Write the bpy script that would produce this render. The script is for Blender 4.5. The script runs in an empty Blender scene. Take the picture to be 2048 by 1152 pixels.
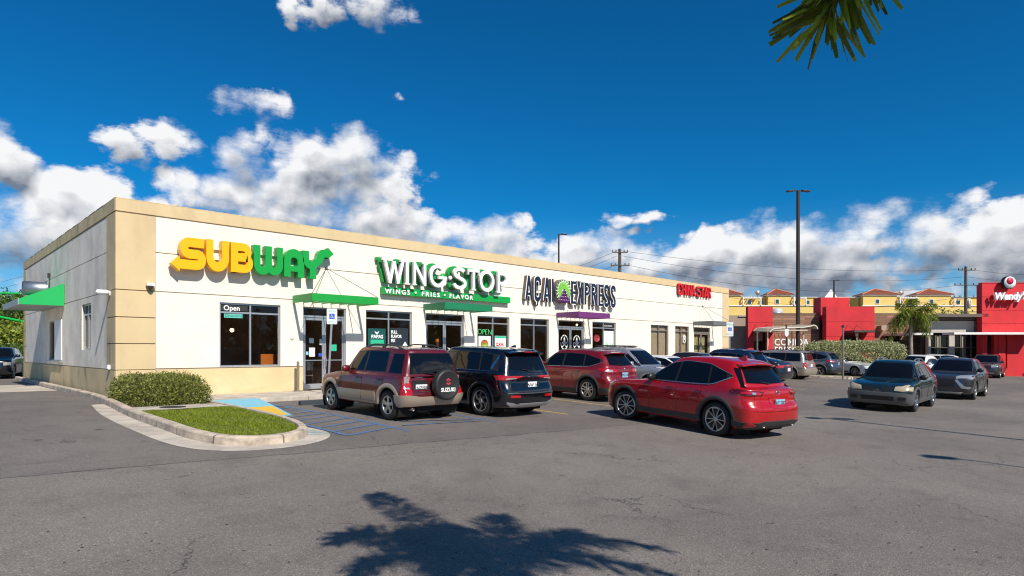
import bpy, bmesh, math, random
import numpy as np
from mathutils import Vector, Matrix
from mathutils.bvhtree import BVHTree
R = math.radians
random.seed(7); rng = np.random.default_rng(7)
SC = bpy.context.scene
COL = SC.collection

# ---------------------------------------------------------------- camera
# the shop front runs along +X (y = 0), its drive-through side along +Y (x = 0); z = 0 is the door sill
TH = R(45.57); SN, CS = math.sin(TH), math.cos(TH)
CX, CY, EYE = -4.465, -21.0, 1.38
cam = bpy.data.objects.new('camera', bpy.data.cameras.new('camera')); COL.objects.link(cam)
cam.location = (CX, CY, EYE)
cam.rotation_euler = (R(90), 0, TH - R(90))
cam.data.sensor_width = 36.0; cam.data.lens = 36.0*1248/2048
cam.data.shift_y = 126/2048
cam.data.clip_start = 0.1; cam.data.clip_end = 6000
SC.camera = cam

# ---------------------------------------------------------------- light
LD = Vector((0.26, 1.45, -1.32)).normalized()          # direction the sunlight travels
sun = bpy.data.objects.new('sun', bpy.data.lights.new('sun', 'SUN')); COL.objects.link(sun)
sun.rotation_euler = LD.to_track_quat('-Z', 'Y').to_euler()
sun.data.energy = 5.0; sun.data.angle = R(0.5); sun.data.color = (1.0, 0.93, 0.82)
SC.view_settings.view_transform = 'Standard'; SC.view_settings.look = 'None'
SC.view_settings.exposure = 0.12; SC.view_settings.gamma = 1.0; SC.view_settings.use_curve_mapping = False
SC.cycles.pixel_filter_type = 'BLACKMAN_HARRIS'; SC.cycles.filter_width = 1.15
SC.cycles.max_bounces = 6; SC.cycles.transparent_max_bounces = 8
SC.cycles.sample_clamp_indirect = 4.0

class NT:
    """small helper for writing node trees as expressions"""
    def __init__(s, tree): s.t = tree; s.n = tree.nodes; s.l = tree.links
    def node(s, kind, **kw):
        n = s.n.new(kind)
        for k, v in kw.items(): setattr(n, k, v)
        return n
    def put(s, sock, v):
        if hasattr(v, 'is_output'): s.l.new(v, sock)
        elif v is not None: sock.default_value = v
    def m(s, op, a, b=None, c=None, clamp=False):
        n = s.node('ShaderNodeMath', operation=op, use_clamp=clamp)
        for i, v in enumerate((a, b, c)): s.put(n.inputs[i], v) if v is not None else None
        return n.outputs[0]
    def vm(s, op, a, b=None, scale=None):
        n = s.node('ShaderNodeVectorMath', operation=op); s.put(n.inputs[0], a)
        if b is not None: s.put(n.inputs[1], b)
        if scale is not None: s.put(n.inputs['Scale'], scale)
        return n.outputs['Value'] if op in ('DOT_PRODUCT', 'LENGTH') else n.outputs[0]
    dims = '3D'
    def noise(s, vec, scale=5, detail=4, rough=0.5, dist=0.0, out=0):
        n = s.node('ShaderNodeTexNoise', noise_dimensions=s.dims); s.put(n.inputs['Vector'], vec)
        n.inputs['Scale'].default_value = scale; n.inputs['Detail'].default_value = detail
        n.inputs['Roughness'].default_value = rough; n.inputs['Distortion'].default_value = dist
        return n.outputs[out]
    def ramp(s, v, a, b, c=0.0, d=1.0, smooth=True):
        n = s.node('ShaderNodeMapRange', interpolation_type='SMOOTHSTEP' if smooth else 'LINEAR')
        s.put(n.inputs[0], v)
        for i, x in enumerate((a, b, c, d)): s.put(n.inputs[1+i], x)
        return n.outputs[0]
    def mix(s, f, a, b, mode='MIX'):
        n = s.node('ShaderNodeMix', data_type='RGBA', blend_type=mode)
        s.put(n.inputs[0], f)
        for i, v in ((6, a), (7, b)): s.put(n.inputs[i], (*v, 1) if isinstance(v, tuple) and len(v) == 3 else v)
        return n.outputs[2]

W = bpy.data.worlds.new('World'); SC.world = W; W.use_nodes = True
W.node_tree.nodes.clear()
w = NT(W.node_tree); w.dims = '2D'
sky = w.node('ShaderNodeTexSky', sky_type='NISHITA', sun_disc=False)
sky.sun_elevation = R(41.9); sky.sun_rotation = math.atan2(-LD.x, -LD.y)
sky.altitude = 100; sky.air_density = 1.0; sky.dust_density = 0.3; sky.ozone_density = 2.5
dirv = w.node('ShaderNodeTexCoord').outputs['Generated']
sep = w.node('ShaderNodeSeparateXYZ'); w.l.new(dirv, sep.inputs[0])
dx, dy, dz = sep.outputs
hor = w.m('SQRT', w.m('ADD', w.m('MULTIPLY', dx, dx), w.m('MULTIPLY', dy, dy)))
az = w.m('SUBTRACT', TH, w.m('ARCTAN2', dy, dx))       # azimuth measured clockwise from north-east
el = w.m('ARCTAN2', dz, hor)
comb = w.node('ShaderNodeCombineXYZ'); w.put(comb.inputs[0], az); w.put(comb.inputs[1], el)
q = comb.outputs[0]
warp = w.vm('SCALE', w.vm('SUBTRACT', w.noise(q, 9, 3, 0.55, out=1), (0.5, 0.5, 0.5)), scale=0.055)
qw = w.vm('ADD', q, warp)
# cumulus banks: (azimuth deg, elevation deg, half width, half height, weight)
CLOUDS = [
 (-34.5,11.2,3.4,2.4,1.05),(-38.4,9.0,4.0,2.4,1.0),(-39.8,13.6,3.0,2.6,.95),(-31.0,9.4,3.8,2.6,.95),(-17.2,14.6,5.4,3.6,1.10),(-22.8,15.8,2.6,3.2,1.0),(-26.0,12.4,3.6,2.4,.92),(-11.8,13.0,4.0,4.0,1.0),(-8.9,11.6,2.4,3.0,.88),
 (-29.6,16.2,3.4,1.9,.72),(-22.8,19.8,3.2,1.5,.70),(-12.0,9.0,12,2.5,.92),(-3.5,10.4,6.5,2.0,.90),(-1.0,8.6,7.5,2.6,.98),(6.0,8.4,5.5,2.6,.95),(12.0,12.0,4.4,.8,.62),(8.5,10.6,4.4,.7,.55),
 (11.5,6.4,6,2.8,.90),(17.5,8.2,3.2,2.4,.95),(21.6,8.6,2.6,3.0,1.02),(25.4,8.6,3.0,2.6,.98),(29.6,8.3,3.2,2.3,.98),(33.2,8.3,3.4,2.5,1.0),(37.6,8.4,3.0,3.2,1.02),(42,7.8,4.5,3.4,1.0),(49,7.0,6,3.4,.98),
 (37.0,11.5,1.5,.9,.74),(-16.4,28.6,6.0,1.8,.80),(-10.8,21.6,1.1,.6,.54),(-56,10,10,5,1.0),(64,8,12,5,1.0),
 (0,2.6,60,4.6,.98),(-19,12.4,7.5,3.6,1.05),(-14.5,16.0,3.6,2.6,1.0),(-36,8.5,5.5,3.0,1.0),(24,7.0,12,3.4,1.0),(40,7.6,8,3.8,1.02),(-8,7.6,16,2.6,.95),(6.5,7.4,7.0,2.8,.93),(90,14,20,5,.9),(130,18,22,7,.9),(180,12,26,6,.9),(-120,14,24,7,.9)]
def cover(v):
    mk = None
    for a, e, ra, re_, wt in CLOUDS:
        off = w.vm('MULTIPLY', w.vm('SUBTRACT', v, (R(a), R(e), 0)), (1/R(ra), 1/R(re_), 0))
        x = w.m('MULTIPLY_ADD', w.vm('DOT_PRODUCT', off, off), -0.5*wt, wt)
        mk = x if mk is None else w.m('SMOOTH_MAX', mk, x, 0.12)
    return mk
mask = cover(qw); mask_up = cover(w.vm('ADD', qw, (-0.008, 0.020, 0)))
qs = w.vm('MULTIPLY', q, (1.0, 1.2, 1.0))
def puff(v):
    """billowing height field: fractal noise plus rounded cells"""
    def cell(sc):
        vo = w.node('ShaderNodeTexVoronoi', voronoi_dimensions='2D'); w.put(vo.inputs['Vector'], v); vo.inputs['Scale'].default_value = sc
        return w.m('SUBTRACT', 0.42, vo.outputs['Distance'])
    c_ = w.m('ADD', w.m('MULTIPLY', cell(15), 0.42), w.m('MULTIPLY', cell(38), 0.24))
    return w.m('ADD', w.noise(v, 9, 8, 0.62), c_)
wq = w.vm('ADD', qs, w.vm('SCALE', w.vm('SUBTRACT', w.noise(qs, 30, 5, 0.6, out=1), (0.5, 0.5, 0.5)), scale=0.018))
n0 = puff(wq); n1 = puff(w.vm('ADD', wq, (-0.006, 0.014, 0.0)))
wisp = w.m('MULTIPLY', w.m('SUBTRACT', w.noise(w.vm('MULTIPLY', qs, (1, 2.2, 1)), 26, 8, 0.7), 0.5), 0.55)
base = w.m('ADD', w.m('ADD', mask, w.m('MULTIPLY', w.m('SUBTRACT', n0, 0.5), 1.25)), wisp)
soft = w.ramp(w.noise(qs, 5, 2, 0.5), 0.35, 0.60)        # some edges crisp, some frayed
dens = w.ramp(base, 0.36, w.m('MULTIPLY_ADD', soft, 0.50, 0.66))
thick = w.ramp(base, 0.50, 1.25)
under = w.m('SUBTRACT', w.m('MINIMUM', mask, 1.0), w.m('MINIMUM', mask_up, 1.0))   # > 0 on the sunlit tops, < 0 below
big = w.noise(w.vm('MULTIPLY', w.vm('ADD', qs, (3.1, 0.4, 0)), (1, 1.8, 1)), 5, 3, 0.5)
relief = w.m('MULTIPLY', w.m('SUBTRACT', n0, n1), 1.25)
lit = w.m('ADD', 0.70, w.m('MULTIPLY', under, 2.3))
lit = w.m('SUBTRACT', lit, w.m('MULTIPLY', thick, w.ramp(big, 0.38, 0.64, 0.06, 0.52)))
lit = w.m('ADD', w.m('ADD', lit, relief), w.ramp(el, R(2), R(15), -0.16, 0.05), clamp=True)
ccol = w.mix(lit, (0.165, 0.20, 0.265), (0.86, 0.865, 0.88))
STR = 0.085
skyc = w.mix(1.0, sky.outputs[0], (0.035, 0.615, 1.03), 'MULTIPLY')
skys = w.vm('SCALE', skyc, scale=w.ramp(el, R(3), R(32), 1.08*STR, 0.98*STR, smooth=False))
veil = w.ramp(el, R(-1), R(13), 0.55, 0.0)
skyh = w.mix(veil, skys, (0.40, 0.55, 0.74))
full = w.mix(w.m('MULTIPLY', dens, w.ramp(el, R(-2), R(1), 0.6, 1.0)), skyh, ccol)
bg = w.node('ShaderNodeBackground'); w.l.new(full, bg.inputs[0]); bg.inputs[1].default_value = 1.0
out = w.node('ShaderNodeOutputWorld'); w.l.new(bg.outputs[0], out.inputs[0])
W.cycles.sampling_method = 'MANUAL'; W.cycles.sample_map_resolution = 512

# ---------------------------------------------------------------- materials
MATS = {}
def mat(name, col, rough=0.6, metal=0.0, var=0.0, vscale=3.0, bump=0.0, bscale=40.0, coat=0.0, island=0.0, spec=None, emit=None, dirt=None, alpha=None, sub=0.0):
    if name in MATS: return MATS[name]
    m = bpy.data.materials.new(name); m.use_nodes = True; t = NT(m.node_tree)
    b = t.n['Principled BSDF']
    b.inputs['Roughness'].default_value = rough; b.inputs['Metallic'].default_value = metal
    b.inputs['Coat Weight'].default_value = coat; b.inputs['Coat Roughness'].default_value = 0.04
    if spec is not None: b.inputs['Specular IOR Level'].default_value = spec
    pos = t.node('ShaderNodeNewGeometry').outputs['Position'] if (var or bump or dirt) else None
    c = (*col, 1)
    if var:
        f = t.ramp(t.noise(pos, vscale, 6, 0.6), 0.3, 0.7)
        c = t.mix(f, tuple(x*(1-var) for x in col), tuple(min(1, x*(1+var)) for x in col))
    if island:
        g = t.node('ShaderNodeNewGeometry').outputs['Random Per Island']
        c = t.mix(g, tuple(x*(1-island) for x in col), tuple(min(1, x*(1+island)) for x in col)) if not var else t.mix(0.5, c, t.mix(g, tuple(x*(1-island) for x in col), tuple(min(1, x*(1+island)) for x in col)))
    if dirt:                                             # streaks and grime with a shape of their own
        dcol, amount, sx, sz = dirt
        v = t.vm('MULTIPLY', pos, (sx, sx, sz))
        f = t.m('MULTIPLY', t.ramp(t.noise(v, 1.0, 8, 0.65, 0.4), 0.48, 0.8), amount)
        c = t.mix(f, c if hasattr(c, 'is_output') else tuple(col), dcol)
    t.put(b.inputs['Base Color'], c)
    if bump:
        bn = t.node('ShaderNodeBump'); bn.inputs['Strength'].default_value = bump; bn.inputs['Distance'].default_value = 0.01
        t.l.new(t.noise(pos, bscale, 6, 0.6), bn.inputs['Height']); t.l.new(bn.outputs[0], b.inputs['Normal'])
    if emit: b.inputs['Emission Color'].default_value = (*emit[0], 1); b.inputs['Emission Strength'].default_value = emit[1]
    if sub: b.inputs['Subsurface Weight'].default_value = 0
    MATS[name] = m
    return m
def leafmat(name, col, island=0.5, trans=0.35):
    m = bpy.data.materials.new(name); m.use_nodes = True; t = NT(m.node_tree)
    b = t.n['Principled BSDF']; b.inputs['Roughness'].default_value = 0.5
    g = t.node('ShaderNodeNewGeometry').outputs['Random Per Island']
    c = t.mix(g, tuple(x*(1-island) for x in col), (min(1, col[0]*(1+island*1.5)), min(1, col[1]*(1+island)), col[2]*(1+island*.5)))
    t.put(b.inputs['Base Color'], c)
    tr = t.node('ShaderNodeBsdfTranslucent'); t.l.new(c, tr.inputs[0])
    mx = t.node('ShaderNodeMixShader'); mx.inputs[0].default_value = trans
    t.l.new(b.outputs[0], mx.inputs[1]); t.l.new(tr.outputs[0], mx.inputs[2])
    t.l.new(mx.outputs[0], t.n['Material Output'].inputs[0])
    MATS[name] = m
    return m
def glassmat(name, tint, gloss=(1, 1, 1)):
    m = bpy.data.materials.new(name); m.use_nodes = True; t = NT(m.node_tree); t.n.remove(t.n['Principled BSDF'])
    tr = t.node('ShaderNodeBsdfTransparent'); tr.inputs[0].default_value = (*tint, 1)
    gl = t.node('ShaderNodeBsdfGlossy'); gl.inputs['Roughness'].default_value = 0.01; gl.inputs[0].default_value = (*gloss, 1)
    g = t.node('ShaderNodeNewGeometry'); c_ = t.m('ABSOLUTE', t.vm('DOT_PRODUCT', g.outputs['Incoming'], g.outputs['Normal']))
    mx = t.node('ShaderNodeMixShader'); t.l.new(t.m('MULTIPLY_ADD', t.m('POWER', t.m('SUBTRACT', 1.0, c_), 5.0), 0.9, 0.035), mx.inputs[0])
    t.l.new(tr.outputs[0], mx.inputs[1]); t.l.new(gl.outputs[0], mx.inputs[2])
    t.l.new(mx.outputs[0], t.n['Material Output'].inputs[0]); MATS[name] = m
    return m

# ---------------------------------------------------------------- object helpers
def tag(o, label=None, cat=None, group=None, kind=None):
    if label: o['label'] = label
    if cat: o['category'] = cat
    if group: o['group'] = group
    if kind: o['kind'] = kind
    return o
def thing(name, label, cat, loc=(0, 0, 0), rz=0.0, group=None):
    o = bpy.data.objects.new(name, None); COL.objects.link(o); o.location = loc; o.rotation_euler = (0, 0, rz)
    o.empty_display_size = 0.2
    return tag(o, label, cat, group)
def copy_tree(o, parent=None):
    c = o.copy(); COL.objects.link(c)
    c.parent = parent
    for ch in list(o.children): copy_tree(ch, c)
    return c

class MB:
    def __init__(s): s.v = []; s.f = []; s.m = []; s.sm = []
    def add(s, vs, fs, mi=0, smooth=False):
        k = len(s.v); s.v += [tuple(p) for p in vs]
        for f in fs: s.f.append(tuple(i+k for i in f)); s.m.append(mi); s.sm.append(smooth)
    def box(s, x0, x1, y0, y1, z0, z1, mi=0):
        s.add([(x0,y0,z0),(x1,y0,z0),(x1,y1,z0),(x0,y1,z0),(x0,y0,z1),(x1,y0,z1),(x1,y1,z1),(x0,y1,z1)],
              [(0,3,2,1),(4,5,6,7),(0,1,5,4),(1,2,6,5),(2,3,7,6),(3,0,4,7)], mi)
    def prism(s, poly, fn, d0, d1, mi=0):
        """poly: 2D outline, fn(u, v, d) -> 3D point; solid between the depths d0 and d1"""
        n = len(poly); a = [fn(u, v, d0) for u, v in poly]; b = [fn(u, v, d1) for u, v in poly]
        s.add(a+b, [tuple(range(n)), tuple(range(2*n-1, n-1, -1))] + [(i, i+n, (i+1) % n+n, (i+1) % n) for i in range(n)], mi)
    def tube(s, pts, r, n=8, mi=0, caps=True, smooth=True):
        pts = [Vector(p) for p in pts]; rr = r if isinstance(r, (list, tuple)) else [r]*len(pts)
        vs = []; fs = []; ref = Vector((0, 0, 1)); prev = None
        for i, p in enumerate(pts):
            d = (pts[min(i+1, len(pts)-1)]-pts[max(i-1, 0)]).normalized()
            if prev is None:
                u = d.cross(ref)
                if u.length < 1e-3: u = d.cross(Vector((1, 0, 0)))
            else: u = prev - d*prev.dot(d)
            u.normalize(); prev = u; v = d.cross(u)
            for j in range(n):
                a = 2*math.pi*j/n; vs.append(p + u*math.cos(a)*rr[i] + v*math.sin(a)*rr[i])
        for i in range(len(pts)-1):
            for j in range(n): fs.append((i*n+j, i*n+(j+1) % n, (i+1)*n+(j+1) % n, (i+1)*n+j))
        s.add(vs, fs, mi, smooth)
        if caps: s.add(vs[:n], [tuple(range(n))][::-1], mi); s.add(vs[-n:], [tuple(range(n))], mi)
    def lathe(s, prof, n=24, fn=None, mi=0, smooth=True):
        """prof: (radius, height) pairs; fn(x, y, h) -> point"""
        fn = fn or (lambda x, y, h: (x, y, h)); vs = []; fs = []
        for r, h in prof:
            for j in range(n): a = 2*math.pi*j/n; vs.append(fn(r*math.cos(a), r*math.sin(a), h))
        for i in range(len(prof)-1):
            for j in range(n): fs.append((i*n+j, i*n+(j+1) % n, (i+1)*n+(j+1) % n, (i+1)*n+j))
        s.add(vs, fs, mi, smooth)
    def build(s, name, mats, parent=None, label=None, cat=None, group=None, kind=None, bevel=0.0, recalc=True):
        me = bpy.data.meshes.new(name); me.from_pydata(s.v, [], s.f)
        for m in (mats if isinstance(mats, (list, tuple)) else [mats]): me.materials.append(m)
        me.polygons.foreach_set('material_index', s.m); me.polygons.foreach_set('use_smooth', s.sm)
        if recalc:
            bm = bmesh.new(); bm.from_mesh(me); bmesh.ops.recalc_face_normals(bm, faces=bm.faces[:]); bm.to_mesh(me); bm.free()
        o = bpy.data.objects.new(name, me); COL.objects.link(o)
        if parent: o.parent = parent
        if bevel:
            bv = o.modifiers.new('bevel', 'BEVEL'); bv.width = bevel; bv.segments = 2; bv.limit_method = 'ANGLE'
        return tag(o, label, cat, group, kind)

def soup(name, tris, mats, mi=None, parent=None, **kw):
    """many small faces given as an (n, k, 3) array"""
    tris = np.asarray(tris, dtype=np.float32); n, k, _ = tris.shape
    me = bpy.data.meshes.new(name); me.vertices.add(n*k); me.loops.add(n*k); me.polygons.add(n)
    me.vertices.foreach_set('co', tris.reshape(-1)); me.loops.foreach_set('vertex_index', np.arange(n*k, dtype=np.int32))
    me.polygons.foreach_set('loop_start', np.arange(0, n*k, k, dtype=np.int32))
    for m in (mats if isinstance(mats, (list, tuple)) else [mats]): me.materials.append(m)
    if mi is not None: me.polygons.foreach_set('material_index', np.asarray(mi, dtype=np.int32))
    me.update(calc_edges=True); me.validate()
    o = bpy.data.objects.new(name, me); COL.objects.link(o)
    if parent: o.parent = parent
    return tag(o, **kw)

def text_mb(s, fn, size, depth, name='text', mi=0, bold=0.0, align='LEFT', xs=1.0, shear=0.0, spacing=1.0, mb=None):
    """solid lettering from the built-in font; fn(u, v, d) places a glyph point"""
    cu = bpy.data.curves.new(name, 'FONT'); cu.body = s; cu.size = size; cu.extrude = 0.5; cu.offset = bold
    cu.align_x = align; cu.shear = shear; cu.space_character = spacing; cu.resolution_u = 3
    o = bpy.data.objects.new('tmp', cu); COL.objects.link(o)
    me = o.to_mesh(); mb = mb or MB()
    mb.add([fn(v.co.x*xs, v.co.y, (v.co.z+0.5)*depth) for v in me.vertices], [tuple(p.vertices) for p in me.polygons], mi)
    o.to_mesh_clear(); bpy.data.objects.remove(o); bpy.data.curves.remove(cu)
    return mb

def toW(lat, D, z=0.0): return (CX + SN*lat + CS*D, CY - CS*lat + SN*D, z)
PY = [-60, -21, -15, -13.5, -7.45, -2.9, 0, 40]; PZ = [-.60, -.57, -.46, -.385, -.18, -.12, -.08, -.08]
def G(X, Y): return float(np.interp(Y, PY, PZ) - .004*(min(max(X-CX, -10), 60)-9))
# ---------------------------------------------------------------- ground
def asphalt():
    m = bpy.data.materials.new('asphalt'); m.use_nodes = True; t = NT(m.node_tree); b = t.n['Principled BSDF']
    pos = t.node('ShaderNodeNewGeometry').outputs['Position']
    s = t.node('ShaderNodeSeparateXYZ'); t.l.new(pos, s.inputs[0]); X, Y, Z = s.outputs
    flat = t.vm('MULTIPLY', pos, (1, 1, 0))
    vo = t.node('ShaderNodeTexVoronoi'); vo.inputs['Scale'].default_value = 105; t.l.new(flat, vo.inputs['Vector'])
    sp = t.node('ShaderNodeSeparateColor'); t.l.new(vo.outputs['Color'], sp.inputs[0])
    grain = sp.outputs[0]
    c = t.mix(grain, (0.142, 0.124, 0.109), (0.285, 0.252, 0.222))
    c = t.mix(t.ramp(grain, 0.94, 0.99, 0, 0.6), c, (0.50, 0.445, 0.385))
    c = t.mix(t.ramp(t.noise(flat, 140, 3, 0.7), 0.55, 0.75, 0, 0.8), c, (0.05, 0.048, 0.048))
    big = t.noise(flat, 0.22, 5, 0.6, 0.3); mid = t.noise(flat, 1.3, 6, 0.7, 0.5)
    c = t.mix(t.ramp(big, 0.35, 0.65), c, t.mix(1.0, c, (0.80, 0.79, 0.80), 'MULTIPLY'))
    c = t.mix(t.ramp(mid, 0.45, 0.75, 0, 0.9), c, t.mix(1.0, c, (0.74, 0.73, 0.73), 'MULTIPLY'))
    # the drive lane and the stalls were laid in another, darker pour, with a seam between
    edge = t.m('ADD', t.m('MULTIPLY', t.m('ADD', X, 3.5), 0.16), t.m('ADD', Y, 10.65))
    edge = t.m('ADD', edge, t.m('MULTIPLY', t.m('SUBTRACT', t.noise(flat, 1.2, 4, 0.6), 0.5), 0.35))
    lane = t.ramp(edge, -0.03, 0.03)
    c = t.mix(t.m('MULTIPLY', lane, 0.85), c, t.mix(1.0, c, (0.84, 0.84, 0.86), 'MULTIPLY'))
    seam = t.m('MULTIPLY', t.ramp(t.m('ABSOLUTE', edge), 0.0, 0.05, 1, 0), t.ramp(X, 4, 9, 0.75, 0.15))
    c = t.mix(seam, c, (0.03, 0.03, 0.03))
    # oil drips in the stalls, tyre-worn streaks along the aisle, scattered tar spots
    drip = t.ramp(t.noise(t.vm('MULTIPLY', flat, (1.6, 0.7, 0)), 1.2, 5, 0.7), 0.60, 0.72)
    c = t.mix(t.m('MULTIPLY', t.m('MULTIPLY', drip, t.ramp(Y, -10.5, -9.5)), 0.85), c, (0.04, 0.038, 0.036))
    spot = t.ramp(t.noise(t.vm('ADD', flat, (9, 4, 0)), 7, 2, 0.5), 0.72, 0.75)
    c = t.mix(t.m('MULTIPLY', spot, 0.75), c, (0.035, 0.033, 0.032))
    # hairline cracks
    v2 = t.node('ShaderNodeTexVoronoi', feature='DISTANCE_TO_EDGE'); v2.inputs['Scale'].default_value = 0.33
    t.l.new(t.vm('ADD', flat, t.vm('SCALE', t.noise(flat, 1.1, 5, 0.7, out=1), scale=0.9)), v2.inputs['Vector'])
    crack = t.m('MULTIPLY', t.ramp(v2.outputs['Distance'], 0.0, 0.006, 1, 0), t.ramp(t.noise(flat, 0.35, 2), 0.5, 0.6))
    c = t.mix(t.m('MULTIPLY', crack, 0.75), c, (0.03, 0.03, 0.03))
    t.put(b.inputs['Base Color'], c); b.inputs['Roughness'].default_value = 0.82; b.inputs['Specular IOR Level'].default_value = 0.35
    bn = t.node('ShaderNodeBump'); bn.inputs['Strength'].default_value = 0.55; bn.inputs['Distance'].default_value = 0.006
    t.l.new(vo.outputs['Distance'], bn.inputs['Height']); t.l.new(bn.outputs[0], b.inputs['Normal'])
    return m
M_ASP = asphalt()
M_CONC = mat('concrete', (0.50, 0.44, 0.37), 0.85, var=0.22, vscale=1.8, bump=0.3, bscale=60, dirt=((0.20, 0.165, 0.13), 0.65, 2.2, 2.2))
M_KERB = mat('kerb_concrete', (0.52, 0.43, 0.34), 0.9, var=0.25, vscale=2.5, bump=0.5, bscale=45, dirt=((0.09, 0.075, 0.06), 0.85, 2.0, 5.0))
M_PAD = mat('pad_concrete', (0.50, 0.44, 0.37), 0.85, var=0.15, vscale=0.7, dirt=((0.22, 0.18, 0.15), 0.8, 0.5, 0.5))
M_SOIL = mat('soil', (0.10, 0.065, 0.045), 0.95, var=0.4, vscale=12, bump=0.8, bscale=30)
def kerb_joints():                                       # saw-cut joints every 1.2 m along the kerb
    t = NT(M_KERB.node_tree); b = t.n['Principled BSDF']; src = b.inputs['Base Color'].links[0].from_socket
    s = t.node('ShaderNodeSeparateXYZ'); t.l.new(t.node('ShaderNodeNewGeometry').outputs['Position'], s.inputs[0])
    f = t.m('FRACT', t.m('MULTIPLY', t.m('ADD', s.outputs[1], t.m('MULTIPLY', s.outputs[0], 0.6)), 0.8))
    j = t.m('MULTIPLY', t.m('LESS_THAN', f, 0.022), 0.8)
    t.l.new(t.mix(j, src, (0.07, 0.06, 0.05)), b.inputs['Base Color'])
kerb_joints()
def paint(name, col, wear=0.5):
    m = bpy.data.materials.new(name); m.use_nodes = True; t = NT(m.node_tree); b = t.n['Principled BSDF']
    pos = t.node('ShaderNodeNewGeometry').outputs['Position']
    f = t.m('MULTIPLY', t.ramp(t.noise(pos, 11, 8, 0.75), 0.42, 0.62), wear)
    f = t.m('ADD', f, t.m('MULTIPLY', t.ramp(t.noise(pos, 60, 4, 0.7), 0.5, 0.62), wear*0.6), clamp=True)
    t.put(b.inputs['Base Color'], t.mix(f, col, (0.13, 0.125, 0.12))); b.inputs['Roughness'].default_value = 0.7
    MATS[name] = m
    return m
M_YEL = paint('yellow_paint', (0.72, 0.42, 0.06), 0.55)
M_BLUE = paint('blue_paint', (0.05, 0.20, 0.50), 1.05)
M_LBLUE = paint('light_blue_paint', (0.22, 0.56, 0.70), 0.18)
M_YPAD = paint('yellow_pad_paint', (0.82, 0.50, 0.03), 0.2)

def sheet(name, xs, ys, m, dz=0.0, **kw):
    vs = [(x, y, G(x, y)+dz) for y in ys for x in xs]; nx = len(xs)
    mb = MB(); mb.add(vs, [(j*nx+i, j*nx+i+1, (j+1)*nx+i+1, (j+1)*nx+i) for j in range(len(ys)-1) for i in range(nx-1)], 0, True)
    return mb.build(name, m, **kw)
gx = sorted(set([-3000, -900, -300, -120, -60, -35] + list(np.arange(-25, 66, 1.5)) + [80, 120, 200, 400, 900, 3000]))
gy = sorted(set([-3000, -900, -300, -100, -60, -40, -30] + list(np.arange(-24, 1, 0.5)) + [2, 5, 10, 20, 30, 40, 60, 100, 200, 400, 900, 3000]))
sheet('parking_lot_ground', gx, gy, M_ASP, kind='structure')

def drape(name, poly, m, dz, **kw):
    """flat marking following the ground: polygon cut into a fine grid"""
    bm = bmesh.new(); f = bm.faces.new([bm.verts.new((x, y, 0)) for x, y in poly])
    xs = [p[0] for p in poly]; ys = [p[1] for p in poly]
    for k in np.arange(min(ys)+.5, max(ys), .5):
        bmesh.ops.bisect_plane(bm, geom=bm.verts[:]+bm.edges[:]+bm.faces[:], plane_co=(0, k, 0), plane_no=(0, 1, 0))
    for k in np.arange(min(xs)+1.5, max(xs), 1.5):
        bmesh.ops.bisect_plane(bm, geom=bm.verts[:]+bm.edges[:]+bm.faces[:], plane_co=(k, 0, 0), plane_no=(1, 0, 0))
    for v in bm.verts: v.co.z = G(v.co.x, v.co.y)+dz
    bmesh.ops.recalc_face_normals(bm, faces=bm.faces[:])
    if bm.faces[:] and sum(f.normal.z for f in bm.faces) < 0: bmesh.ops.reverse_faces(bm, faces=bm.faces[:])
    me = bpy.data.meshes.new(name); bm.to_mesh(me); bm.free(); me.materials.append(m)
    o = bpy.data.objects.new(name, me); COL.objects.link(o)
    return tag(o, **kw)
def line(name, a, b, wd, m, dz=0.004, **kw):
    a = Vector(a); b = Vector(b); n = (b-a).normalized(); n = Vector((-n.y, n.x))*wd/2
    return drape(name, [tuple(a+n), tuple(a-n), tuple(b-n), tuple(b+n)], m, dz, **kw)

# parking stall lines
for i, x in enumerate([8.09, 10.85, 13.6, 16.3, 19.0, 21.7, 24.4, 27.1, 29.8, 32.5]):
    line('parking_line', (x, -3.3), (x, -10.3), 0.10, M_YEL, kind='structure')
for x in [46, 48.7, 51.4]: line('parking_line', (x-8, -10.5), (x-8, -5.5), 0.10, M_YEL, kind='structure')
line('yellow_kerb_line', (33.8, -10.6), (36.2, -10.0), 0.12, M_YEL, kind='structure')
for x in (3.05, 5.53): line('accessible_stall_line', (x, -3.3), (x, -10.3), 0.10, M_BLUE, kind='structure')
line('accessible_stall_line', (2.15, -3.2), (3.0, -3.2), 0.09, M_BLUE, kind='structure')
for k in range(11):
    y = -3.7-k*0.60
    a = (1.72 if y-1.2 < -6.7 else 2.95, y-1.15) if False else None
    line('hatch_line', (3.0, y), (1.72, y-0.45), 0.10, M_BLUE, dz=0.008, kind='structure')
line('accessible_stall_line', (1.70, -6.9), (1.72, -10.1), 0.09, M_BLUE, dz=0.010, kind='structure')
for k in range(5):                                       # faded wheelchair emblem strokes in the next stall
    line('hatch_line', (3.35+0.1*k, -9.6+0.18*k), (5.3, -10.0+0.1*k), 0.07, M_BLUE, dz=0.012, kind='structure') if k in (0, 3) else None

# drive-through concrete pad
drape('drive_through_pad', [(-7.5, 6.8), (-0.38, 6.7), (-0.42, 12.4), (-7.5, 12.6)], M_PAD, 0.006, kind='structure')

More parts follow.
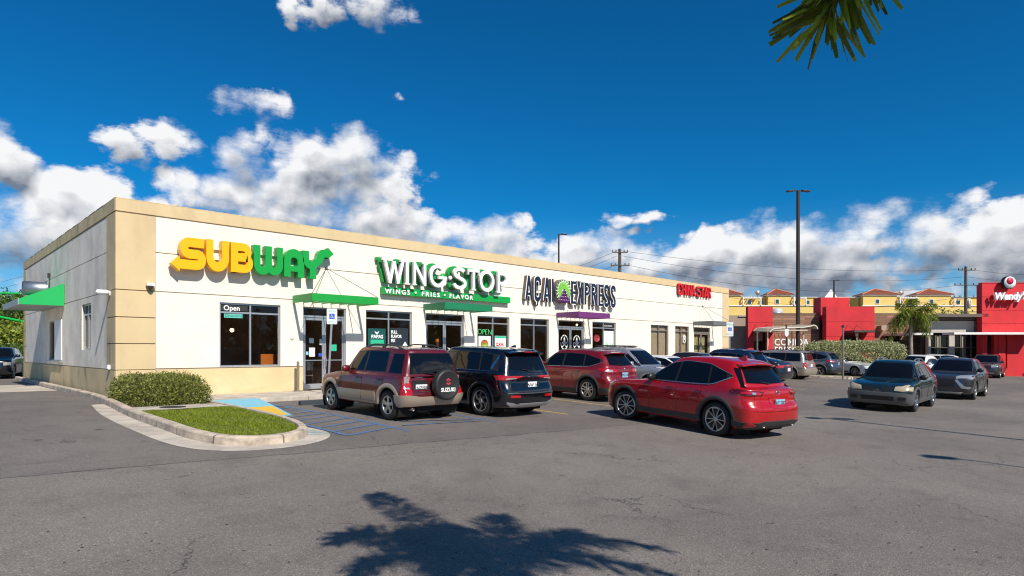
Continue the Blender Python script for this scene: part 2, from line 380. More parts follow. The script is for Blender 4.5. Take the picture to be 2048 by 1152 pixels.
# sidewalk in front of the shops, stepping up from the lot
mb = MB(); xs = [1.55] + list(np.arange(3, 38.1, 1.5)) + [38.2]
prof = [(-2.92, None), (-2.92, 0.13), (-2.86, 0.15), (-0.02, 0.0)]
for i in range(len(xs)-1):
    if xs[i] < 1.5: continue
    for x0, x1 in ((xs[i]+0.006, xs[i+1]-0.006),):
        def P(x, k):
            y = prof[k][0]; g = G(x, y)
            z = (g-0.3, g+0.10, g+0.125, -0.012 - .002*(x))[k]
            return (x, y, z)
        vs = [P(x0, k) for k in range(4)] + [P(x1, k) for k in range(4)]
        mb.add(vs, [(0, 1, 5, 4), (1, 2, 6, 5), (2, 3, 7, 6)])
sw = mb.build('sidewalk', M_CONC, kind='structure')

# kerbed island round the corner planter
def smooth_closed(pts, it=2, closed=False):
    for _ in range(it):
        o = []; n = len(pts)
        rngk = range(n if closed else n-1)
        if not closed: o.append(pts[0])
        for i in rngk:
            a, b = pts[i], pts[(i+1) % n]
            o += [(a[0]*.75+b[0]*.25, a[1]*.75+b[1]*.25), (a[0]*.25+b[0]*.75, a[1]*.25+b[1]*.75)]
        if not closed: o.append(pts[-1])
        pts = o
    return pts
kerb = smooth_closed([(-.36, 18.9), (-.36, 6), (-.36, 2.2), (-.50, -1.5), (-.76, -4.5), (-.80, -7.6), (-.76, -9.0), (-.50, -10.0), (.25, -10.35), (1.05, -9.95), (1.45, -8.9), (1.57, -7.4), (1.60, -5.5), (1.56, -2.95)])
def offset(path, d):
    o = []
    for i, p in enumerate(path):
        a = Vector(path[max(i-1, 0)]); b = Vector(path[min(i+1, len(path)-1)]); t = (b-a).normalized()
        o.append((p[0]-t.y*d, p[1]+t.x*d))
    return o
def sweep(mb, path, prof):
    """prof: (sideways offset, height above the lot)"""
    rows = []
    for d, h in prof:
        rows.append([(x, y, G(x0, y0)+h) for (x, y), (x0, y0) in zip(offset(path, d), path)])
    n = len(path)
    for a in range(len(rows)-1):
        mb.add(rows[a]+rows[a+1], [(i, i+1, n+i+1, n+i) for i in range(n-1)], 0, False)
mb = MB(); sweep(mb, kerb, [(0, -.1), (0.012, .13), (.03, .152), (.05, .16), (.17, .16), (.185, .10), (.19, .0)])
mb.build('island_kerb', M_KERB, kind='structure')
apron_in = [p for p in kerb if p[1] < -0.9 and not (p[0] > 1.2 and p[1] > -8.4)]
outer = [(-.80, -1.1), (-1.15, -4.0), (-1.27, -7), (-1.22, -9.2), (-.93, -10.2), (-.35, -10.66), (.41, -10.72), (1.02, -10.45), (1.43, -10.05), (1.68, -9.4), (1.56, -8.6)]
drape('concrete_gutter', apron_in[::-1] and (smooth_closed(outer) + [(p[0]+0.0, p[1]) for p in apron_in[::-1]]), M_CONC, 0.005, kind='structure')
for k in range(3): line('gutter_stripe', (1.12+.1*k, -9.62+.22*k), (1.55-.02*k, -9.75+.25*k), 0.05, M_LBLUE, dz=0.010, kind='structure')
# soil and slab inside the island (the kerb's inner edge at y)
inner = offset(kerb, .188)
def inner_x(y):
    left = [p for p in inner if p[0] < .3]; right = [p for p in inner if p[0] > .3]
    xl = np.interp(y, [p[1] for p in left][::-1], [p[0] for p in left][::-1])
    xr = np.interp(y, [p[1] for p in right], [p[0] for p in right])
    return float(xl), float(xr)
def inner_poly(y0, y1, n=14):
    ys = np.linspace(y0, y1, n); L = [(inner_x(y)[0]+.002, y) for y in ys]; Rr = [(inner_x(y)[1]-.002, y) for y in ys]
    return L + Rr[::-1]
drape('planter_soil', inner_poly(-0.03, -3.98), M_SOIL, 0.10, kind='structure')
drape('planter_slab', inner_poly(-3.98, -4.95), M_CONC, 0.145, kind='structure')
drape('turf_soil', inner_poly(-4.95, -10.12), mat('turf_thatch', (.11, .14, .025), .95, var=.5, vscale=9), 0.125, kind='structure')
mb = MB(); mb.lathe([(0.0, .012), (.25, .012), (.29, .006), (.29, 0)], 28, lambda x, y, h: (0.25+x, -4.45+y, G(.25, -4.45)+.147+h))
mb.build('manhole_cover', mat('cast_iron', (0.06, 0.055, 0.05), 0.7, 0.4, bump=0.5, bscale=60), label='round grey manhole cover in the concrete between hedge and grass', cat='manhole cover')
# grass blades
pts = []
while len(pts) < 26000:
    y = rng.uniform(-10.1, -4.97); a, b = inner_x(y); x = rng.uniform(-.7, 1.5)
    if a+.01 < x < b-.01: pts.append((x, y, G(x, y)+.12))
pts = np.array(pts); n = len(pts); an = rng.uniform(0, 2*np.pi, n); h = rng.uniform(.03, .065, n)*(0.8+0.3*np.sin(pts[:, 0]*5+pts[:, 1]*3)); wd = rng.uniform(.004, .008, n)
lean = rng.normal(0, .03, (n, 2)); dirx = np.stack([np.cos(an), np.sin(an), 0*an], 1)*wd[:, None]
tip = pts + np.concatenate([lean, h[:, None]], 1)
soup('lawn_grass', np.stack([pts-dirx, pts+dirx, tip], 1), leafmat('grass_blade', (0.19, 0.27, 0.018), .6, .3), kind='stuff')

# blue access ramp with yellow panel
def ramp_z(x, y): return G(x, y)+.012+max(0.0, min(1, (y+6.75)/3.4))*.12
def ramp_poly(name, poly, m, dz, **kw):
    o = drape(name, poly, m, 0, **kw)
    for v in o.data.vertices: v.co.z = ramp_z(v.co.x, v.co.y)+dz
    return o
ramp_poly('access_ramp', [(1.605, -2.93), (2.9, -2.93), (2.62, -4.6), (2.2, -6.75), (1.62, -6.75)], M_LBLUE, 0.0, kind='structure')
ramp_poly('access_ramp_panel', [(1.66, -4.95), (2.48, -4.95), (2.16, -6.6), (1.66, -6.6)], M_YPAD, 0.004, kind='structure')
# wheel stops
def wheel_stop(x, y, label, m, L=1.7):
    mb = MB(); pr = [(-.08, 0), (-.065, .10), (-.03, .125), (.03, .125), (.065, .10), (.08, 0)]
    mb.prism(pr, lambda u, v, d: (x+d, y+u, G(x, y)+v), -L/2, L/2)
    return mb.build('wheel_stop', m, label=label, cat='wheel stop', group='wheel stops at the kerb')
M_STOP = mat('stop_dark', (0.03, 0.04, 0.05), 0.6)
wheel_stop(4.35, -4.4, 'dark blue wheel stop in front of the maroon SUV with spare wheel', M_STOP)
wheel_stop(7.0, -4.4, 'grey wheel stop in front of the black SUV', mat('stop_grey', (0.3, 0.28, 0.26), 0.8))
# ---------------------------------------------------------------- the white and tan shop row
M_WHITE = mat('stucco_white', (0.83, 0.755, 0.655), 0.9, var=0.035, vscale=1.2, bump=0.25, bscale=70, dirt=((0.60, 0.52, 0.44), 0.25, 1.6, 0.5))
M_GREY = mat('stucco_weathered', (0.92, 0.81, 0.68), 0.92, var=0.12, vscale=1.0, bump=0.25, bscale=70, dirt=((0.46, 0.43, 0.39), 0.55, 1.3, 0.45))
M_TAN = mat('stucco_tan', (0.65, 0.50, 0.285), 0.9, var=0.05, vscale=0.9, bump=0.25, bscale=70, dirt=((0.42, 0.31, 0.17), 0.4, 1.3, 0.5))
M_TANB = mat('stucco_tan_wainscot', (0.67, 0.51, 0.285), 0.9, var=0.07, vscale=0.8, bump=0.25, bscale=70, dirt=((0.86, 0.68, 0.44), 0.55, 0.55, 1.3))
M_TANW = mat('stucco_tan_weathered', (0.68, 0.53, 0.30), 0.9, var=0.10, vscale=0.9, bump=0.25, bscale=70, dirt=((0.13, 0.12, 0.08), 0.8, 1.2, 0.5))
M_CORE = mat('joint_dark', (0.48, 0.42, 0.34), 0.95)
M_ALU = mat('aluminium', (0.55, 0.56, 0.58), 0.35, 0.7)
M_ALUD = mat('aluminium_bronze', (0.34, 0.31, 0.27), 0.45, 0.5)
M_GL = glassmat('window_glass', (0.84, 0.83, 0.81), (.55, .53, .52))
M_DARK = mat('interior_dark', (0.42, 0.28, 0.20), 0.9, var=.3, vscale=.8)
M_INFL = mat('interior_floor', (0.42, 0.34, 0.28), 0.5)
M_ROOF = mat('roof_membrane', (0.35, 0.34, 0.33), 0.9, var=0.1)

HOLES = []      # front openings x0, x1, z0, z1
WINS = [('A', 2.90, 4.92, .86, 2.96, 'alu'), ('B', 8.28, 10.42, .86, 2.96, 'alu'), ('C', 13.96, 15.96, .86, 2.96, 'alu'), ('D', 16.69, 18.71, .50, 2.96, 'alu'),
        ('E', 22.20, 24.32, .86, 2.97, 'alu'), ('F', 27.85, 29.82, .50, 2.97, 'bronze'), ('G', 30.61, 32.30, .50, 2.97, 'bronze')]
DOORS = [('A', 5.74, 7.44, 'alu'), ('B', 11.12, 13.20, 'alu'), ('C', 19.43, 21.52, 'alu'), ('G', 32.94, 35.10, 'bronze')]
HOLES = [(w_[1], w_[2], w_[3], w_[4]) for w_ in WINS] + [(d[1], d[2], -.1, 2.96) for d in DOORS]
XL = 37.81; YL = 18.90; ZP = 5.84

def panel(mb, P, u0, u1, v0, v1, holes, d, t, mi=0):
    """wall panel with openings; P(u, v, depth) -> point; d is the front depth, t the thickness"""
    us = sorted({u0, u1} | {h for H in holes for h in (H[0], H[1]) if u0 < h < u1})
    vs_ = sorted({v0, v1} | {h for H in holes for h in (H[2], H[3]) if v0 < h < v1})
    for i in range(len(us)-1):
        for j in range(len(vs_)-1):
            a, b, c, e = us[i], us[i+1], vs_[j], vs_[j+1]; mu, mv = (a+b)/2, (c+e)/2
            if any(H[0] < mu < H[1] and H[2] < mv < H[3] for H in holes): continue
            mb.add([P(a, c, d), P(b, c, d), P(b, e, d), P(a, e, d)], [(0, 1, 2, 3)], mi)
            mb.add([P(a, c, d+t), P(b, c, d+t), P(b, e, d+t), P(a, e, d+t)], [(3, 2, 1, 0)], mi)
            for (p, q_, mm) in (((a, c), (a, e), (a-1e-4, mv)), ((b, c), (b, e), (b+1e-4, mv)), ((a, c), (b, c), (mu, c-1e-4)), ((a, e), (b, e), (mu, e+1e-4))):
                if not (u0 < mm[0] < u1 and v0 < mm[1] < v1) or any(H[0] < mm[0] < H[1] and H[2] < mm[1] < H[3] for H in holes):
                    mb.add([P(*p, d), P(*q_, d), P(*q_, d+t), P(*p, d+t)], [(0, 1, 2, 3)], mi)
PF = lambda u, v, d: (u, d, v)            # front, facing -Y
PS = lambda u, v, d: (d, u, v)            # side, facing -X
shop = thing('shop_building', 'long low tan and white stucco shop row with green, purple and grey door awnings', 'building', (0, 0, 0))
SH = [(3.30, 4.75, 1.415, 2.97), (8.41, 11.36, 1.02, 2.61)]
# structural core, 3 cm behind the finish panels, with the same openings
mb = MB()
panel(mb, PF, .04, XL-.04, -.6, 5.80, HOLES, .04, .20); panel(mb, PS, .245, YL-.04, -.6, 5.80, SH, .04, .20)
mb.build('wall_core', M_CORE, shop)
G_ = .030
def strips(P, u0, u1, joints, holes, d, t, m, name):
    mb = MB()
    for a, b in zip(joints[:-1], joints[1:]): panel(mb, P, u0, u1, a+G_/2, b-G_/2, holes, d, t)
    mb.build(name, m, shop, bevel=0)
strips(PF, 1.045, 36.88, [.84, 3.185, 4.36, 5.45], HOLES, .004, .034, M_WHITE, 'front_wall')
strips(PF, 0.0, 1.035, [.82, 1.60, 2.38, 3.18, 5.45], [], -.006, .044, M_TAN, 'corner_pilaster')
strips(PF, 36.89, XL, [.82, 1.60, 2.38, 3.18, 5.45], [], -.006, .044, M_TAN, 'corner_pilaster')
strips(PF, 0.0, XL, [-.62, .83], HOLES, -.012, .05, M_TANB, 'wainscot')
strips(PF, 0.0, XL, [5.46, ZP+.011], [], -.012, .05, M_TAN, 'parapet_band')
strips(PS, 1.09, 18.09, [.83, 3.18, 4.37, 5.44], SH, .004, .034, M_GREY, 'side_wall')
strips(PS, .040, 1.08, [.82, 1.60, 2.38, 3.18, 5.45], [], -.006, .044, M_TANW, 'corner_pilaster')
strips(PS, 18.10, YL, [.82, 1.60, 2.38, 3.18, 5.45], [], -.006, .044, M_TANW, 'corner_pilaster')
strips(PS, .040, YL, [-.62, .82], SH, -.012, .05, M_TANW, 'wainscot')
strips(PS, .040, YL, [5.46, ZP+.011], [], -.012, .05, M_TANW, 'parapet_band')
mb = MB(); mb.box(.25, XL-.25, .25, YL-.25, 5.1, 5.2); mb.build('roof', M_ROOF, shop)
mb = MB(); mb.box(-.01, XL+.01, .0, .30, ZP+.003, ZP+.02); mb.box(-.01, .30, .305, YL, ZP+.003, ZP+.02)
mb.build('parapet_cap', M_TANW, shop)
mb = MB(); mb.box(.25, XL, YL-.2, YL, -.6, 5.78); mb.box(XL-.2, XL-.001, .25, YL-.21, -.6, 5.78); mb.build('back_wall', M_TANW, shop)
# mildew growing along the top of the side parapet
mb = MB()
for k in range(34):
    y = 1.5+16.8*rng.random(); l = .12+.5*rng.random(); h = .015+.03*rng.random()
    mb.add([(-.02, y, ZP+.02), (-.02, y+l, ZP+.02), (.05, y+l*.6, ZP+.02+h), (.05, y+l*.2, ZP+.02+h)], [(0, 1, 2, 3)])
mb.build('mildew_crust', mat('mildew', (0.05, 0.045, 0.035), 0.95), shop)
# rooms behind the glass
mb = MB()
for x0, x1 in ((.3, 7.9), (8.0, 16.2), (16.3, 26.0), (26.1, 36.5)):
    y1 = 5.5
    mb.add([(x0,.26,-.02),(x1,.26,-.02),(x1,y1,-.02),(x0,y1,-.02),(x0,.26,3.2),(x1,.26,3.2),(x1,y1,3.2),(x0,y1,3.2)], [(4,5,6,7),(2,3,7,6),(3,0,4,7),(1,2,6,5)], 0)
    mb.add([(x0,.26,-.02),(x1,.26,-.02),(x1,y1,-.02),(x0,y1,-.02)], [(0,1,2,3)], 1)
mb.build('shop_interior', [M_DARK, M_INFL], shop)

def window(P, u0, u1, v0, v1, transom, mull, fm, parent=shop, d=.10, w_=.055, glass=M_GL):
    mb = MB()
    def bar(a, b, c, e, dd=0.0): mb.prism([(a, c), (b, c), (b, e), (a, e)], lambda u, v, q: P(u, v, q), d-.03+dd, d+.05)
    bar(u0, u1, v1-w_, v1); bar(u0, u1, v0, v0+w_); bar(u0, u0+w_, v0+w_, v1-w_); bar(u1-w_, u1, v0+w_, v1-w_)
    for x in mull: bar(x-w_/2, x+w_/2, v0+w_, v1-w_, .002)
    for z in transom: bar(u0+w_, u1-w_, z-w_/2, z+w_/2, .005)
    fr = mb.build('window', fm, parent)
    g = MB(); g.prism([(u0+w_, v0+w_), (u1-w_, v0+w_), (u1-w_, v1-w_), (u0+w_, v1-w_)], lambda u, v, q: P(u, v, q), d+.015, d+.023)
    g.build('pane', glass, fr)
    return fr
for n_, x0, x1, z0, z1, k in WINS: window(PF, x0, x1, z0, z1, [2.645], [(x0+x1)/2], M_ALU if k == 'alu' else M_ALUD)
window(PS, 3.30, 4.75, 1.42, 2.97, [2.62], [4.02], M_ALU)
# drive-through hatch: dark slider half and a white panel half
window(PS, 9.9, 11.36, 1.02, 2.61, [], [10.5], M_ALUD)
mb = MB(); mb.box(-.03, .04, 8.42, 9.88, 1.03, 2.60); mb.build('hatch_panel', mat('hatch_white', (0.85, 0.85, 0.85), 0.5), shop)
mb = MB(); mb.box(-.10, .0, 8.2, 11.5, .97, 1.01); mb.build('hatch_shelf', M_ALU, shop)
def door(x0, x1, fm, zt=2.62, opened=False):
    w_ = .05; mb = MB(); d0 = .06
    def bar(a, b, c, e, y0=.06, y1=.17): mb.box(a, b, y0, y1, c, e)
    bar(x0, x1, 2.96-w_, 2.96); bar(x0, x0+w_, .0, 2.96-w_); bar(x1-w_, x1, .0, 2.96-w_); bar(x0+w_, x1-w_, zt-.03, zt+.04, .062, .168)
    fr = mb.build('door_frame', fm, shop)
    g = MB(); g.box(x0+w_, x1-w_, .11, .118, zt+.04, 2.96-w_); g.build('pane', M_GL, fr)
    mid = (x0+x1)/2
    for s, (a, b) in ((0, (x0+w_+.005, mid-.004)), (1, (mid+.004, x1-w_-.005))):
        mb = MB(); f = .075
        mb.box(a, a+f, .085, .135, .02, zt-.04); mb.box(b-f, b, .085, .135, .02, zt-.04)
        mb.box(a+f, b-f, .087, .133, zt-.04-.09, zt-.04); mb.box(a+f, b-f, .087, .133, .02, .20); mb.box(a+f, b-f, .095, .125, 1.03, 1.06)
        dr = mb.build('door', fm, shop)
        g = MB(); g.box(a+f, b-f, .106, .112, .20, zt-.13); g.build('pane', M_GL, dr)
        hx = b-f/2 if s == 0 else a+f/2; q_ = -1 if s == 0 else 1
        g = MB(); g.tube([(hx, .085, .80), (hx, .03, .80), (hx, .01, .83), (hx, .01, 1.10), (hx, .03, 1.13), (hx, .085, 1.13)], .014, 8); g.build('handle', M_ALU, dr)
for n_, x0, x1, k in DOORS: door(x0, x1, M_ALU if k == 'alu' else M_ALUD)

# awnings with their rods
def awning(x0, x1, mf, ms):
    z0, z1, y = 3.06, 3.32, -1.45; mb = MB(); t = .05
    mb.box(x0, x1, y, y+t, z0, z1); mb.box(x0, x0+t, y+t, -.01, z0, z1); mb.box(x1-t, x1, y+t, -.01, z0, z1)
    for k in range(6):
        x = x0+t+(x1-x0-2*t)*(k+1)/7; mb.box(x-.012, x+.012, y+t, -.01, z0+.02, z0+.07)
    a = mb.build('awning', mf, shop)
    c = (x0+x1)/2
    r = MB()
    for x in (x0+.03, x1-.03): r.tube([(c, .0, 4.40), (x, y+.03, z1+.01)], .011, 6)
    r.lathe([(0, 0), (.05, 0), (.05, .02), (0, .03)], 12, lambda a_, b_, h: (c+a_, -h, 4.40+b_))
    r.build('rod', mat('rod_steel', (0.12, 0.12, 0.12), 0.5, 0.5), a)
M_AG = mat('awning_green', (0.012, 0.33, 0.045), 0.4, var=.05)
M_AG2 = mat('awning_dark_green', (0.012, 0.20, 0.085), 0.45, var=.05)
M_AP = mat('awning_purple', (0.17, 0.035, 0.17), 0.4, var=.05)
M_AGR = mat('awning_grey', (0.15, 0.155, 0.165), 0.5, var=.05)
for x0, x1, m in ((5.35, 7.92, M_AG), (10.98, 13.54, M_AG2), (19.26, 21.82, M_AP), (32.81, 35.36, M_AGR)): awning(x0, x1, m, m)
# drive-through hood: green wedge
mb = MB(); y0, y1 = 7.90, 12.6
mb.prism([(-.01, 3.95), (-.01, 3.10), (-1.37, 3.10), (-1.37, 3.30)], lambda u, v, d: (u, d, v), y0, y0+.06)
mb.prism([(-.01, 3.95), (-.01, 3.10), (-1.37, 3.10), (-1.37, 3.30)], lambda u, v, d: (u, d, v), y1-.06, y1)
mb.add([(-.01, y0+.06, 3.94), (-1.36, y0+.06, 3.29), (-1.36, y1-.06, 3.29), (-.01, y1-.06, 3.94)], [(0, 1, 2, 3)])
hd = mb.build('drive_through_hood', mat('hood_green', (0.01, 0.42, 0.10), 0.4), shop)
mb = MB(); mb.box(-1.40, -1.372, y0, y1, 3.08, 3.31); mb.box(-1.36, -.01, y0+.065, y1-.065, 3.11, 3.13)
mb.build('hood_fascia', mat('hood_grey', (0.32, 0.36, 0.35), 0.5), hd)
# exhaust duct, wall lamps, camera, socket
du = thing('exhaust_duct', 'short round galvanised duct sticking out above the green drive-through hood', 'duct', (0, 12.0, 4.02))
mb = MB(); mb.lathe([(.30, 0), (.30, .80), (.275, .80), (.275, 0.0)], 24, lambda x, y, h: (-.01-h, x, y)); mb.build('duct_pipe', mat('galvanised', (0.40, 0.42, 0.45), 0.4, 0.9, var=.1), du)
mb = MB(); mb.lathe([(.34, 0), (.34, .03), (.30, .03)], 24, lambda x, y, h: (-.01-h, x, y)); mb.build('collar', mat('galvanised', (0, 0, 0)), du)
M_PW = mat('plastic_white', (0.78, 0.78, 0.77), 0.4)
sl = thing('security_light', 'white bullet shaped camera on the shaded side wall near the corner', 'security camera', (-.01, .62, 3.10))
mb = MB(); mb.box(-.03, .0, -.07, .07, -.07, .07); mb.build('wall_plate', M_PW, sl, bevel=.01)
mb = MB(); mb.lathe([(0, 0), (.05, 0.0), (.07, .05), (.075, .30), (.0, .34)], 16, lambda x, y, h: (-.03-h, x, y+.02)); mb.build('barrel', M_PW, sl)
sl = thing('security_camera', 'white dome camera high on the tan corner pilaster of the front', 'security camera', (.88, -.012, 3.35))
mb = MB(); mb.box(-.11, .11, -.16, 0, -.03, .06); mb.build('bracket', M_PW, sl, bevel=.015)
mb = MB(); mb.lathe([(.09, -.03), (.085, -.09), (.05, -.14), (0, -.155)], 16, lambda x, y, h: (x, -.10+y, h)); mb.build('dome', mat('camera_dome', (.05, .05, .05), .1), sl)
mb = MB(); mb.box(-.08, -.012, .55, .68, .83, .97); mb.box(-.095, -.08, .57, .66, .85, .95); mb.build('utility_box', M_PW, label='small white socket box low on the side wall by the corner', cat='socket box', bevel=.008)
mb = MB(); mb.box(-.09, -.0, 11.0, 11.12, 4.42, 4.62); mb.tube([(-.05, 11.06, 4.45), (-.02, 11.08, 4.2), (-.03, 11.05, 3.9)], .012, 6); mb.build('hood_spotlight', mat('black_metal', (0.02, 0.02, 0.02), 0.5), label='small black lamp and cable above the green hood', cat='lamp')
mb = MB(); mb.lathe([(0, 0), (.07, 0), (.07, .012), (.0, .014)], 16, lambda x, y, h: (5.33+x, -h, 1.83+y)); mb.build('wall_disc', mat('disc_cream', (0.74, 0.68, .6), 0.7), label='small cream round cover plate on the white wall left of the first door', cat='cover plate')
# steel post and base plate at the first door
mb = MB(); mb.tube([(5.40, -.32, -.02), (5.40, -.32, 1.02)], .045, 12); mb.box(5.28, 5.52, -.44, -.2, -.02, .012); mb.build('door_post', mat('post_weathered', (0.26, 0.24, 0.19), 0.6, 0.3, var=.2), label='short grey steel post left of the first glass door', cat='post')

# ---------------------------------------------------------------- lit lamps and chairs seen through the first shop window
M_ORG = mat('chair_orange', (0.75, 0.22, 0.03), 0.4); M_CH = mat('chrome_leg', (0.7, 0.7, 0.7), 0.2, 1.0); M_BLK = mat('black_plastic', (0.02, 0.02, 0.02), 0.4)
M_TOP = mat('table_top', (0.30, 0.17, 0.09), 0.4)
def chair(x, y, rz, m, label):
    t = thing('chair', label, 'chair', (x, y, 0), rz, 'chairs inside the shops')
    mb = MB(); mb.box(-.22, .22, -.22, .22, .45, .49); mb.build('seat', m, t, bevel=.015)
    mb = MB(); n = 8
    for k in range(n):
        a0 = -.22+.44*k/n; a1 = -.22+.44*(k+1)/n; b = lambda a: .20+.06*(1-(a/.22)**2)
        mb.add([(a0, b(a0), .66), (a1, b(a1), .66), (a1, b(a1), 1.0), (a0, b(a0), 1.0), (a0, b(a0)+.02, .66), (a1, b(a1)+.02, .66), (a1, b(a1)+.02, 1.0), (a0, b(a0)+.02, 1.0)], [(0, 1, 2, 3), (7, 6, 5, 4), (3, 2, 6, 7), (0, 4, 5, 1)])
    mb.build('backrest', m, t)
    for sx in (-.19, .19):
        for sy in (-.19, .19):
            mb = MB(); mb.tube([(sx, sy, 0), (sx, sy, .45 if sy < 0 else .95)], .012, 6); mb.build('leg', M_CH, t)
chair(4.78, .95, math.pi, M_ORG, 'orange wooden chair standing just inside the first window')
bpy.data.objects['chair'].scale = (1.1, 1, 1.27)
chair(6.0, 1.3, .3, M_BLK, 'dark chair behind the left leaf of the first glass door')
chair(6.45, 1.1, 2.6, M_CH, 'silver metal chair behind the first glass door')
t = thing('table', 'dark square table inside the first window', 'table', (3.6, 1.6, 0))
mb = MB(); mb.box(-.35, .35, -.35, .35, .72, .75); mb.build('table_top', M_TOP, t)
mb = MB(); mb.tube([(0, 0, .02), (0, 0, .72)], .03, 8); mb.box(-.25, .25, -.25, .25, 0, .02); mb.build('pedestal', M_BLK, t)
M_WARM = mat('lamp_warm', (1, .8, .5), .5, emit=((1, .62, .3), 16.0))
for i, (x, y, z, r, lb) in enumerate(((3.95, 1.8, 2.12, .065, 'small glowing globe lamp hanging inside the first window'), (17.3, 1.6, 2.82, .05, 'glowing lamp hanging inside the window left of the purple awning'), (14.9, 1.6, 2.8, .05, 'glowing lamp hanging inside the window with the fruit poster'), (20.6, 1.5, 2.83, .05, 'glowing lamp hanging above the doors under the purple awning'), (22.7, 1.5, 2.85, .05, 'glowing lamp hanging inside the window right of the purple awning'))):
    t = thing('pendant_lamp', lb, 'lamp', (x, y, z), group='lamps hanging inside the shops')
    mb = MB(); mb.lathe([(0, -r)]+[(r*math.cos(R(a)), r*math.sin(R(a))) for a in range(-75, 90, 15)]+[(0, r)], 12); mb.build('globe', M_WARM, t)
    mb = MB(); mb.tube([(0, 0, r), (0, 0, 3.2-z)], .006, 4); mb.build('cord', M_BLK, t)
# tan blinds behind the far glass
mb = MB()
M_BLD = mat('blind_tan', (0.62, 0.50, 0.36), 0.8)
for x0, x1, lb in ((27.95, 29.75, 'tan blind drawn behind the first narrow window of the last shop'), (30.7, 32.2, 'tan blind drawn behind the window beside the grey awning')):
    b = MB(); b.box(x0, x1, .20, .215, .5, 2.9)
    b.build('window_blind', M_BLD, label=lb, cat='blind', group='blinds in the last shop')
b = MB(); b.box(33.1, 33.95, .30, .315, .6, 2.4); b.box(34.1, 34.9, .302, .317, .6, 2.4); b.build('door_blind', mat('blind_yellow', (0.66, 0.60, 0.33), 0.8), label='yellowish blinds behind the doors under the grey awning', cat='blind')
# white notice on the door, and stickers
def flat(name, x0, x1, z0, z1, m, label, cat, y=.098, group=None, parts=()):
    b = MB(); b.box(x0, x1, y, y+.003, z0, z1); o = b.build(name, m, label=label, cat=cat, group=group)
    for pn, mbp, mp in parts: mbp.build(pn, mp, o)
    return o
def txt(s, x, z, size, y, **kw): return text_mb(s, lambda u, v, d: (x+u, y-d, z+v), size, .0015, **kw)
M_TW = mat('ink_white', (0.85, 0.87, 0.85), 0.6); M_TG = mat('ink_green', (0.02, 0.45, 0.25), 0.6); M_TR = mat('ink_red', (0.65, 0.03, 0.03), 0.6); M_TK = mat('ink_black', (0.02, 0.02, 0.02), 0.6)
M_PGR = mat('poster_dark_green', (0.006, 0.075, 0.07), 0.5); M_PBK = mat('poster_black', (0.015, 0.025, 0.035), 0.5); M_PWH = mat('poster_pale', (0.68, 0.80, 0.76), 0.5)
M_PTEAL = mat('poster_teal', (0.12, 0.50, 0.42), 0.5); M_ORA = mat('ink_orange', (0.75, 0.20, 0.03), 0.6); M_LIME = mat('ink_lime', (0.35, 0.65, 0.08), 0.6)
# first window: Open / Drive-thru
flat('open_sign', 2.98, 3.83, 2.70, 2.88, mat('sign_back', (0.03, 0.035, 0.03), .5), 'white Open lettering along the top left pane of the first window', 'window sign', .090,
     parts=[('lettering', txt('Open', 3.05, 2.715, .23, .089, bold=.004), M_TW)])
flat('drive_through_sign', 3.07, 3.66, 2.47, 2.60, M_PTEAL, 'small teal Drive-thru sign under the Open sign', 'window sign', .090, parts=[('lettering', txt('Drive-thru', 3.10, 2.50, .125, .089), mat('ink_teal_dark', (0.0, 0.10, .09), .6))])
flat('notice', 6.02, 6.24, 1.18, 1.50, M_TW, 'white paper notice taped inside the left door leaf of the first shop', 'notice', .100)
flat('door_sticker', 6.02, 6.20, 1.66, 1.84, mat('sticker_grey', (.45, .5, .5), .5), 'grey sticker above the paper notice on the first door', 'sticker', .100)
flat('door_sticker', 6.42, 6.54, 1.60, 1.82, mat('sticker_grey', (.45, .5, .5), .5), 'narrow grey sticker near the handle of the first left door leaf', 'sticker', .100)
flat('door_sticker', 6.38, 6.52, 1.18, 1.30, mat('sticker_blue', (.03, .08, .45), .5), 'blue round sticker beside the handle of the first door', 'sticker', .100)
flat('door_sticker', 5.90, 5.99, 1.24, 1.36, mat('sticker_cyan', (.25, .6, .7), .5), 'pale cyan sticker at the left edge of the first door', 'sticker', .100)
flat('door_sticker', 6.86, 7.10, 1.38, 1.62, M_TG, 'green and yellow sticker on the right leaf of the first door', 'sticker', .100)
# second window
flat('promotion_poster', 8.42, 9.22, .98, 2.26, M_PGR, 'dark green poster with PAPAS lettering in the left pane of the second window', 'poster', .090, group='posters in the shop windows',
     parts=[('lettering', txt('PAPAS', 8.57, 1.88, .19, .089, bold=.006), M_TW), ('green_band', (lambda b: (b.box(8.54, 9.14, .0885, .0895, 1.66, 1.82), b)[1])(MB()), M_TG), ('price', txt('$6.99', 8.60, 1.38, .24, .089, bold=.004), M_TW), ('wing_mark', (lambda b: (b.prism([(8.72, 2.16), (8.82, 2.10), (8.92, 2.16), (8.88, 2.07), (8.82, 2.03), (8.76, 2.07)], lambda u, v, d: (u, d, v), .0885, .0895), b)[1])(MB()), M_TW)])
flat('promotion_poster', 9.44, 10.28, .98, 2.30, M_PBK, 'black poster reading FULL FLAVOR FIX in the right pane of the second window', 'poster', .090, group='posters in the shop windows',
     parts=[('lettering', txt('FULL\nFLAVOR\nFIX', 9.47, 2.08, .17, .089, bold=.006, xs=.8), M_TW), ('diamond', (lambda b: (b.prism([(10.02, 1.60), (10.14, 1.76), (10.26, 1.60), (10.14, 1.44)], lambda u, v, d: (u, d, v), .0885, .0895), b)[1])(MB()), M_TW), ('orange_food', (lambda b: (b.prism([(9.8, 1.36), (9.9, 1.44), (10.15, 1.45), (10.25, 1.34), (10.1, 1.26), (9.86, 1.25)], lambda u, v, d: (u, d, v), .0885, .0895), b)[1])(MB()), M_ORA)])
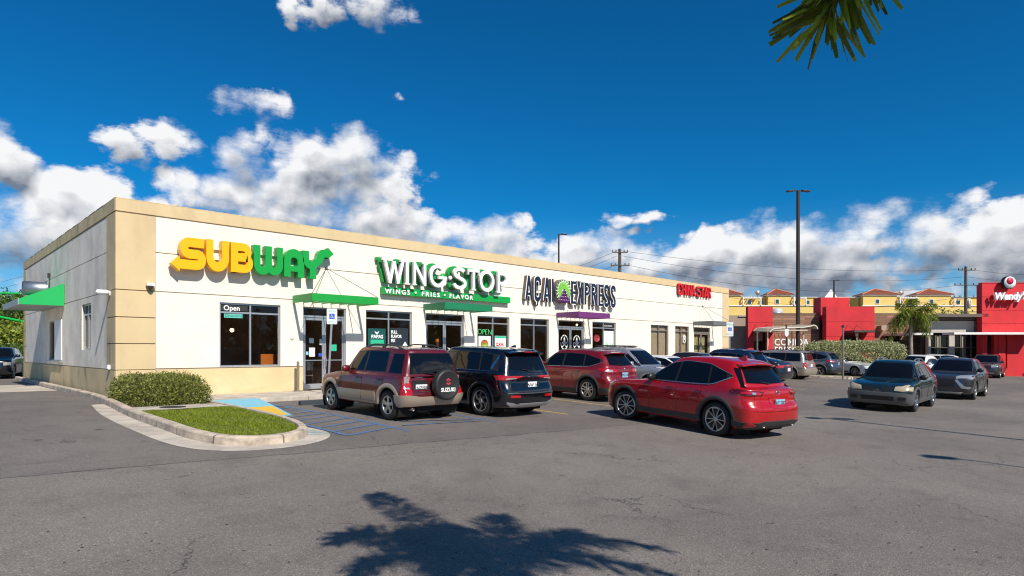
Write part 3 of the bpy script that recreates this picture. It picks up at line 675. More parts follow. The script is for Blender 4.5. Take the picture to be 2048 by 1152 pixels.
# winged emblems on the second doors
def wings(x, z, s, y=.100):
    b = MB()
    for q_ in (-1, 1):
        for k in range(4): b.prism([(q_*(.03+.0*k), -.02-.035*k), (q_*(.34-.06*k), .09-.06*k), (q_*(.30-.06*k), .05-.06*k), (q_*.03, -.045-.035*k)], lambda u, v, d: (x+u*s, d, z+v*s), y+.0001*k, y+.002)
    b.lathe([(0, 0), (.05*s, 0), (.05*s, .002)], 12, lambda u, v, h: (x+u, y-h, z-.05*s+v))
    return b
for x, lb in ((11.66, 'left'), (12.66, 'right')): wings(x, 1.45, 1.0).build('winged_emblem', M_TW, label='pale winged emblem on the %s glass leaf of the second doors' % lb, cat='emblem', group='winged emblems on the second doors')
# third window: neon OPEN, two posters
b = txt('OPEN', 14.06, 2.13, .36, .12, xs=.95, bold=-.012); b.build('neon_open_sign', mat('neon_green', (.1, 1, .3), .5, emit=((.12, 1, .35), 1.6)), label='green neon OPEN sign hanging in the third window', cat='neon sign')
flat('promotion_poster', 14.10, 14.84, .95, 2.06, M_PWH, 'pale green poster with orange and green fruity lettering under the neon OPEN sign', 'poster', .090, group='posters in the shop windows',
     parts=[('picture', (lambda b: (b.lathe([(0, 0), (.24, 0), (.24, .001)], 14, lambda u, v, h: (14.47+u, .0895-h, 1.66+v)), b)[1])(MB()), M_ORA), ('picture', (lambda b: (b.lathe([(0, 0), (.18, 0), (.18, .001)], 14, lambda u, v, h: (14.47+u, .0885-h, 1.58+v)), b)[1])(MB()), M_LIME), ('picture', (lambda b: (b.box(14.2, 14.8, .0887, .0895, .98, 1.12), b)[1])(MB()), M_ORA)])
flat('promotion_poster', 15.10, 15.82, .95, 2.08, M_PWH, 'pale poster with heavy red lettering in the right pane of the third window', 'poster', .090, group='posters in the shop windows',
     parts=[('lettering', txt('CLAVA', 15.16, 1.62, .2, .089, bold=.012, xs=.8), M_TR), ('lettering', txt('GO', 15.30, 1.38, .2, .089, bold=.012), M_TR), ('green_band', (lambda b: (b.box(15.11, 15.81, .0885, .0895, 1.98, 2.07), b)[1])(MB()), M_TG)])
# emblems on the purple awning doors
def ring_emblem(x, z, y=.100):
    b = MB(); r0, r1 = .26, .30
    for k in range(28):
        if k % 7 == 6: continue
        a0, a1 = 2*math.pi*k/28, 2*math.pi*(k+1)/28
        b.add([(x+r0*math.cos(a0), y, z+r0*1.3*math.sin(a0)), (x+r1*math.cos(a0), y, z+r1*1.3*math.sin(a0)), (x+r1*math.cos(a1), y, z+r1*1.3*math.sin(a1)), (x+r0*math.cos(a1), y, z+r0*1.3*math.sin(a1))], [(0, 1, 2, 3)])
    b.lathe([(0, 0), (.09, 0), (.09, .001)], 12, lambda u, v, h: (x+u, y-h, z+.06+v*1.2))
    for s in (-1, 1): b.prism([(-.2*s, -.22), (.17*s, .02), (.2*s, -.02), (-.17*s, -.26)], lambda u, v, d: (x+u, d, z+v), y-.0015-.0004*s, y+.001)
    b.prism([(-.06, .15), (0, .3), (.06, .15)], lambda u, v, d: (x+u, d, z+v), y-.001, y+.001)
    return b
for x, lb in ((20.0, 'left'), (21.0, 'right')): ring_emblem(x, 1.83).build('round_emblem', M_TW, label='white round crossed emblem on the %s glass leaf under the purple awning' % lb, cat='emblem', group='round emblems on the doors under the purple awning')
# fifth window
b = MB(); b.lathe([(0, 0), (.25, 0), (.25, .01)], 16, lambda u, v, h: (22.72+u*1.1, .12-h, 2.08+v*.8)); b.build('round_window_sign', mat('sign_red_round', (0.35, 0.04, 0.06), .5, emit=((.6, .08, .1), .25)), label='round red and blue sign in the window right of the purple awning', cat='window sign')
flat('promotion_poster', 23.32, 24.22, .95, 2.50, M_PWH, 'pale poster with green leaves and fruit in the window right of the purple awning', 'poster', .090, group='posters in the shop windows',
     parts=[('picture', (lambda b: ([b.prism([(23.5+.14*k, 1.2+.1*(k % 2)), (23.58+.14*k, 1.5), (23.54+.15*k, 2.0-.12*(k % 3)), (23.44+.15*k, 1.5)], lambda u, v, d: (u, d, v), .0885-.0002*k, .0895) for k in range(5)], b)[1])(MB()), mat('ink_leaf', (.12, .30, .06), .6)), ('picture', (lambda b: (b.lathe([(0, 0), (.14, 0), (.14, .001)], 14, lambda u, v, h: (23.6+u, .087-h, 1.2+v)), b)[1])(MB()), mat('ink_yellow', (.7, .5, .05), .6))])
flat('window_plaque', 23.3, 24.24, 2.70, 2.86, M_TK, 'black plaque with small white lettering in the top pane right of the purple awning', 'window sign', .090, parts=[('lettering', txt('ACAI BOWLS', 23.36, 2.74, .12, .089), M_TW)])
b = MB(); b.lathe([(.17, 0), (.25, 0), (.25, .002), (.17, .002)], 18, lambda u, v, h: (31.9+u*.8, .098-h, 2.15+v*1.1)); b.lathe([(0, 0), (.1, 0), (.1, .002)], 12, lambda u, v, h: (31.9+u*.8, .0975-h, 2.2+v)); b.build('face_sticker', M_TW, label='round white sticker on the window beside the grey awning', cat='sticker')
# ---------------------------------------------------------------- channel letter signs
def arc(cx, cy, rx, ry, a0, a1, n=10):
    return [(cx+rx*math.cos(R(a0+(a1-a0)*i/n)), cy+ry*math.sin(R(a0+(a1-a0)*i/n))) for i in range(n+1)]
def strokes(mb, list_, wd, P, d0, d1, mi=0, eps=.0016):
    """each stroke is a polyline of constant width turned into a solid bar; fronts step by 1.6 mm so no two faces share a plane"""
    for k, st in enumerate(list_):
        w_ = wd
        if isinstance(st, tuple) and isinstance(st[0], (int, float)): w_, st = st
        pts = [Vector(p) for p in st]; pts = [p for i, p in enumerate(pts) if i == 0 or (p-pts[i-1]).length > 1e-4]; n = len(pts); Lf = []; Rt = []
        for i, p in enumerate(pts):
            a = (p-pts[i-1]).normalized() if i else None; b = (pts[i+1]-p).normalized() if i < n-1 else None
            if a is None: nn = Vector((-b.y, b.x)); s = 1
            elif b is None: nn = Vector((-a.y, a.x)); s = 1
            else:
                t = (a+b).normalized(); nn = Vector((-t.y, t.x)); s = 1/max(.45, nn.dot(Vector((-a.y, a.x))))
            Lf.append(tuple(p+nn*w_/2*s)); Rt.append(tuple(p-nn*w_/2*s))
        e = eps*k; m = n
        vs = [P(*p, d0-e) for p in Lf]+[P(*p, d0-e) for p in Rt]+[P(*p, d1) for p in Lf]+[P(*p, d1) for p in Rt]
        fs = []
        for i in range(m-1):
            fs += [(i, i+1, m+i+1, m+i), (2*m+i, 3*m+i, 3*m+i+1, 2*m+i+1), (i, 2*m+i, 2*m+i+1, i+1), (m+i, m+i+1, 3*m+i+1, 3*m+i)]
        fs += [(0, m, 3*m, 2*m), (m-1, 3*m-1, 4*m-1, 2*m-1)]
        mb.add(vs, fs, mi)
def placed(x, z, sx, sz, shear=0.0):
    return lambda u, v, d: (x+u*sx+v*sz*shear, d, z+v*sz)

# -- SUBWAY: wide rounded letters with arrows; unit cap height 1
Y_ = mat('sign_yellow', (0.95, 0.47, 0.0), 0.35); GN = mat('sign_green', (0.008, 0.34, 0.05), 0.35)
YS = mat('sign_yellow_side', (0.88, 0.36, 0.0), 0.45); GS = mat('sign_green_side', (0.006, 0.22, 0.035), 0.45)
sg = thing('sandwich_shop_sign', 'big SUBWAY sign in yellow and green letters with arrows at both ends', 'sign', (0, 0, 0))
D0, D1 = -.36, -.10
wS = .30
letters = {
 'S': [[(.93, .83)] + [(.60, .83)] + arc(.36, .645, .21, .19, 90, 270, 9) + [(.62, .455)] + arc(.66, .285, .20, .17, 90, -90, 9) + [(-.02, .115)]],
 'U': [[(.17, 1.0), (.17, .42)] + arc(.50, .42, .33, .30, 180, 360, 12) + [(.83, 1.0)]],
 'B': [[(.18, 0.0), (.18, 1.0)], (.27, [(.14, .865), (.56, .865)] + arc(.56, .69, .20, .175, 90, -90, 8) + [(.14, .515)]), (.27, [(.14, .51), (.60, .51)] + arc(.60, .325, .22, .19, 90, -90, 8) + [(.14, .135)])],
 'W': [(.27, [(.16, 1.0), (.16, .36)] + arc(.40, .36, .24, .23, 180, 360, 10) + [(.64, 1.0)]), (.25, [(.655, .998), (.655, .36)] + arc(.893, .36, .238, .228, 180, 360, 10) + [(1.13, .998)])],
 'A': [[(.16, 0.0), (.16, .58)] + arc(.47, .58, .31, .28, 180, 0, 12) + [(.78, 0.0)], (.20, [(.16, .30), (.78, .30)])],
 'Y': [(.28, [(.14, 1.0), (.14, .72)] + arc(.42, .70, .28, .22, 180, 300, 7)), (.28, [(.45, .0), (.45, .42), (.56, .58), (.72, .68), (.80, .82)] + arc(.94, .84, .14, .14, 180, 90, 4) + [(1.16, .98)])]}
H = .96
lay = [('S', 1.70, .80, Y_, YS, 3.99), ('U', 2.46, .76, Y_, YS, 3.965), ('B', 3.23, .80, Y_, YS, 3.955), ('W', 3.98, .90, GN, GS, 3.935), ('A', 5.05, .80, GN, GS, 3.905), ('Y', 5.75, .86, GN, GS, 3.895)]
lay = [('S', 1.62, .74, Y_, YS), ('U', 2.36, .72, Y_, YS), ('B', 3.10, .76, Y_, YS), ('W', 3.84, .80, GN, GS), ('A', 4.88, .78, GN, GS), ('Y', 5.56, .84, GN, GS)]
for ch, x, sx, mf, ms in lay:
    mb = MB(); P = placed(x, 3.93, sx, H)
    strokes(mb, letters[ch], wS, P, D0, D1)
    if ch == 'S': mb.prism([(-.02, -.12), (-.34, .115), (-.02, .37)], P, D0-.008, D1)
    if ch == 'Y': mb.prism([(1.14, .80), (1.14, 1.20), (1.40, .99)], P, D0-.008, D1)
    fo = mb.build('letter', mf, sg)
# raceway rails behind the letters
mb = MB(); mb.box(1.75, 6.2, -.098, -.03, 4.30, 4.42); mb.box(1.75, 6.2, -.098, -.03, 4.62, 4.70); mb.build('mounting_rail', M_WHITE, sg)

# -- WING.STOP: white spurred letters over green shadow letters, green strip below
M_SGW = mat('sign_white', (0.92, 0.92, 0.93), 0.4); M_SGG = mat('sign_green_deep', (0.004, 0.34, 0.055), 0.4)
wl = {
 'W': [(.155, [(.06, 1.0), (.36, .06)]), (.155, [(.36, .0), (.60, .92)]), (.155, [(.60, .92), (.84, .0)]), (.155, [(.84, .06), (1.14, 1.0)]), (.07, [(-.10, .965), (.24, .965)]), (.07, [(.96, .965), (1.30, .965)])],
 'I': [(.19, [(.16, 0), (.16, 1)]), (.06, [(.0, .97), (.32, .97)]), (.06, [(.0, .03), (.32, .03)])],
 'N': [(.16, [(.13, 0), (.13, 1)]), (.17, [(.13, .94), (.78, .06)]), (.16, [(.78, 0), (.78, 1)]), (.06, [(.0, .03), (.26, .03)]), (.06, [(.64, .97), (.94, .97)])],
 'G': [(.175, arc(.50, .5, .42, .43, 50, 352, 22)), (.14, [(.52, .44), (1.02, .44)]), (.15, [(.86, .46), (.86, .12)])],
 'S': [(.175, arc(.42, .735, .30, .185, 30, 180, 9) + arc(.42, .735, .30, .20, 190, 262, 4) + arc(.42, .275, .34, .21, 80, -20, 7) + arc(.42, .275, .34, .21, -30, -165, 8))],
 'T': [(.19, [(.42, 0), (.42, .95)]), (.15, [(.0, .925), (.84, .925)]), (.06, [(.26, .03), (.58, .03)]), (.06, [(.03, .98), (.03, .72)]), (.06, [(.81, .98), (.81, .72)])],
 'O': [(.17, arc(.50, .5, .41, .43, 0, 360, 28))],
 'P': [(.18, [(.15, 0), (.15, 1)]), (.15, [(.12, .925), (.45, .925)] + arc(.45, .70, .26, .225, 90, -90, 10) + [(.12, .475)]), (.06, [(.0, .03), (.32, .03)])],
}
WRT = mat('sign_return_shade', (.22, .20, .17), .6)  # dark grey paints in the shade on the sides of the white letters
sg = thing('wings_shop_sign', 'white WING STOP lettering on green shadow letters above a green strip', 'sign', (0, 0, 0))
wlay = [('W', 8.79, .78), ('I', 9.74, .80), ('N', 10.12, .78), ('G', 10.96, .88), ('S', 12.18, .90), ('T', 13.02, .76), ('O', 13.67, .90), ('P', 14.70, .88)]
for ch, x, sx in wlay:
    z0 = 4.01; h = .93
    mb = MB(); strokes(mb, [(s_[0]*.88, s_[1]) for s_ in wl[ch]], .2, placed(x-.02, z0, sx, h), -.50, -.40); fo = mb.build('letter', M_SGW, sg)
    mb = MB(); strokes(mb, [(s_[0]*.88+.012, s_[1]) for s_ in wl[ch]], .2, placed(x-.02, z0, sx, h), -.396, -.30); mb.build('return', WRT, fo)
    mb = MB(); strokes(mb, [(s_[0]+.05, s_[1]) for s_ in wl[ch]], .2, placed(x-.06, z0+.045, sx, h), -.18, -.03); mb.build('shadow_letter', M_SGG, sg)
mb = MB(); mb.lathe([(0, 0), (.085, 0), (.085, .09), (0, .09)], 18, lambda u, v, h: (12.03+u, -.50+h, 4.45+v)); mb.build('dot', M_SGW, sg)
mb = MB(); mb.lathe([(0, 0), (.15, 0), (.15, .1), (0, .1)], 18, lambda u, v, h: (11.94+u, -.16+h, 4.51+v)); mb.build('shadow_dot', M_SGG, sg)
mb = MB(); mb.box(8.90, 15.80, -.22, -.03, 3.60, 3.88); st = mb.build('strip', M_SGG, sg)
x = 9.16
for word, xa, xb_ in (('WINGS', 8.96, 10.13), ('FRIES', 10.72, 11.63), ('FLAVOR', 12.16, 13.47)):
  mb = text_mb(word, lambda u, v, d: (9.25+u, -.27+d, 3.63+v), .255, .045, bold=.006, spacing=1.45, xs=1.0)
  xs_ = [p[0] for p in mb.v]; k_ = (xb_-xa)/(max(xs_)-min(xs_)); x0_ = min(xs_)
  mb.v = [(xa+(p[0]-x0_)*k_, p[1], p[2]) for p in mb.v]
  mb.build('strip_word', M_SGW, sg)
for xa in (10.42, 11.90):
    mb = MB(); mb.lathe([(0, 0), (.045, 0), (.045, .045)], 12, lambda u, v, h: (xa+u, -.27+h, 3.73+v)); mb.build('strip_dot', M_SGW, sg)

# -- AÇAI EXPRESS: tall condensed dark letters with a white outline
NAVY = mat('sign_navy', (0.012, 0.018, 0.045), 0.3); BRN = mat('sign_return', (0.14, 0.115, 0.09), 0.6)
al = {
 'A': [[(.08, 0), (.37, 1.0)], [(.37, 1.0), (.66, 0)], (.09, [(.2, .26), (.54, .26)])],
 'C': [[(.62, .66), (.62, .80)] + arc(.36, .80, .26, .15, 0, 180, 8) + [(.10, .20)] + arc(.36, .20, .26, .15, 180, 360, 8) + [(.62, .34)]],
 'I': [[(.12, 0), (.12, 1)]],
 'E': [[(.12, 0), (.12, 1)], (.10, [(.12, .95), (.52, .95)]), (.10, [(.12, .5), (.46, .5)]), (.10, [(.12, .05), (.52, .05)])],
 'X': [[(.06, 0), (.62, 1)], [(.06, 1), (.62, 0)]],
 'P': [[(.12, 0), (.12, 1)], (.12, [(.12, .94), (.36, .94)] + arc(.36, .72, .20, .22, 90, -90, 8) + [(.12, .50)])],
 'R': [[(.12, 0), (.12, 1)], (.12, [(.12, .94), (.36, .94)] + arc(.36, .74, .20, .20, 90, -90, 8) + [(.12, .54)]), [(.34, .54), (.60, 0)]],
 'S': [[(.58, .74), (.58, .82)] + arc(.35, .82, .23, .13, 0, 180, 8) + [(.12, .72), (.22, .58), (.48, .42), (.58, .28), (.58, .18)] + arc(.35, .18, .23, .13, 0, -180, 8) + [(.12, .28)]],
}
sg = thing('acai_shop_sign', 'tall dark blue AÇAI EXPRESS letters with white outlines and a fruit emblem', 'sign', (0, 0, 0))
AL = [('A', 16.90, .62), ('C', 17.52, .64), ('A', 18.18, .62), ('I', 18.76, .64), ('E', 20.22, .80), ('X', 20.76, .62), ('P', 21.32, .72), ('R', 21.90, .70), ('E', 22.50, .76), ('S', 23.02, .66), ('S', 23.62, .66)]
for ch, x, sx in AL:
    P = placed(x-.12, 3.83, sx, 1.14)
    cvt = [s_ if (isinstance(s_, tuple)) else (.165, s_) for s_ in al[ch]]
    if ch == 'C': cvt = cvt + [(.10, [(.36, .06), (.36, -.06), (.30, -.20)])]
    mb = MB(); strokes(mb, cvt, .15, P, -.265, -.235); fo = mb.build('letter', NAVY, sg)
    mb = MB(); strokes(mb, [(s_[0]+.115, s_[1]) for s_ in cvt], .15, P, -.233, -.218); mb.build('outline', M_SGW, fo)
    mb = MB(); strokes(mb, [(s_[0]+.05, s_[1]) for s_ in cvt], .15, P, -.216, -.02); mb.build('return', BRN, fo)
# fruit emblem: fan of green leaves behind a pyramid of purple berries
LEAF = mat('sign_leaf', (0.20, 0.55, 0.06), .4); BERRY = mat('sign_berry', (0.11, 0.02, 0.14), .35)
cx, cz = 19.46, 4.36
em = MB(); wh = MB(); bk = MB()
for k in range(15):
    a = 90+(k-7)*17.5; ca, sa = math.cos(R(a)), math.sin(R(a)); L = .56+.10*max(0, sa); L0 = .16
    for b_, wd_, d_, ex in ((em, .052, -.345-.0012*k, 0), (wh, .085, -.325-.0012*k, .035)):
        p = [(L0, -wd_*.5), (L*.7, -wd_), (L+ex, 0), (L*.7, wd_), (L0, wd_*.5)]
        b_.prism([(cx+u*ca-v*sa, cz+u*sa+v*ca) for u, v in p], lambda u, v, d: (u, d, v), d_, d_+.015)
wh.prism([(cx+.46*math.cos(R(a)), cz+.05+.50*math.sin(R(a))) for a in range(0, 360, 20)], lambda u, v, d: (u, d, v), -.318, -.305)
bk.prism([(cx+.60*math.cos(R(a)), cz+.04+.60*math.sin(R(a))) for a in range(0, 360, 15)], lambda u, v, d: (u, d, v), -.300, -.02)
eb = wh.build('fruit_emblem', M_SGW, sg); em.build('leaf', LEAF, eb); bk.build('emblem_return', BRN, eb)
mb = MB(); hl = MB(); k = 0
for r_, (zz, xs2) in enumerate(((-.50, (-.30, -.10, .10, .30)), (-.32, (-.20, 0, .20)), (-.14, (-.10, .10)), (.02, (0,)))):
    for xx in xs2:
        k += 1; e = .0013*k
        mb.lathe([(0, 0), (.115, 0), (.115, .02), (0, .02)], 16, lambda u, v, h: (cx+xx*.95+u, -.375-e+h, cz+zz*.9+v))
        hl.lathe([(0, 0), (.022, 0), (.022, .004)], 8, lambda u, v, h: (cx+xx*.95+.03+u, -.40-e-.001+h, cz+zz*.9+.045+v))
mb.build('berry', BERRY, eb); hl.build('berry_highlight', M_SGW, eb)

# -- CHINA STAR: red block letters standing high on the wall
RD = mat('sign_red', (0.72, 0.012, 0.02), 0.35); RDS = mat('sign_red_side', (0.22, 0.006, 0.01), 0.5)
cl = dict(al)
cl['H'] = [[(.12, 0), (.12, 1)], [(.58, 0), (.58, 1)], (.18, [(.12, .5), (.58, .5)])]
cl['N'] = [[(.12, 0), (.12, 1)], [(.62, 0), (.62, 1)], (.2, [(.14, .95), (.60, .05)])]
cl['T'] = [[(.32, 0), (.32, .9)], (.18, [(.0, .91), (.64, .91)])]
cl['I'] = [[(.12, 0), (.12, 1)]]
cl['S'] = wl['S']
sg = thing('china_restaurant_sign', 'red CHINA STAR block letters at the top of the wall above the grey awning', 'sign', (0, 0, 0))
x = 30.72
for ch, adv in (('C', .62), ('H', .64), ('I', .28), ('N', .66), ('A', .66), (' ', .22), ('S', .74), ('T', .62), ('A', .64), ('R', .6)):
    if ch != ' ':
        mb = MB(); cv = [(.17 if not isinstance(s_, tuple) else min(.16, max(.13, s_[0])), s_ if not isinstance(s_, tuple) else s_[1]) for s_ in cl[ch]]
        strokes(mb, cv, .2, placed(x, 4.97, .66, .70), -.17, -.13); fo = mb.build('letter', RD, sg)
        mb = MB(); strokes(mb, cv, .2, placed(x, 4.97, .66, .70), -.128, -.03); mb.build('return', RDS, fo)
    x += adv*.80*.94
# ---------------------------------------------------------------- cars
M_TYRE = mat('tyre', (0.018, 0.018, 0.019), 0.8, bump=.2, bscale=90)
M_WELL = mat('wheel_well', (0.008, 0.008, 0.008), 0.9)
M_CGL = mat('car_glass', (0.004, 0.004, 0.005), 0.02, spec=.5)
M_TRIM = mat('black_trim', (0.014, 0.014, 0.015), 0.45)
M_CLAD = mat('plastic_cladding', (0.035, 0.035, 0.037), 0.6)
M_CHR = mat('car_chrome', (0.75, 0.77, 0.80), 0.12, 1.0)
M_RIMS = mat('rim_silver', (0.55, 0.54, 0.53), 0.3, 0.85)
M_RIMD = mat('rim_dark', (0.03, 0.03, 0.033), 0.35, 0.5)
M_TAIL = mat('tail_lamp_red', (0.42, 0.006, 0.008), 0.12, coat=1.0)
M_LAMPC = mat('lamp_clear', (0.50, 0.50, 0.50), 0.2, 0.5, coat=1.0)
M_LAMPY = mat('lamp_aged', (0.42, 0.36, 0.25), 0.25, coat=.6)
M_PLATE = mat('plate_white', (0.75, 0.76, 0.76), 0.45); M_PLATEB = mat('plate_blue', (0.25, 0.48, 0.62), 0.45)
M_EXH = mat('exhaust_steel', (0.20, 0.19, 0.18), 0.5, 0.8)
M_ORL = mat('amber_lamp', (0.75, 0.20, 0.02), 0.2, coat=1.0)
def carpaint(name, col, metal=.35, rough=.32, flake=.08):
    m = bpy.data.materials.new(name); m.use_nodes = True; t = NT(m.node_tree); b = t.n['Principled BSDF']
    tc = t.node('ShaderNodeTexCoord').outputs['Object']
    dust = t.noise(tc, 3.0, 6, 0.6)
    t.put(b.inputs['Base Color'], t.mix(t.ramp(dust, .45, .8, 0, .03), col, (0.25, 0.22, 0.19)))
    b.inputs['Metallic'].default_value = metal; t.put(b.inputs['Roughness'], t.ramp(dust, .3, .8, rough-.05, rough+.1))
    b.inputs['Coat Weight'].default_value = 1.0; b.inputs['Coat Roughness'].default_value = 0.03
    MATS[name] = m
    return m

def sellipse(cf, W_, n, k, front=True):
    """quarter of a superellipse from the centreline to the flank, evenly spaced: (dx from the end, y)"""
    out = []
    dense = [(cf*(1-abs(math.sin(a))**(2/n)) if False else cf*(1-math.cos(a)**(2/n)), W_*math.sin(a)**(2/n)) for a in np.linspace(0, math.pi/2, 80)]
    d = [0]
    for i in range(1, 80): d.append(d[-1]+math.dist(dense[i], dense[i-1]))
    for i in range(k):
        s_ = d[-1]*i/(k-1) if k > 1 else 0
        out.append((float(np.interp(s_, d, [p[0] for p in dense])), float(np.interp(s_, d, [p[1] for p in dense]))))
    return out
NA, NS = 13, 24
def ring_pts(r):
    xf, zf, xr, zr, W_, cf, cr, nf, nr, bz = r
    if W_ <= 0.001:
        xs = np.linspace(xf, xr, 2*NA+NS-2); return [(x, 0.0, zr+(zf-zr)*(x-xr)/(xf-xr)+bz*4*(x-xr)*(xf-x)/(xf-xr)**2) for x in xs]
    f = [(xf-dx_, y) for dx_, y in sellipse(cf, W_, nf, NA)]
    b = [(xr+dx_, y) for dx_, y in sellipse(cr, W_, nr, NA)][::-1]
    mid = [(x, W_) for x in np.linspace(xf-cf, xr+cr, NS)[1:-1]]
    o = []
    xm = (xf+xr)/2
    for x, y in f+mid+b:
        t = (x-xr)/(xf-xr); zz = zr+(zf-zr)*t + bz*4*t*(1-t)
        tp = 1-0.035*(max(0, abs(x-xm)/((xf-xr)/2)-.35)/.65)**2
        o.append((x, y*tp, zz))
    return o
def cr_interp(rings, sub):
    A = np.array(rings); n = len(A); o = []
    for i in range(n-1):
        p0 = A[max(i-1, 0)]; p1 = A[i]; p2 = A[i+1]; p3 = A[min(i+2, n-1)]
        m1 = (p2-p0)/2; m2 = (p3-p1)/2
        d = np.linalg.norm(p2-p1, axis=1)[:, None]+1e-6           # keep tangents no longer than the span (no overshoot)
        for m_ in (m1, m2):
            L = np.linalg.norm(m_, axis=1)[:, None]+1e-9; m_ *= np.minimum(1, 1.1*d/L)
        k = sub
        for j in range(k):
            t = j/k; o.append((2*t**3-3*t**2+1)*p1+(t**3-2*t**2+t)*m1+(-2*t**3+3*t**2)*p2+(t**3-t**2)*m2)
    o.append(A[-1]); return np.array(o)

class Body:
    def __init__(s, rings, wheels, R_arch, sub=4):
        A = cr_interp([ring_pts(r) for r in rings], sub); s.A = A; nr, nc, _ = A.shape
        V = A.reshape(-1, 3).tolist(); k = len(V); V += [(x, -y, z) for x, y, z in V]
        F = []
        for i in range(nr-1):
            for j in range(nc-1):
                a, b, c, d = i*nc+j, i*nc+j+1, (i+1)*nc+j+1, (i+1)*nc+j
                F.append((a, b, c, d)); F.append((k+d, k+c, k+b, k+a))
        s.V, s.F = V, F
        s.bvh = BVHTree.FromPolygons(V, F); s.wheels = wheels; s.Ra = R_arch
    def mesh(s, name, m, parent):
        V = [list(v) for v in s.V]; hit = {}
        for i, (x, y, z) in enumerate(s.V):
            for (wx, wz) in s.wheels:
                r = math.hypot(x-wx, z-wz)
                if abs(y) > .45 and r < s.Ra: hit[i] = (wx, wz, r)
        F = [f for f in s.F if not all(i in hit for i in f)]
        for f in F:                                       # pull the rim of the opening onto the wheel arch circle
            for i in f:
                if i in hit:
                    wx, wz, r = hit[i]; k = s.Ra/max(r, .05); V[i][0] = wx+(s.V[i][0]-wx)*k; V[i][2] = wz+(s.V[i][2]-wz)*k
        mb = MB(); mb.add(V, F, 0, True)
        me = bpy.data.meshes.new(name); me.from_pydata(mb.v, [], mb.f); me.materials.append(m)
        bm = bmesh.new(); bm.from_mesh(me); bmesh.ops.remove_doubles(bm, verts=bm.verts, dist=.0005); bmesh.ops.recalc_face_normals(bm, faces=bm.faces[:])
        for f in bm.faces: f.smooth = True
        bm.to_mesh(me); bm.free()
        o = bpy.data.objects.new(name, me); COL.objects.link(o); o.parent = parent
        return o
    def flank(s, x, z, sgn=1):
        h = s.bvh.ray_cast(Vector((x, sgn*2, z)), Vector((0, -sgn, 0)))
        return h
    def side(s, x, z, off, sgn):
        h = s.flank(x, z, sgn)
        if h[0] is None or abs(h[0].y) < .42 or abs(h[1].y) < .25:
            h = s.bvh.find_nearest(Vector((x, sgn*.80, z)))
        n = h[1] if h[1].y*sgn > 0 else -h[1]
        return h[0]+n*off
    def end(s, y, z, off, sgn):
        h = s.bvh.ray_cast(Vector((sgn*5, y, z)), Vector((-sgn, 0, 0)))
        if h[0] is None: return None
        n = h[1] if h[1].x*sgn > 0 else -h[1]
        return h[0]+n*off
    def near(s, p, off):
        h = s.bvh.find_nearest(Vector(p)); n = h[1]
        c = Vector((0, 0, .8))
        if n.dot(h[0]-c) < 0: n = -n
        return h[0]+n*off

def resample(pl, n):
    pl = [Vector(p) for p in pl]; d = [0]
    for i in range(1, len(pl)): d.append(d[-1]+(pl[i]-pl[i-1]).length)
    o = []
    for i in range(n):
        t = d[-1]*i/(n-1); k = 0
        while k < len(d)-2 and d[k+1] < t: k += 1
        u = 0 if d[k+1] == d[k] else (t-d[k])/(d[k+1]-d[k]); o.append(pl[k].lerp(pl[k+1], min(1, max(0, u))))
    return o
def patch(mb, fn, rows, nu=12, nv=4, skirt=.012, mi=0, smooth=True):
    """rows: polylines (bottom .. top); fn(point) -> surface point; adds a skin with a short skirt"""
    rs = [resample(r, nu) for r in rows]; grid = []
    for a in range(len(rs)-1):
        for j in range(nv if a < len(rs)-2 else nv+1):
            t = j/nv; grid.append([rs[a][i].lerp(rs[a+1][i], t) for i in range(nu)])
    P = []
    for row in grid:
        pr = []
        for p in row:
            q_ = fn(p)
            if q_ is None: return
            pr.append(Vector(q_))
        P.append(pr)
    nr = len(P); c = sum((p for r in P for p in r), Vector())/(nr*nu)
    nrm = (P[-1][0]-P[0][-1]).cross(P[-1][-1]-P[0][0]); nrm.normalize()
    if nrm.dot(c-Vector((0, 0, .7))) < 0: nrm = -nrm
    vs = [p for r in P for p in r]
    mb.add(vs, [(i*nu+j, i*nu+j+1, (i+1)*nu+j+1, (i+1)*nu+j) for i in range(nr-1) for j in range(nu-1)], mi, smooth)
    if skirt:
        loop = [P[0][j] for j in range(nu)]+[P[i][-1] for i in range(1, nr)]+[P[-1][j] for j in range(nu-2, -1, -1)]+[P[i][0] for i in range(nr-2, 0, -1)]
        n = len(loop); mb.add(loop+[p-nrm*skirt for p in loop], [(i, (i+1) % n, n+(i+1) % n, n+i) for i in range(n)], mi, False)

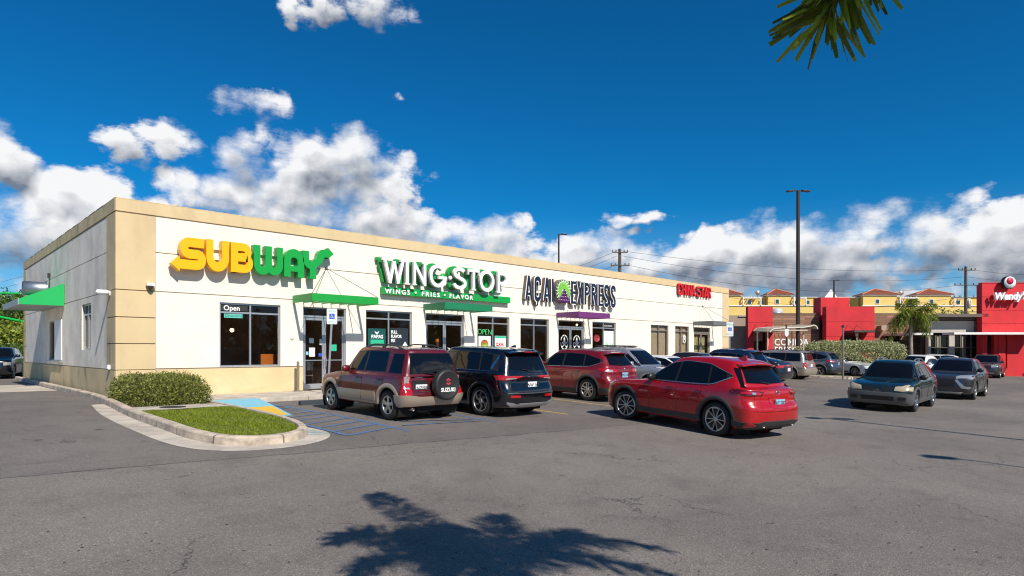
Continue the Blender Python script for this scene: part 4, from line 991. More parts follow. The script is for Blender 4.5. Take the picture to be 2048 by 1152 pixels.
def wheel(parent, x, y, r, w_, rr, style, sgn, steer=0.0, rimm=None):
    t = bpy.data.objects.new('wheel', None); COL.objects.link(t); t.parent = parent; t.location = (x, y, r); t.rotation_euler = (0, 0, steer); t.empty_display_size = .1
    P = lambda u, v, h: (u, sgn*h, v)                    # h grows outwards
    mb = MB(); h = w_/2
    mb.lathe([(rr, -h+.02), (rr+.01, -h), (r-.03, -h), (r-.008, -h+.02), (r, -h+.045), (r, h-.045), (r-.008, h-.02), (r-.03, h), (rr+.02, h+.004), (rr, h-.01), (rr-.006, h-.03)], 40, P)
    mb.build('tyre', M_TYRE, t)
    mb = MB(); D_ = rimm or M_RIMS
    mb.lathe([(rr+.004, h-.012), (rr-.012, h-.008), (rr-.02, h-.02), (rr-.025, h-.10), (0, h-.11)], 36, P, 1)
    mb.lathe([(rr+.003, h-.008), (rr-.001, h+.001), (rr-.016, h-.002), (rr-.018, h-.016)], 36, P, 0)
    def spoke(a, pts, mi, d0, d1):
        ca, sa = math.cos(a), math.sin(a)
        mb.prism([(u*ca-v*sa, u*sa+v*ca) for u, v in pts], lambda u, v, d: P(u, v, d), d0, d1, mi)
    R1 = rr-.012
    if style == 'five':
        for k in range(5): spoke(R(90+72*k), [(.03, -.05), (R1*.55, -.036), (R1, -.05), (R1, .05), (R1*.55, .036), (.03, .05)], 0, h-.05, h-.016-.0004*k)
    elif style == 'vee':
        for k in range(5):
            a = R(90+72*k)
            spoke(a, [(.03, -.04), (R1, -.085), (R1, .085), (.03, .04)], 1, h-.05, h-.022-.0004*k)
            for q_ in (-1, 1): spoke(a, [(.05, q_*.012), (R1*.985, q_*.090), (R1*.985, q_*.110), (.05, q_*.030)], 0, h-.03, h-.010-.0004*k-.0002*q_)
            spoke(a, [(R1*.94, -.095), (R1*.975, 0), (R1*.94, .095), (R1*.86, .09), (R1*.90, 0), (R1*.86, -.09)], 0, h-.03, h-.0085)
    elif style == 'twin':
        for k in range(5):
            a = R(90+72*k)
            for q_ in (-1, 1): spoke(a, [(.04, q_*.012), (R1, q_*.030), (R1, q_*.066), (.04, q_*.046)], 0, h-.05, h-.014-.0004*k-.0002*q_)
    elif style == 'blade':
        for k in range(6):
            a = R(90+60*k); spoke(a, [(.04, -.03), (R1*.6, -.055), (R1, .02), (R1, .075), (R1*.6, -.012), (.04, .02)], 0, h-.05, h-.014-.0004*k)
            spoke(a+R(22), [(.04, -.02), (R1, -.03), (R1, .03), (.04, .02)], 1, h-.06, h-.03-.0004*k)
    else:
        for k in range(10): spoke(R(90+36*k), [(.04, -.012), (R1, -.016), (R1, .016), (.04, .012)], 0, h-.05, h-.014-.0004*k)
    mb.lathe([(.058, h-.05), (.055, h-.006), (.02, h-.004), (0, h-.004)], 16, P, 0)
    mb.build('rim', [D_, M_RIMD], t)
    return t

def car(name, label, loc, rz, sp, paint_, cat='car', group='cars in the parking lot'):
    """sp: measurements in metres; x forward from the middle of the wheelbase, y left, z up"""
    d = dict(wb=2.66, xn=2.22, xb=-2.24, hw=.91, H=1.66, zb=1.04, zc=1.04, zn=.88, xc=.92, xrf=.20, xrr=-1.72, xgb=-2.06, zgb=1.06, rw=.60, R=.355, rim=.245, style='twin', rimm=None,
             low=.22, clad=None, deck=None, sidewin=None, taper=.90, hoodmid=None, roofz=0.0, nf=3.4, nr=4.2, cf=.42, cr=.30, rails=None, lod=1, spoiler=True, archw=.075, steer=0, glasscol=None)
    d.update(sp); S = type('S', (), d)
    t = thing(name, label, cat, loc, rz, group)
    hw, H = S.hw, S.H; lo = S.low
    xmid = (S.xn-.2+S.xc)/2
    rear = S.deck or [(S.xgb-.03 if False else S.xb+.10, S.zb-.24), (S.xb+.11, S.zb-.10), (S.xb+.13, S.zb-.03), (S.xb+.14, S.zb+.0), (S.xgb, S.zgb)]
    (r6x, r6z), (r7x, r7z), (r8x, r8z), (r9x, r9z), (r10x, r10z) = rear
    nf, nr = S.nf, S.nr
    rg = [
     (S.xn-.50, lo, S.xb+.5, lo, 0.0, .1, .1, 2, 2, 0),
     (S.xn-.30, lo, S.xb+.3, lo, hw*.84, .30, .25, 3, 3, 0),
     (S.xn-.15, lo+.03, S.xb+.14, lo+.03, hw*.93, .36, .26, nf, nr, 0),
     (S.xn-.05, lo+.12, S.xb+.04, lo+.13, hw*.972, .42, .28, nf, nr, 0),
     (S.xn, .52, S.xb, .54, hw*.99, S.cf, S.cr, nf, nr, 0),
     (S.xn-.01, .66, S.xb+.02, .68, hw*1.0, S.cf, S.cr, nf, nr, 0),
     (S.xn-.04, S.zn-.09, r6x, r6z, hw*.995, S.cf, S.cr, nf, nr, 0),
     (S.xn-.13, S.zn, r7x, r7z, hw*.98, S.cf, S.cr, nf, nr, 0),
     (S.xn-.36, S.zn+.055, r8x, r8z, hw*.962, .40, S.cr, 3.2, nr, 0),
     (xmid, (S.hoodmid or (S.zn+S.zc)/2+.035), r9x, r9z, hw*.945, .38, S.cr, 3.0, nr, 0),
     (S.xc+.02, S.zc, r10x, r10z, hw*.925, .30, S.cr*.9, 3.2, nr, 0),
     (S.xc-.06, S.zc+.035, r10x+.012, r10z+.035, hw*.905, .30, S.cr*.9, 3.6, nr, 0),
     (S.xc+(S.xrf-S.xc)*.5, S.zc+(H-.09-S.zc)*.56, r10x+(S.xrr-r10x)*.48, r10z+(H-.11-r10z)*.54, hw*.905+(S.rw-hw*.905)*.46, .26, S.cr*.85, 4.0, nr, S.roofz*.3),
     (S.xrf+.03, H-.085, S.xrr, H-.12, S.rw+.015, .22, .20, 3.6, 3.4, .03+S.roofz),
     (S.xrf-.08, H-.05, S.xrr+.03, H-.085, S.rw-.05, .24, .18, 2.6, 3.2, .03+S.roofz),
     (S.xrf-.20, H-.025, S.xrr+.10, H-.06, S.rw*.62, .2, .15, 2.6, 3, .028+S.roofz),
     (S.xrf-.30, H-.02, S.xrr+.15, H-.05, 0.0, .1, .1, 2, 2, .028+S.roofz)]
    wf, wr = S.wb/2, -S.wb/2; Ra = S.R+.062
    B = Body(rg, [(wf, S.R), (wr, S.R)], Ra)
    bo = B.mesh('body', paint_, t)
    # wheel wells and arch lips
    mb = MB()
    for wx in (wf, wr):
        for sg_ in (1, -1):
            n = 20; vs = []
            for k in range(n+1):
                a = R(-35+250*k/n)
                for yy in (hw*.985-.03, hw-.46): vs.append((wx+(Ra+.035)*math.cos(a), sg_*yy, S.R+(Ra+.035)*math.sin(a)))
            mb.add(vs, [(2*k, 2*k+1, 2*k+3, 2*k+2) for k in range(n)])
            mb.add([(wx+(Ra+.04)*math.cos(R(a)), sg_*(hw-.46), S.R+(Ra+.04)*math.sin(R(a))) for a in range(-35, 216, 10)], [tuple(range(26))])
    mb.box(S.xb+.35, S.xn-.35, -.45, .45, lo-.05, lo+.05)
    mb.build('wheel_well', M_WELL, t)
    am = S.clad or paint_
    for wx in (wf, wr):
        for sg_ in (1, -1):
            mb = MB(); n = 26; pts = []
            a0 = math.degrees(math.asin((lo+.02-S.R)/Ra)); 
            for rr_, off in ((Ra, .010), (Ra+.012, .018), (Ra+S.archw*.8, .014 if S.clad else .008), (Ra+S.archw, .0)):
                row = []
                for k in range(n+1):
                    a = R(a0+(180-2*a0)*k/n); x = wx+rr_*math.cos(a); z = max(lo+.05, S.R+rr_*math.sin(a))
                    x = min(max(x, S.xb+.13), S.xn-.16)
                    p = B.side(x, z, off, sg_); row.append(p if p else Vector((x, sg_*hw*.97, z)))
                pts.append(row)
            inn = [Vector((p.x, p.y-sg_*.06, p.z)) for p in pts[0]]
            pts = [inn]+pts; m_ = n+1
            mb.add([p for r in pts for p in r], [(i*m_+j, i*m_+j+1, (i+1)*m_+j+1, (i+1)*m_+j) for i in range(4) for j in range(n)], 0, True)
            mb.build('arch_lip', am, t)
    for wx in (wf, wr):
        for sg_ in (1, -1): wheel(t, wx, sg_*(hw-.025-.115), S.R, .23, S.rim, S.style, sg_, S.steer if wx > 0 else 0, S.rimm)
    # sill and lower cladding
    sm = S.clad or M_CLAD
    for sg_ in (1, -1):
        mb = MB(); zt_ = S.sillz if hasattr(S, 'sillz') else lo+.16
        patch(mb, lambda p: B.side(p.x, p.z, .012, sg_), [[(wr+Ra+.02, 0, lo+.055), (wf-Ra-.02, 0, lo+.055)], [(wr+Ra+.035, 0, zt_), (wf-Ra-.035, 0, zt_)]], 16, 3, .02)
        mb.build('sill', sm, t)
    # side glass
    W_ = S.sidewin
    for sg_ in (1, -1):
        mb = MB(); patch(mb, lambda p: B.side(p.x, p.z, .004, sg_), [[(x, 0, z) for x, z in W_['bot']], [(x, 0, z) for x, z in W_['top']]], 30, 6, .01)
        mb.build('window_surround', S.surround if hasattr(S, 'surround') else M_TRIM, t)
        bot = [Vector((x, 0, z)) for x, z in W_['bot']]; top = [Vector((x, 0, z)) for x, z in W_['top']]
        def at(pl, x):
            pl = sorted(pl, key=lambda p: p.x)
            return float(np.interp(x, [p.x for p in pl], [p.z for p in pl]))
        for (xa0, xa1, xb0, xb1) in W_['panes']:         # bottom x range, top x range (front to rear)
            n = 12; e = .018
            bl = [(xa0+(xa1-xa0)*i/(n-1), 0, 0) for i in range(n)]; tl = [(xb0+(xb1-xb0)*i/(n-1), 0, 0) for i in range(n)]
            bl = [(p[0], 0, at(bot, p[0])+e) for p in bl]; tl = [(p[0], 0, max(at(top, p[0])-e, at(bot, p[0])+e+.01)) for p in tl]
            mb = MB(); patch(mb, lambda p: B.side(p.x, p.z, .009, sg_), [bl, tl], n, 6, .006)
            if mb.v: mb.build('side_window', S.glasscol or M_CGL, t)
        if W_.get('chrome'):
            mb = MB()
            pl = [B.side(p.x, p.z-.004, .008, sg_) for p in resample(bot, 24)]; mb.tube([p for p in pl if p], .011, 6)
            if W_['chrome'] > 1:
                pl = [B.side(p.x, p.z+.004, .006, sg_) for p in resample(top, 24)]; mb.tube([p for p in pl if p], .009, 6)
            mb.build('window_chrome', M_CHR, t)
        # door seams
        mb = MB()
        for sx in S.seams if hasattr(S, 'seams') else [(S.xc-.30, S.xc-.32), (-.28, -.30), (-1.0, -.86)]:
            pl = [B.side(sx[0]+(sx[1]-sx[0])*k/8+(.0), S.zb-.02-(S.zb-.02-lo-.18)*k/8, .0015, sg_) for k in range(9)]
            pl = [p for p in pl if p and (Vector((p.x-wr, 0, p.z-S.R)).length > Ra+.03) and (Vector((p.x-wf, 0, p.z-S.R)).length > Ra+.03)]
            if len(pl) > 2: mb.tube(pl, .0045, 4)
        if mb.v: mb.build('door_seam', M_TRIM, t)
        for hx in S.handles if hasattr(S, 'handles') else [-.12, -.95]:
            p = B.side(hx, S.zb-.10, .018, sg_)
            if p:
                mb = MB(); mb.box(p.x-.10, p.x+.10, p.y-.014, p.y+.014, p.z-.016, p.z+.016); mb.build('door_handle', S.handlem if hasattr(S, 'handlem') else paint_, t, bevel=.008)
        # mirror
        p = B.side(S.xc-.34, S.zb+.06, .0, sg_)
        if p:
            mb = MB(); y = p.y+sg_*.13
            mb.lathe([(0, -.05), (.6, -.045), (.95, -.02), (1, .02), (.96, .05), (0, .055)], 16, lambda u, v, h: (p.x-.03-h*1.0, y+u*.115, p.z+.03+v*.085))
            mb.box(p.x-.05, p.x+.01, min(p.y-sg_*.05, y), max(p.y-sg_*.05, y), p.z-.045, p.z-.015)
            mb.build('mirror', S.mirrorm if hasattr(S, 'mirrorm') else paint_, t)
    # windscreen and rear glass
    zl, zh = S.zc+.05, H-.115
    def ends(p, off, sg_): return B.end(p.y, p.z, off, sg_)
    def yat(z, k=.93):                                   # usable half width at height z
        f = (z-S.zc)/(H-.085-S.zc); return (hw*.905+(S.rw-hw*.905)*f)*k
    ws = []
    mb = MB(); nn = 9; rows = [[(0, yat(z)*q_, z) for q_ in (-1, -.5, 0, .5, 1)] for z in (zl, (zl+zh)/2, zh)]
    patch(mb, lambda p: ends(p, .004, 1), rows, 16, 6, .008)
    if mb.v: mb.build('windscreen', M_CGL, t)
    g0, g1 = (S.rg[0], S.rg[1]) if hasattr(S, 'rg') else (S.zgb+.05, H-.16)
    rk = S.rk if hasattr(S, 'rk') else (.84, .86)
    rows = [[(0, yat(g0)*rk[0]*q_, g0+.02*abs(q_)) for q_ in (-1, -.5, 0, .5, 1)], [(0, yat((g0+g1)/2)*(rk[0]+rk[1])/2*q_, (g0+g1)/2) for q_ in (-1, -.5, 0, .5, 1)], [(0, yat(g1)*rk[1]*q_, g1) for q_ in (-1, -.5, 0, .5, 1)]]
    mb = MB(); patch(mb, lambda p: ends(p, .005, -1), rows, 16, 6, .008)
    if mb.v: mb.build('rear_window', M_CGL, t)
    if S.lod:
        p = B.end(.0, g0-.005, .03, -1); q_ = B.end(.30, g0+.035, .03, -1)
        if p and q_ and not S.deck:
            mb = MB(); mb.tube([p, q_], [.016, .008], 6); mb.build('wiper', M_TRIM, t)
    if not S.deck:                                        # shut lines of the tailgate and the bumper
        mb = MB(); yy = hw*.74
        for sg_ in (1, -1):
            pl = [B.end(sg_*(yy+.02*math.sin(k)), .60+(S.zgb-.60)*k/7, .0015, -1) for k in range(8)]; mb.tube([p for p in pl if p], .005, 4)
        pl = [B.end(y, .60, .0015, -1) for y in np.linspace(-yy, yy, 14)]; mb.tube([p for p in pl if p], .005, 4)
        mb.build('tailgate_seam', M_TRIM, t)
    mb = MB()
    for sg_ in (1, -1):
        pl = [B.bvh.ray_cast(Vector((x, sg_*(hw*.76-.10*max(0, x-S.xc-.5)), 3)), Vector((0, 0, -1)))[0] for x in np.linspace(S.xc+.12, S.xn-.32, 9)]; pl = [p+Vector((0, 0, .0015)) for p in pl if p]
        if len(pl) > 2: mb.tube(pl, .005, 4)
    mb.build('hood_seam', M_TRIM, t)
    if S.spoiler:
        mb = MB(); xe = S.xrr; w2 = S.rw*.98
        vs = []
        for y in np.linspace(-w2, w2, 9):
            q_ = 1-(y/w2)**2*.35; c_ = (y/w2)**2
            vs += [(xe+.16, y, H-.070-.035*c_), (xe-.17*q_, y, H-.105-.04*c_), (xe-.17*q_, y, H-.135-.04*c_), (xe+.05, y, H-.17-.03*c_)]
        n = 9; mb.add(vs, [(4*i+a, 4*i+(a+1) % 4, 4*i+4+(a+1) % 4, 4*i+4+a) for i in range(n-1) for a in range(4)]+[(0, 1, 2, 3), (4*n-1, 4*n-2, 4*n-3, 4*n-4)], 0, False)
        so = mb.build('spoiler', S.spoilerm if hasattr(S, 'spoilerm') else paint_, t, bevel=.01)
        mb = MB(); mb.box(xe-.176, xe-.165, -.16, .16, H-.133, H-.110); mb.build('brake_light', M_TAIL, so)
    if S.rails:
        z = H-.045; h_ = S.railh if hasattr(S, 'railh') else .055
        for sg_ in (1, -1):
            mb = MB(); x0, x1 = S.xrf-.22, S.xrr+.22
            def rp(x, dz_):
                hh = B.bvh.ray_cast(Vector((x, sg_*(S.rw-.035), 3)), Vector((0, 0, -1))); return Vector((x, sg_*(S.rw-.035), (hh[0].z if hh[0] else z)+dz_))
            n = 12; pl = [rp(x0+(x1-x0)*k/n, h_*min(1, 4.5*k/n, 4.5*(n-k)/n)) for k in range(n+1)]
            mb.tube(pl, .017, 8)
            for k in (1, 6, 11): mb.box(pl[k].x-.06, pl[k].x+.06, pl[k].y-.016, pl[k].y+.016, pl[k].z-h_-.01, pl[k].z)
            mb.build('roof_rail', S.rails, t)
    for nm, fn in (S.extra if hasattr(S, 'extra') else []): fn(B, t, S)
    return t, B, S

# pieces shared by the specs below
def lamp(name, m, rows, off=.012, nu=10, nv=4, both=True, inner=None):
    """lamp laid on the nearest body surface; rows are 3D polylines for the left side"""
    def fn(B, t, S):
        for sg_ in ((1, -1) if both else (1,)):
            mb = MB(); patch(mb, lambda p: B.near(p, off), [[(x, y*sg_, z) for x, y, z in r] for r in rows], nu, nv, .02)
            if not mb.v: continue
            o = mb.build(name, m, t)
            if inner:
                mb = MB(); patch(mb, lambda p: B.near(p, off+.005), [[(x, y*sg_, z) for x, y, z in r] for r in inner[1]], 8, 3, .006); mb.build(inner[2], inner[0], o)
    return (name, fn)
def endpatch(name, m, rows, sgn, off=.01, skirt=.02, nu=14, nv=3, sym=False):
    def fn(B, t, S):
        for k in ((1, -1) if sym else (1,)):
            mb = MB(); patch(mb, lambda p: B.end(p.y, p.z, off, sgn), [[(0, y*k, z) for y, z in r] for r in rows], nu, nv, skirt)
            if mb.v: mb.build(name, m, t)
    return (name, fn)
def plate(y, z, txt_, m=None, sgn=-1, back=True):
    def fn(B, t, S):
        p = B.end(y, z, .014, sgn)
        if not p: return
        mb = MB(); mb.box(min(p.x, p.x+sgn*.012), max(p.x, p.x+sgn*.012), y-.16, y+.16, z-.08, z+.08); o = mb.build('license_plate', m or M_PLATE, t)
        if txt_:
            mb = text_mb(txt_, lambda u, v, d: (p.x+sgn*(.0125+d), y+u*(1 if sgn > 0 else -1), z-.042+v), .115, .002, align='CENTER', bold=.002)
            mb.build('plate_characters', mat('plate_ink', (.03, .03, .05), .5), o)
    return ('license_plate', fn)
def solid(name, m, fb, parent_bevel=0.0):
    def fn(B, t, S):
        mb = MB(); fb(mb, B, S)
        if mb.v: mb.build(name, m, t, bevel=parent_bevel)
    return (name, fn)
def exhaust(y, z=.27, both=False, r=.035):
    def fb(mb, B, S):
        for k in ((1, -1) if both else (1,)):
            mb.lathe([(r, 0), (r, .14), (r-.006, .14), (r-.006, .02), (0, .02)], 14, lambda u, v, h: (S.xb+.20-h, y*k+u, z+v))
    return solid('exhaust_pipe', M_EXH, fb)
def diamond3(x_off, y, z, s, sgn):                      # three-diamond badge
    def fb(mb, B, S):
        p = B.end(y, z, .012, sgn)
        for a in (90, 210, 330):
            ca, sa = math.cos(R(a)), math.sin(R(a))
            mb.prism([(0, 0), (s*.5*math.cos(R(a+30))*1.15, s*.5*math.sin(R(a+30))*1.15), (s*ca, s*sa), (s*.5*math.cos(R(a-30))*1.15, s*.5*math.sin(R(a-30))*1.15)], lambda u, v, d: (p.x+sgn*d, y+u, z+v), -.004, .006)
    return solid('badge', M_CHR, fb)
def oval(y, z, rx, rz_, sgn, bars=True, m=None):
    def fb(mb, B, S):
        p = B.end(y, z, .012, sgn)
        for (a, b) in ((rx, rz_), (rx*.45, rz_*.92)) if bars else ((rx, rz_),):
            mb.tube([(p.x, y+a*math.cos(k*math.pi/10), z+b*math.sin(k*math.pi/10)) for k in range(21)], .007, 5)
        if not bars: mb.tube([(p.x, y-rx*.8, z+rz_*.5), (p.x, y, z-rz_*.3), (p.x, y+rx*.8, z+rz_*.5)], .008, 5)
    return solid('badge', m or M_CHR, fb)

def G2(x, y, yaw, half):                                 # ground pitch under the wheels
    return G(x, y)
def place(builder, x, y, yaw_deg, **kw):
    """car at (x, y) resting on the sloping lot, nose towards yaw"""
    a = R(yaw_deg); f = (math.cos(a), math.sin(a)); l = (-f[1], f[0]); h = 1.33
    zf = G(x+f[0]*h, y+f[1]*h); zr = G(x-f[0]*h, y-f[1]*h); zl = G(x+l[0]*.75, y+l[1]*.75); zr2 = G(x-l[0]*.75, y-l[1]*.75)
    t = builder
    t.location = (x, y, (zf+zr+zl+zr2)/4)
    F = Vector((f[0], f[1], (zf-zr)/(2*h))).normalized(); L = Vector((l[0], l[1], (zl-zr2)/1.5)); N = F.cross(L).normalized(); L = N.cross(F)
    t.rotation_euler = Matrix((F, L, N)).transposed().to_euler()
    return t
P_MAROON = carpaint('paint_maroon', (0.115, 0.005, 0.008), .15)
P_TAN = mat('cladding_tan', (0.42, 0.335, 0.26), .38, .35, coat=.4)
P_BLACK = carpaint('paint_black', (0.003, 0.004, 0.008), .0, .2)
P_RAV = carpaint('paint_crimson', (0.20, 0.003, 0.008), .15)
P_RED = carpaint('paint_red', (0.44, 0.003, 0.006), .12, .24)
P_SILV = carpaint('paint_silver', (0.42, 0.44, 0.48), .6)
P_WHITE = carpaint('paint_white', (0.72, 0.73, 0.72), .0)
P_BLACK2 = carpaint('paint_black_two', (0.012, 0.011, 0.012), .2)
P_NAVY = carpaint('paint_navy', (0.012, 0.028, 0.075), .45)
P_DARK = carpaint('paint_charcoal', (0.02, 0.024, 0.035), .45)
P_BEIGE = carpaint('paint_beige', (0.38, 0.35, 0.31), .55)
P_SLATE = carpaint('paint_slate_blue', (0.065, 0.09, 0.13), .5)
P_GREEN = carpaint('paint_dark_green', (0.006, 0.019, 0.023), .2)
P_GREY = carpaint('paint_grey', (0.055, 0.055, 0.068), .55)
P_GREY2 = carpaint('paint_grey_two', (0.065, 0.066, 0.078), .55)
M_GREYCLAD = mat('cladding_grey', (0.12, 0.125, 0.13), .45, .3)
M_SILVCLAD = mat('cladding_silver', (0.45, 0.46, 0.48), .35, .6)
C4 = lambda *a: list(a)

def seams2(wb): return [(wb/2-.42, wb/2-.44), (-.24, -.26), (-1.02, -.84)]

# ---- maroon SUV with tan cladding and a spare wheel on the tailgate
def spare(mb, B, S):
    x = S.xb-.015; y, z = -.20, .83
    mb.lathe([(0, 0), (.30, 0), (.345, .02), (.36, .06), (.36, .17), (.345, .20), (.30, .215), (.285, .205), (.0, .205)], 44, lambda u, v, h: (x-h, y+u, z+v))
def spare_fn(B, t, S):
    mb = MB(); spare(mb, B, S); o = mb.build('spare_wheel_cover', mat('vinyl_black', (0.022, 0.022, 0.024), .5, bump=.15, bscale=30), t)
    x = S.xb-.015-.2055; y, z = -.20, .83
    mb = text_mb('SUZUKI', lambda u, v, d: (x-d, y-u, z-.155+v), .125, .002, align='CENTER', bold=.004, xs=1.0); mb.build('cover_lettering', M_TW, o)
    mb = MB(); s_ = .085; Pn = lambda u, v, d: (x-d, y-u, z+.075+v)
    mb.prism([(-s_*.1, s_), (s_*.8, s_*.35), (s_*.45, s_*.12), (-.02*s_, s_*.52), (-s_*.35, s_*.28), (s_*.8, -s_*.45), (s_*.8, -s_*.5), (.0, -s_*1.0), (-s_*.8, -s_*.45), (-s_*.45, -s_*.2), (0, -s_*.55), (s_*.35, -s_*.3), (-s_*.8, s_*.4)], Pn, 0, .002)
    mb.build('cover_emblem', mat('emblem_red', (.55, .04, .06), .5), o)
suz = dict(wb=2.62, xn=2.0, xb=-1.98, hw=.90, H=1.71, zb=1.03, zc=1.05, zn=.90, xc=.86, xrf=.34, xrr=-1.76, xgb=-1.90, zgb=1.02, rw=.62, R=.345, rim=.215, style='five', low=.29, clad=P_TAN, rails=mat('rail_dark', (.05, .05, .052), .4), railh=.07,
    spoiler=False, cr=.16, nr=5, cf=.34, archw=.10, sillz=.40,
    sidewin=dict(bot=[(.74, 1.09), (-1.14, 1.09)], top=[(.30, 1.555), (-.2, 1.59), (-1.08, 1.59)], panes=[(.66, -.16, .28, -.17), (-.25, -1.10, -.25, -1.04)]),
    seams=[(.80, .80), (-.20, -.20), (-1.14, -.96)], handles=[-.06, -.98], handlem=M_TRIM,
    extra=[('spare', spare_fn),
      endpatch('rear_window', M_CGL, [[(-.68, 1.08), (.66, 1.08)], [(-.60, 1.55), (.58, 1.55)]], -1, .009),
      plate(.36, .76, 'KNZJ987'),
      endpatch('plate_recess', M_TRIM, [[(.14, .66), (.58, .66)], [(.14, .93), (.58, .93)]], -1, .006, .005),
      endpatch('tailgate_lettering', M_TW, [[(.28, .985), (.50, .985)], [(.28, 1.0), (.50, 1.0)]], -1, .004, .002),
      lamp('tail_light', M_TAIL, [[(-1.84, .85, .60), (-1.97, .80, .60), (-1.97, .66, .60)], [(-1.84, .84, 1.0), (-1.97, .78, 1.0), (-1.97, .66, .98)]], .016, inner=(M_LAMPC, [[(-1.90, .84, .77), (-1.98, .70, .77)], [(-1.90, .84, .98), (-1.98, .70, .98)]], 'clear_lens')),
      solid('rear_bumper', P_TAN, lambda mb, B, S: [patch(mb, lambda p: B.near(p, .05), [[(-1.70, q_*.86, .34), (-1.9, q_*.8, .34), (-1.96, q_*.4, .34), (-1.96, 0, .34)], [(-1.66, q_*.87, .44), (-1.9, q_*.8, .44), (-1.96, q_*.4, .44), (-1.96, 0, .44)], [(-1.64, q_*.87, .60), (-1.9, q_*.8, .60), (-1.96, q_*.4, .56), (-1.96, 0, .56)]], 18, 3, .06) for q_ in (1, -1)]),
      solid('front_bumper', P_TAN, lambda mb, B, S: [patch(mb, lambda p: B.near(p, .04), [[(1.72, q_*.86, .34), (1.9, q_*.75, .34), (1.98, q_*.4, .34), (1.98, 0, .34)], [(1.70, q_*.87, .60), (1.9, q_*.75, .60), (1.98, q_*.4, .60), (1.98, 0, .60)]], 18, 3, .06) for q_ in (1, -1)]),
      *[solid('door_cladding', P_TAN, lambda mb, B, S, q_=q_, a0=a0, a1=a1: patch(mb, lambda p: B.side(p.x, p.z, .022, q_), [[(a0, 0, .41), (a1, 0, .41)], [(a0+.0, 0, .62), (a1+.0, 0, .62)]], 10, 3, .03)) for q_ in (1, -1) for a0, a1 in ((.86, -.17), (-.20, -.80))],
      lamp('quarter_window', M_CGL, [[(-1.25, .80, 1.09), (-1.72, .78, 1.09)], [(-1.27, .66, 1.53), (-1.66, .66, 1.53)]], .010, 10, 5),
      lamp('headlight', M_LAMPC, [[(1.90, .45, .76), (1.92, .66, .74), (1.72, .84, .76)], [(1.86, .45, .88), (1.86, .66, .88), (1.66, .84, .88)]]),
      lamp('fender_lamp', M_ORL, [[(.98, .86, .83), (.86, .86, .83)], [(.98, .86, .87), (.86, .86, .87)]], .008, 5, 2),
      exhaust(.58, .27), solid('underbody', M_WELL, lambda mb, B, S: mb.box(-1.8, -1.2, -.4, .4, .2, .34))])
t, _, _ = car('parked_suv', 'maroon SUV with tan lower panels and a black covered spare wheel on its tailgate', (0, 0, 0), 0, suz, P_MAROON, 'SUV'); place(t, 4.42, -7.38, 90.5)

def sw(bot, top, panes, chrome=0): return dict(bot=bot, top=top, panes=panes, chrome=chrome)
# ---- black SUV beside it
blk = dict(wb=2.72, xn=2.32, xb=-2.34, hw=.93, H=1.74, zb=1.10, zc=1.10, zn=.98, xc=.98, xrf=.28, xrr=-1.98, xgb=-2.18, zgb=1.10, rw=.64, R=.37, rim=.265, style='blade', clad=P_BLACK, rails=None, cr=.30, nr=3.6, archw=.06,
    sidewin=sw([(.88, 1.13), (-1.35, 1.13), (-1.88, 1.16)], [(.26, 1.57), (-.4, 1.60), (-1.2, 1.59), (-1.80, 1.54)], [(.80, -.22, .26, -.20), (-.29, -1.20, -.27, -1.14), (-1.26, -1.62, -1.20, -1.60)], 1),
    extra=[lamp('tail_light', M_TAIL, [[(-1.95, .92, .93), (-2.25, .80, .93), (-2.3, .42, .98)], [(-1.86, .92, 1.04), (-2.25, .78, 1.05), (-2.3, .22, 1.04)]], .014, inner=(M_LAMPC, [[(-2.22, .82, .935), (-2.3, .50, .96)], [(-2.22, .82, .975), (-2.3, .50, .985)]], 'clear_lens')),
      plate(-.02, .80, 'KNW 167'), diamond3(0, 0, 1.02, .055, -1),
      endpatch('chrome_strip', mat('strip_satin', (.25, .26, .28), .3, .8), [[(-.80, .60), (0, .585), (.80, .60)], [(-.80, .625), (0, .61), (.80, .625)]], -1, .016),
      lamp('reflector', M_TAIL, [[(-2.31, .74, .50), (-2.34, .44, .50)], [(-2.31, .74, .56), (-2.34, .44, .56)]], .012, 6, 2),
      endpatch('skid_plate', M_SILVCLAD, [[(-.66, .27), (0, .25), (.66, .27)], [(-.80, .36), (-.5, .36), (.5, .36), (.80, .36)], [(-.80, .40), (-.45, .33), (.45, .33), (.80, .40)]], -1, .02),
      lamp('chrome_blade', M_CHR, [[(-1.62, .80, 1.18), (-1.70, .80, 1.18)], [(-1.80, .68, 1.52), (-1.84, .68, 1.52)]], .013, 5, 4),
      lamp('headlight', M_LAMPC, [[(2.30, .60, .70), (2.1, .86, .72)], [(2.28, .60, .86), (2.1, .86, .86)]]),
      solid('aerial_fin', P_BLACK, lambda mb, B, S: mb.prism([(-1.45, 1.72), (-1.68, 1.72), (-1.66, 1.79)], lambda u, v, d: (u, d, v), -.02, .02))])
t, _, _ = car('parked_suv', 'black SUV parked between the maroon SUV and the crimson SUV', (0, 0, 0), 0, blk, P_BLACK, 'SUV'); place(t, 6.86, -7.85, 90)

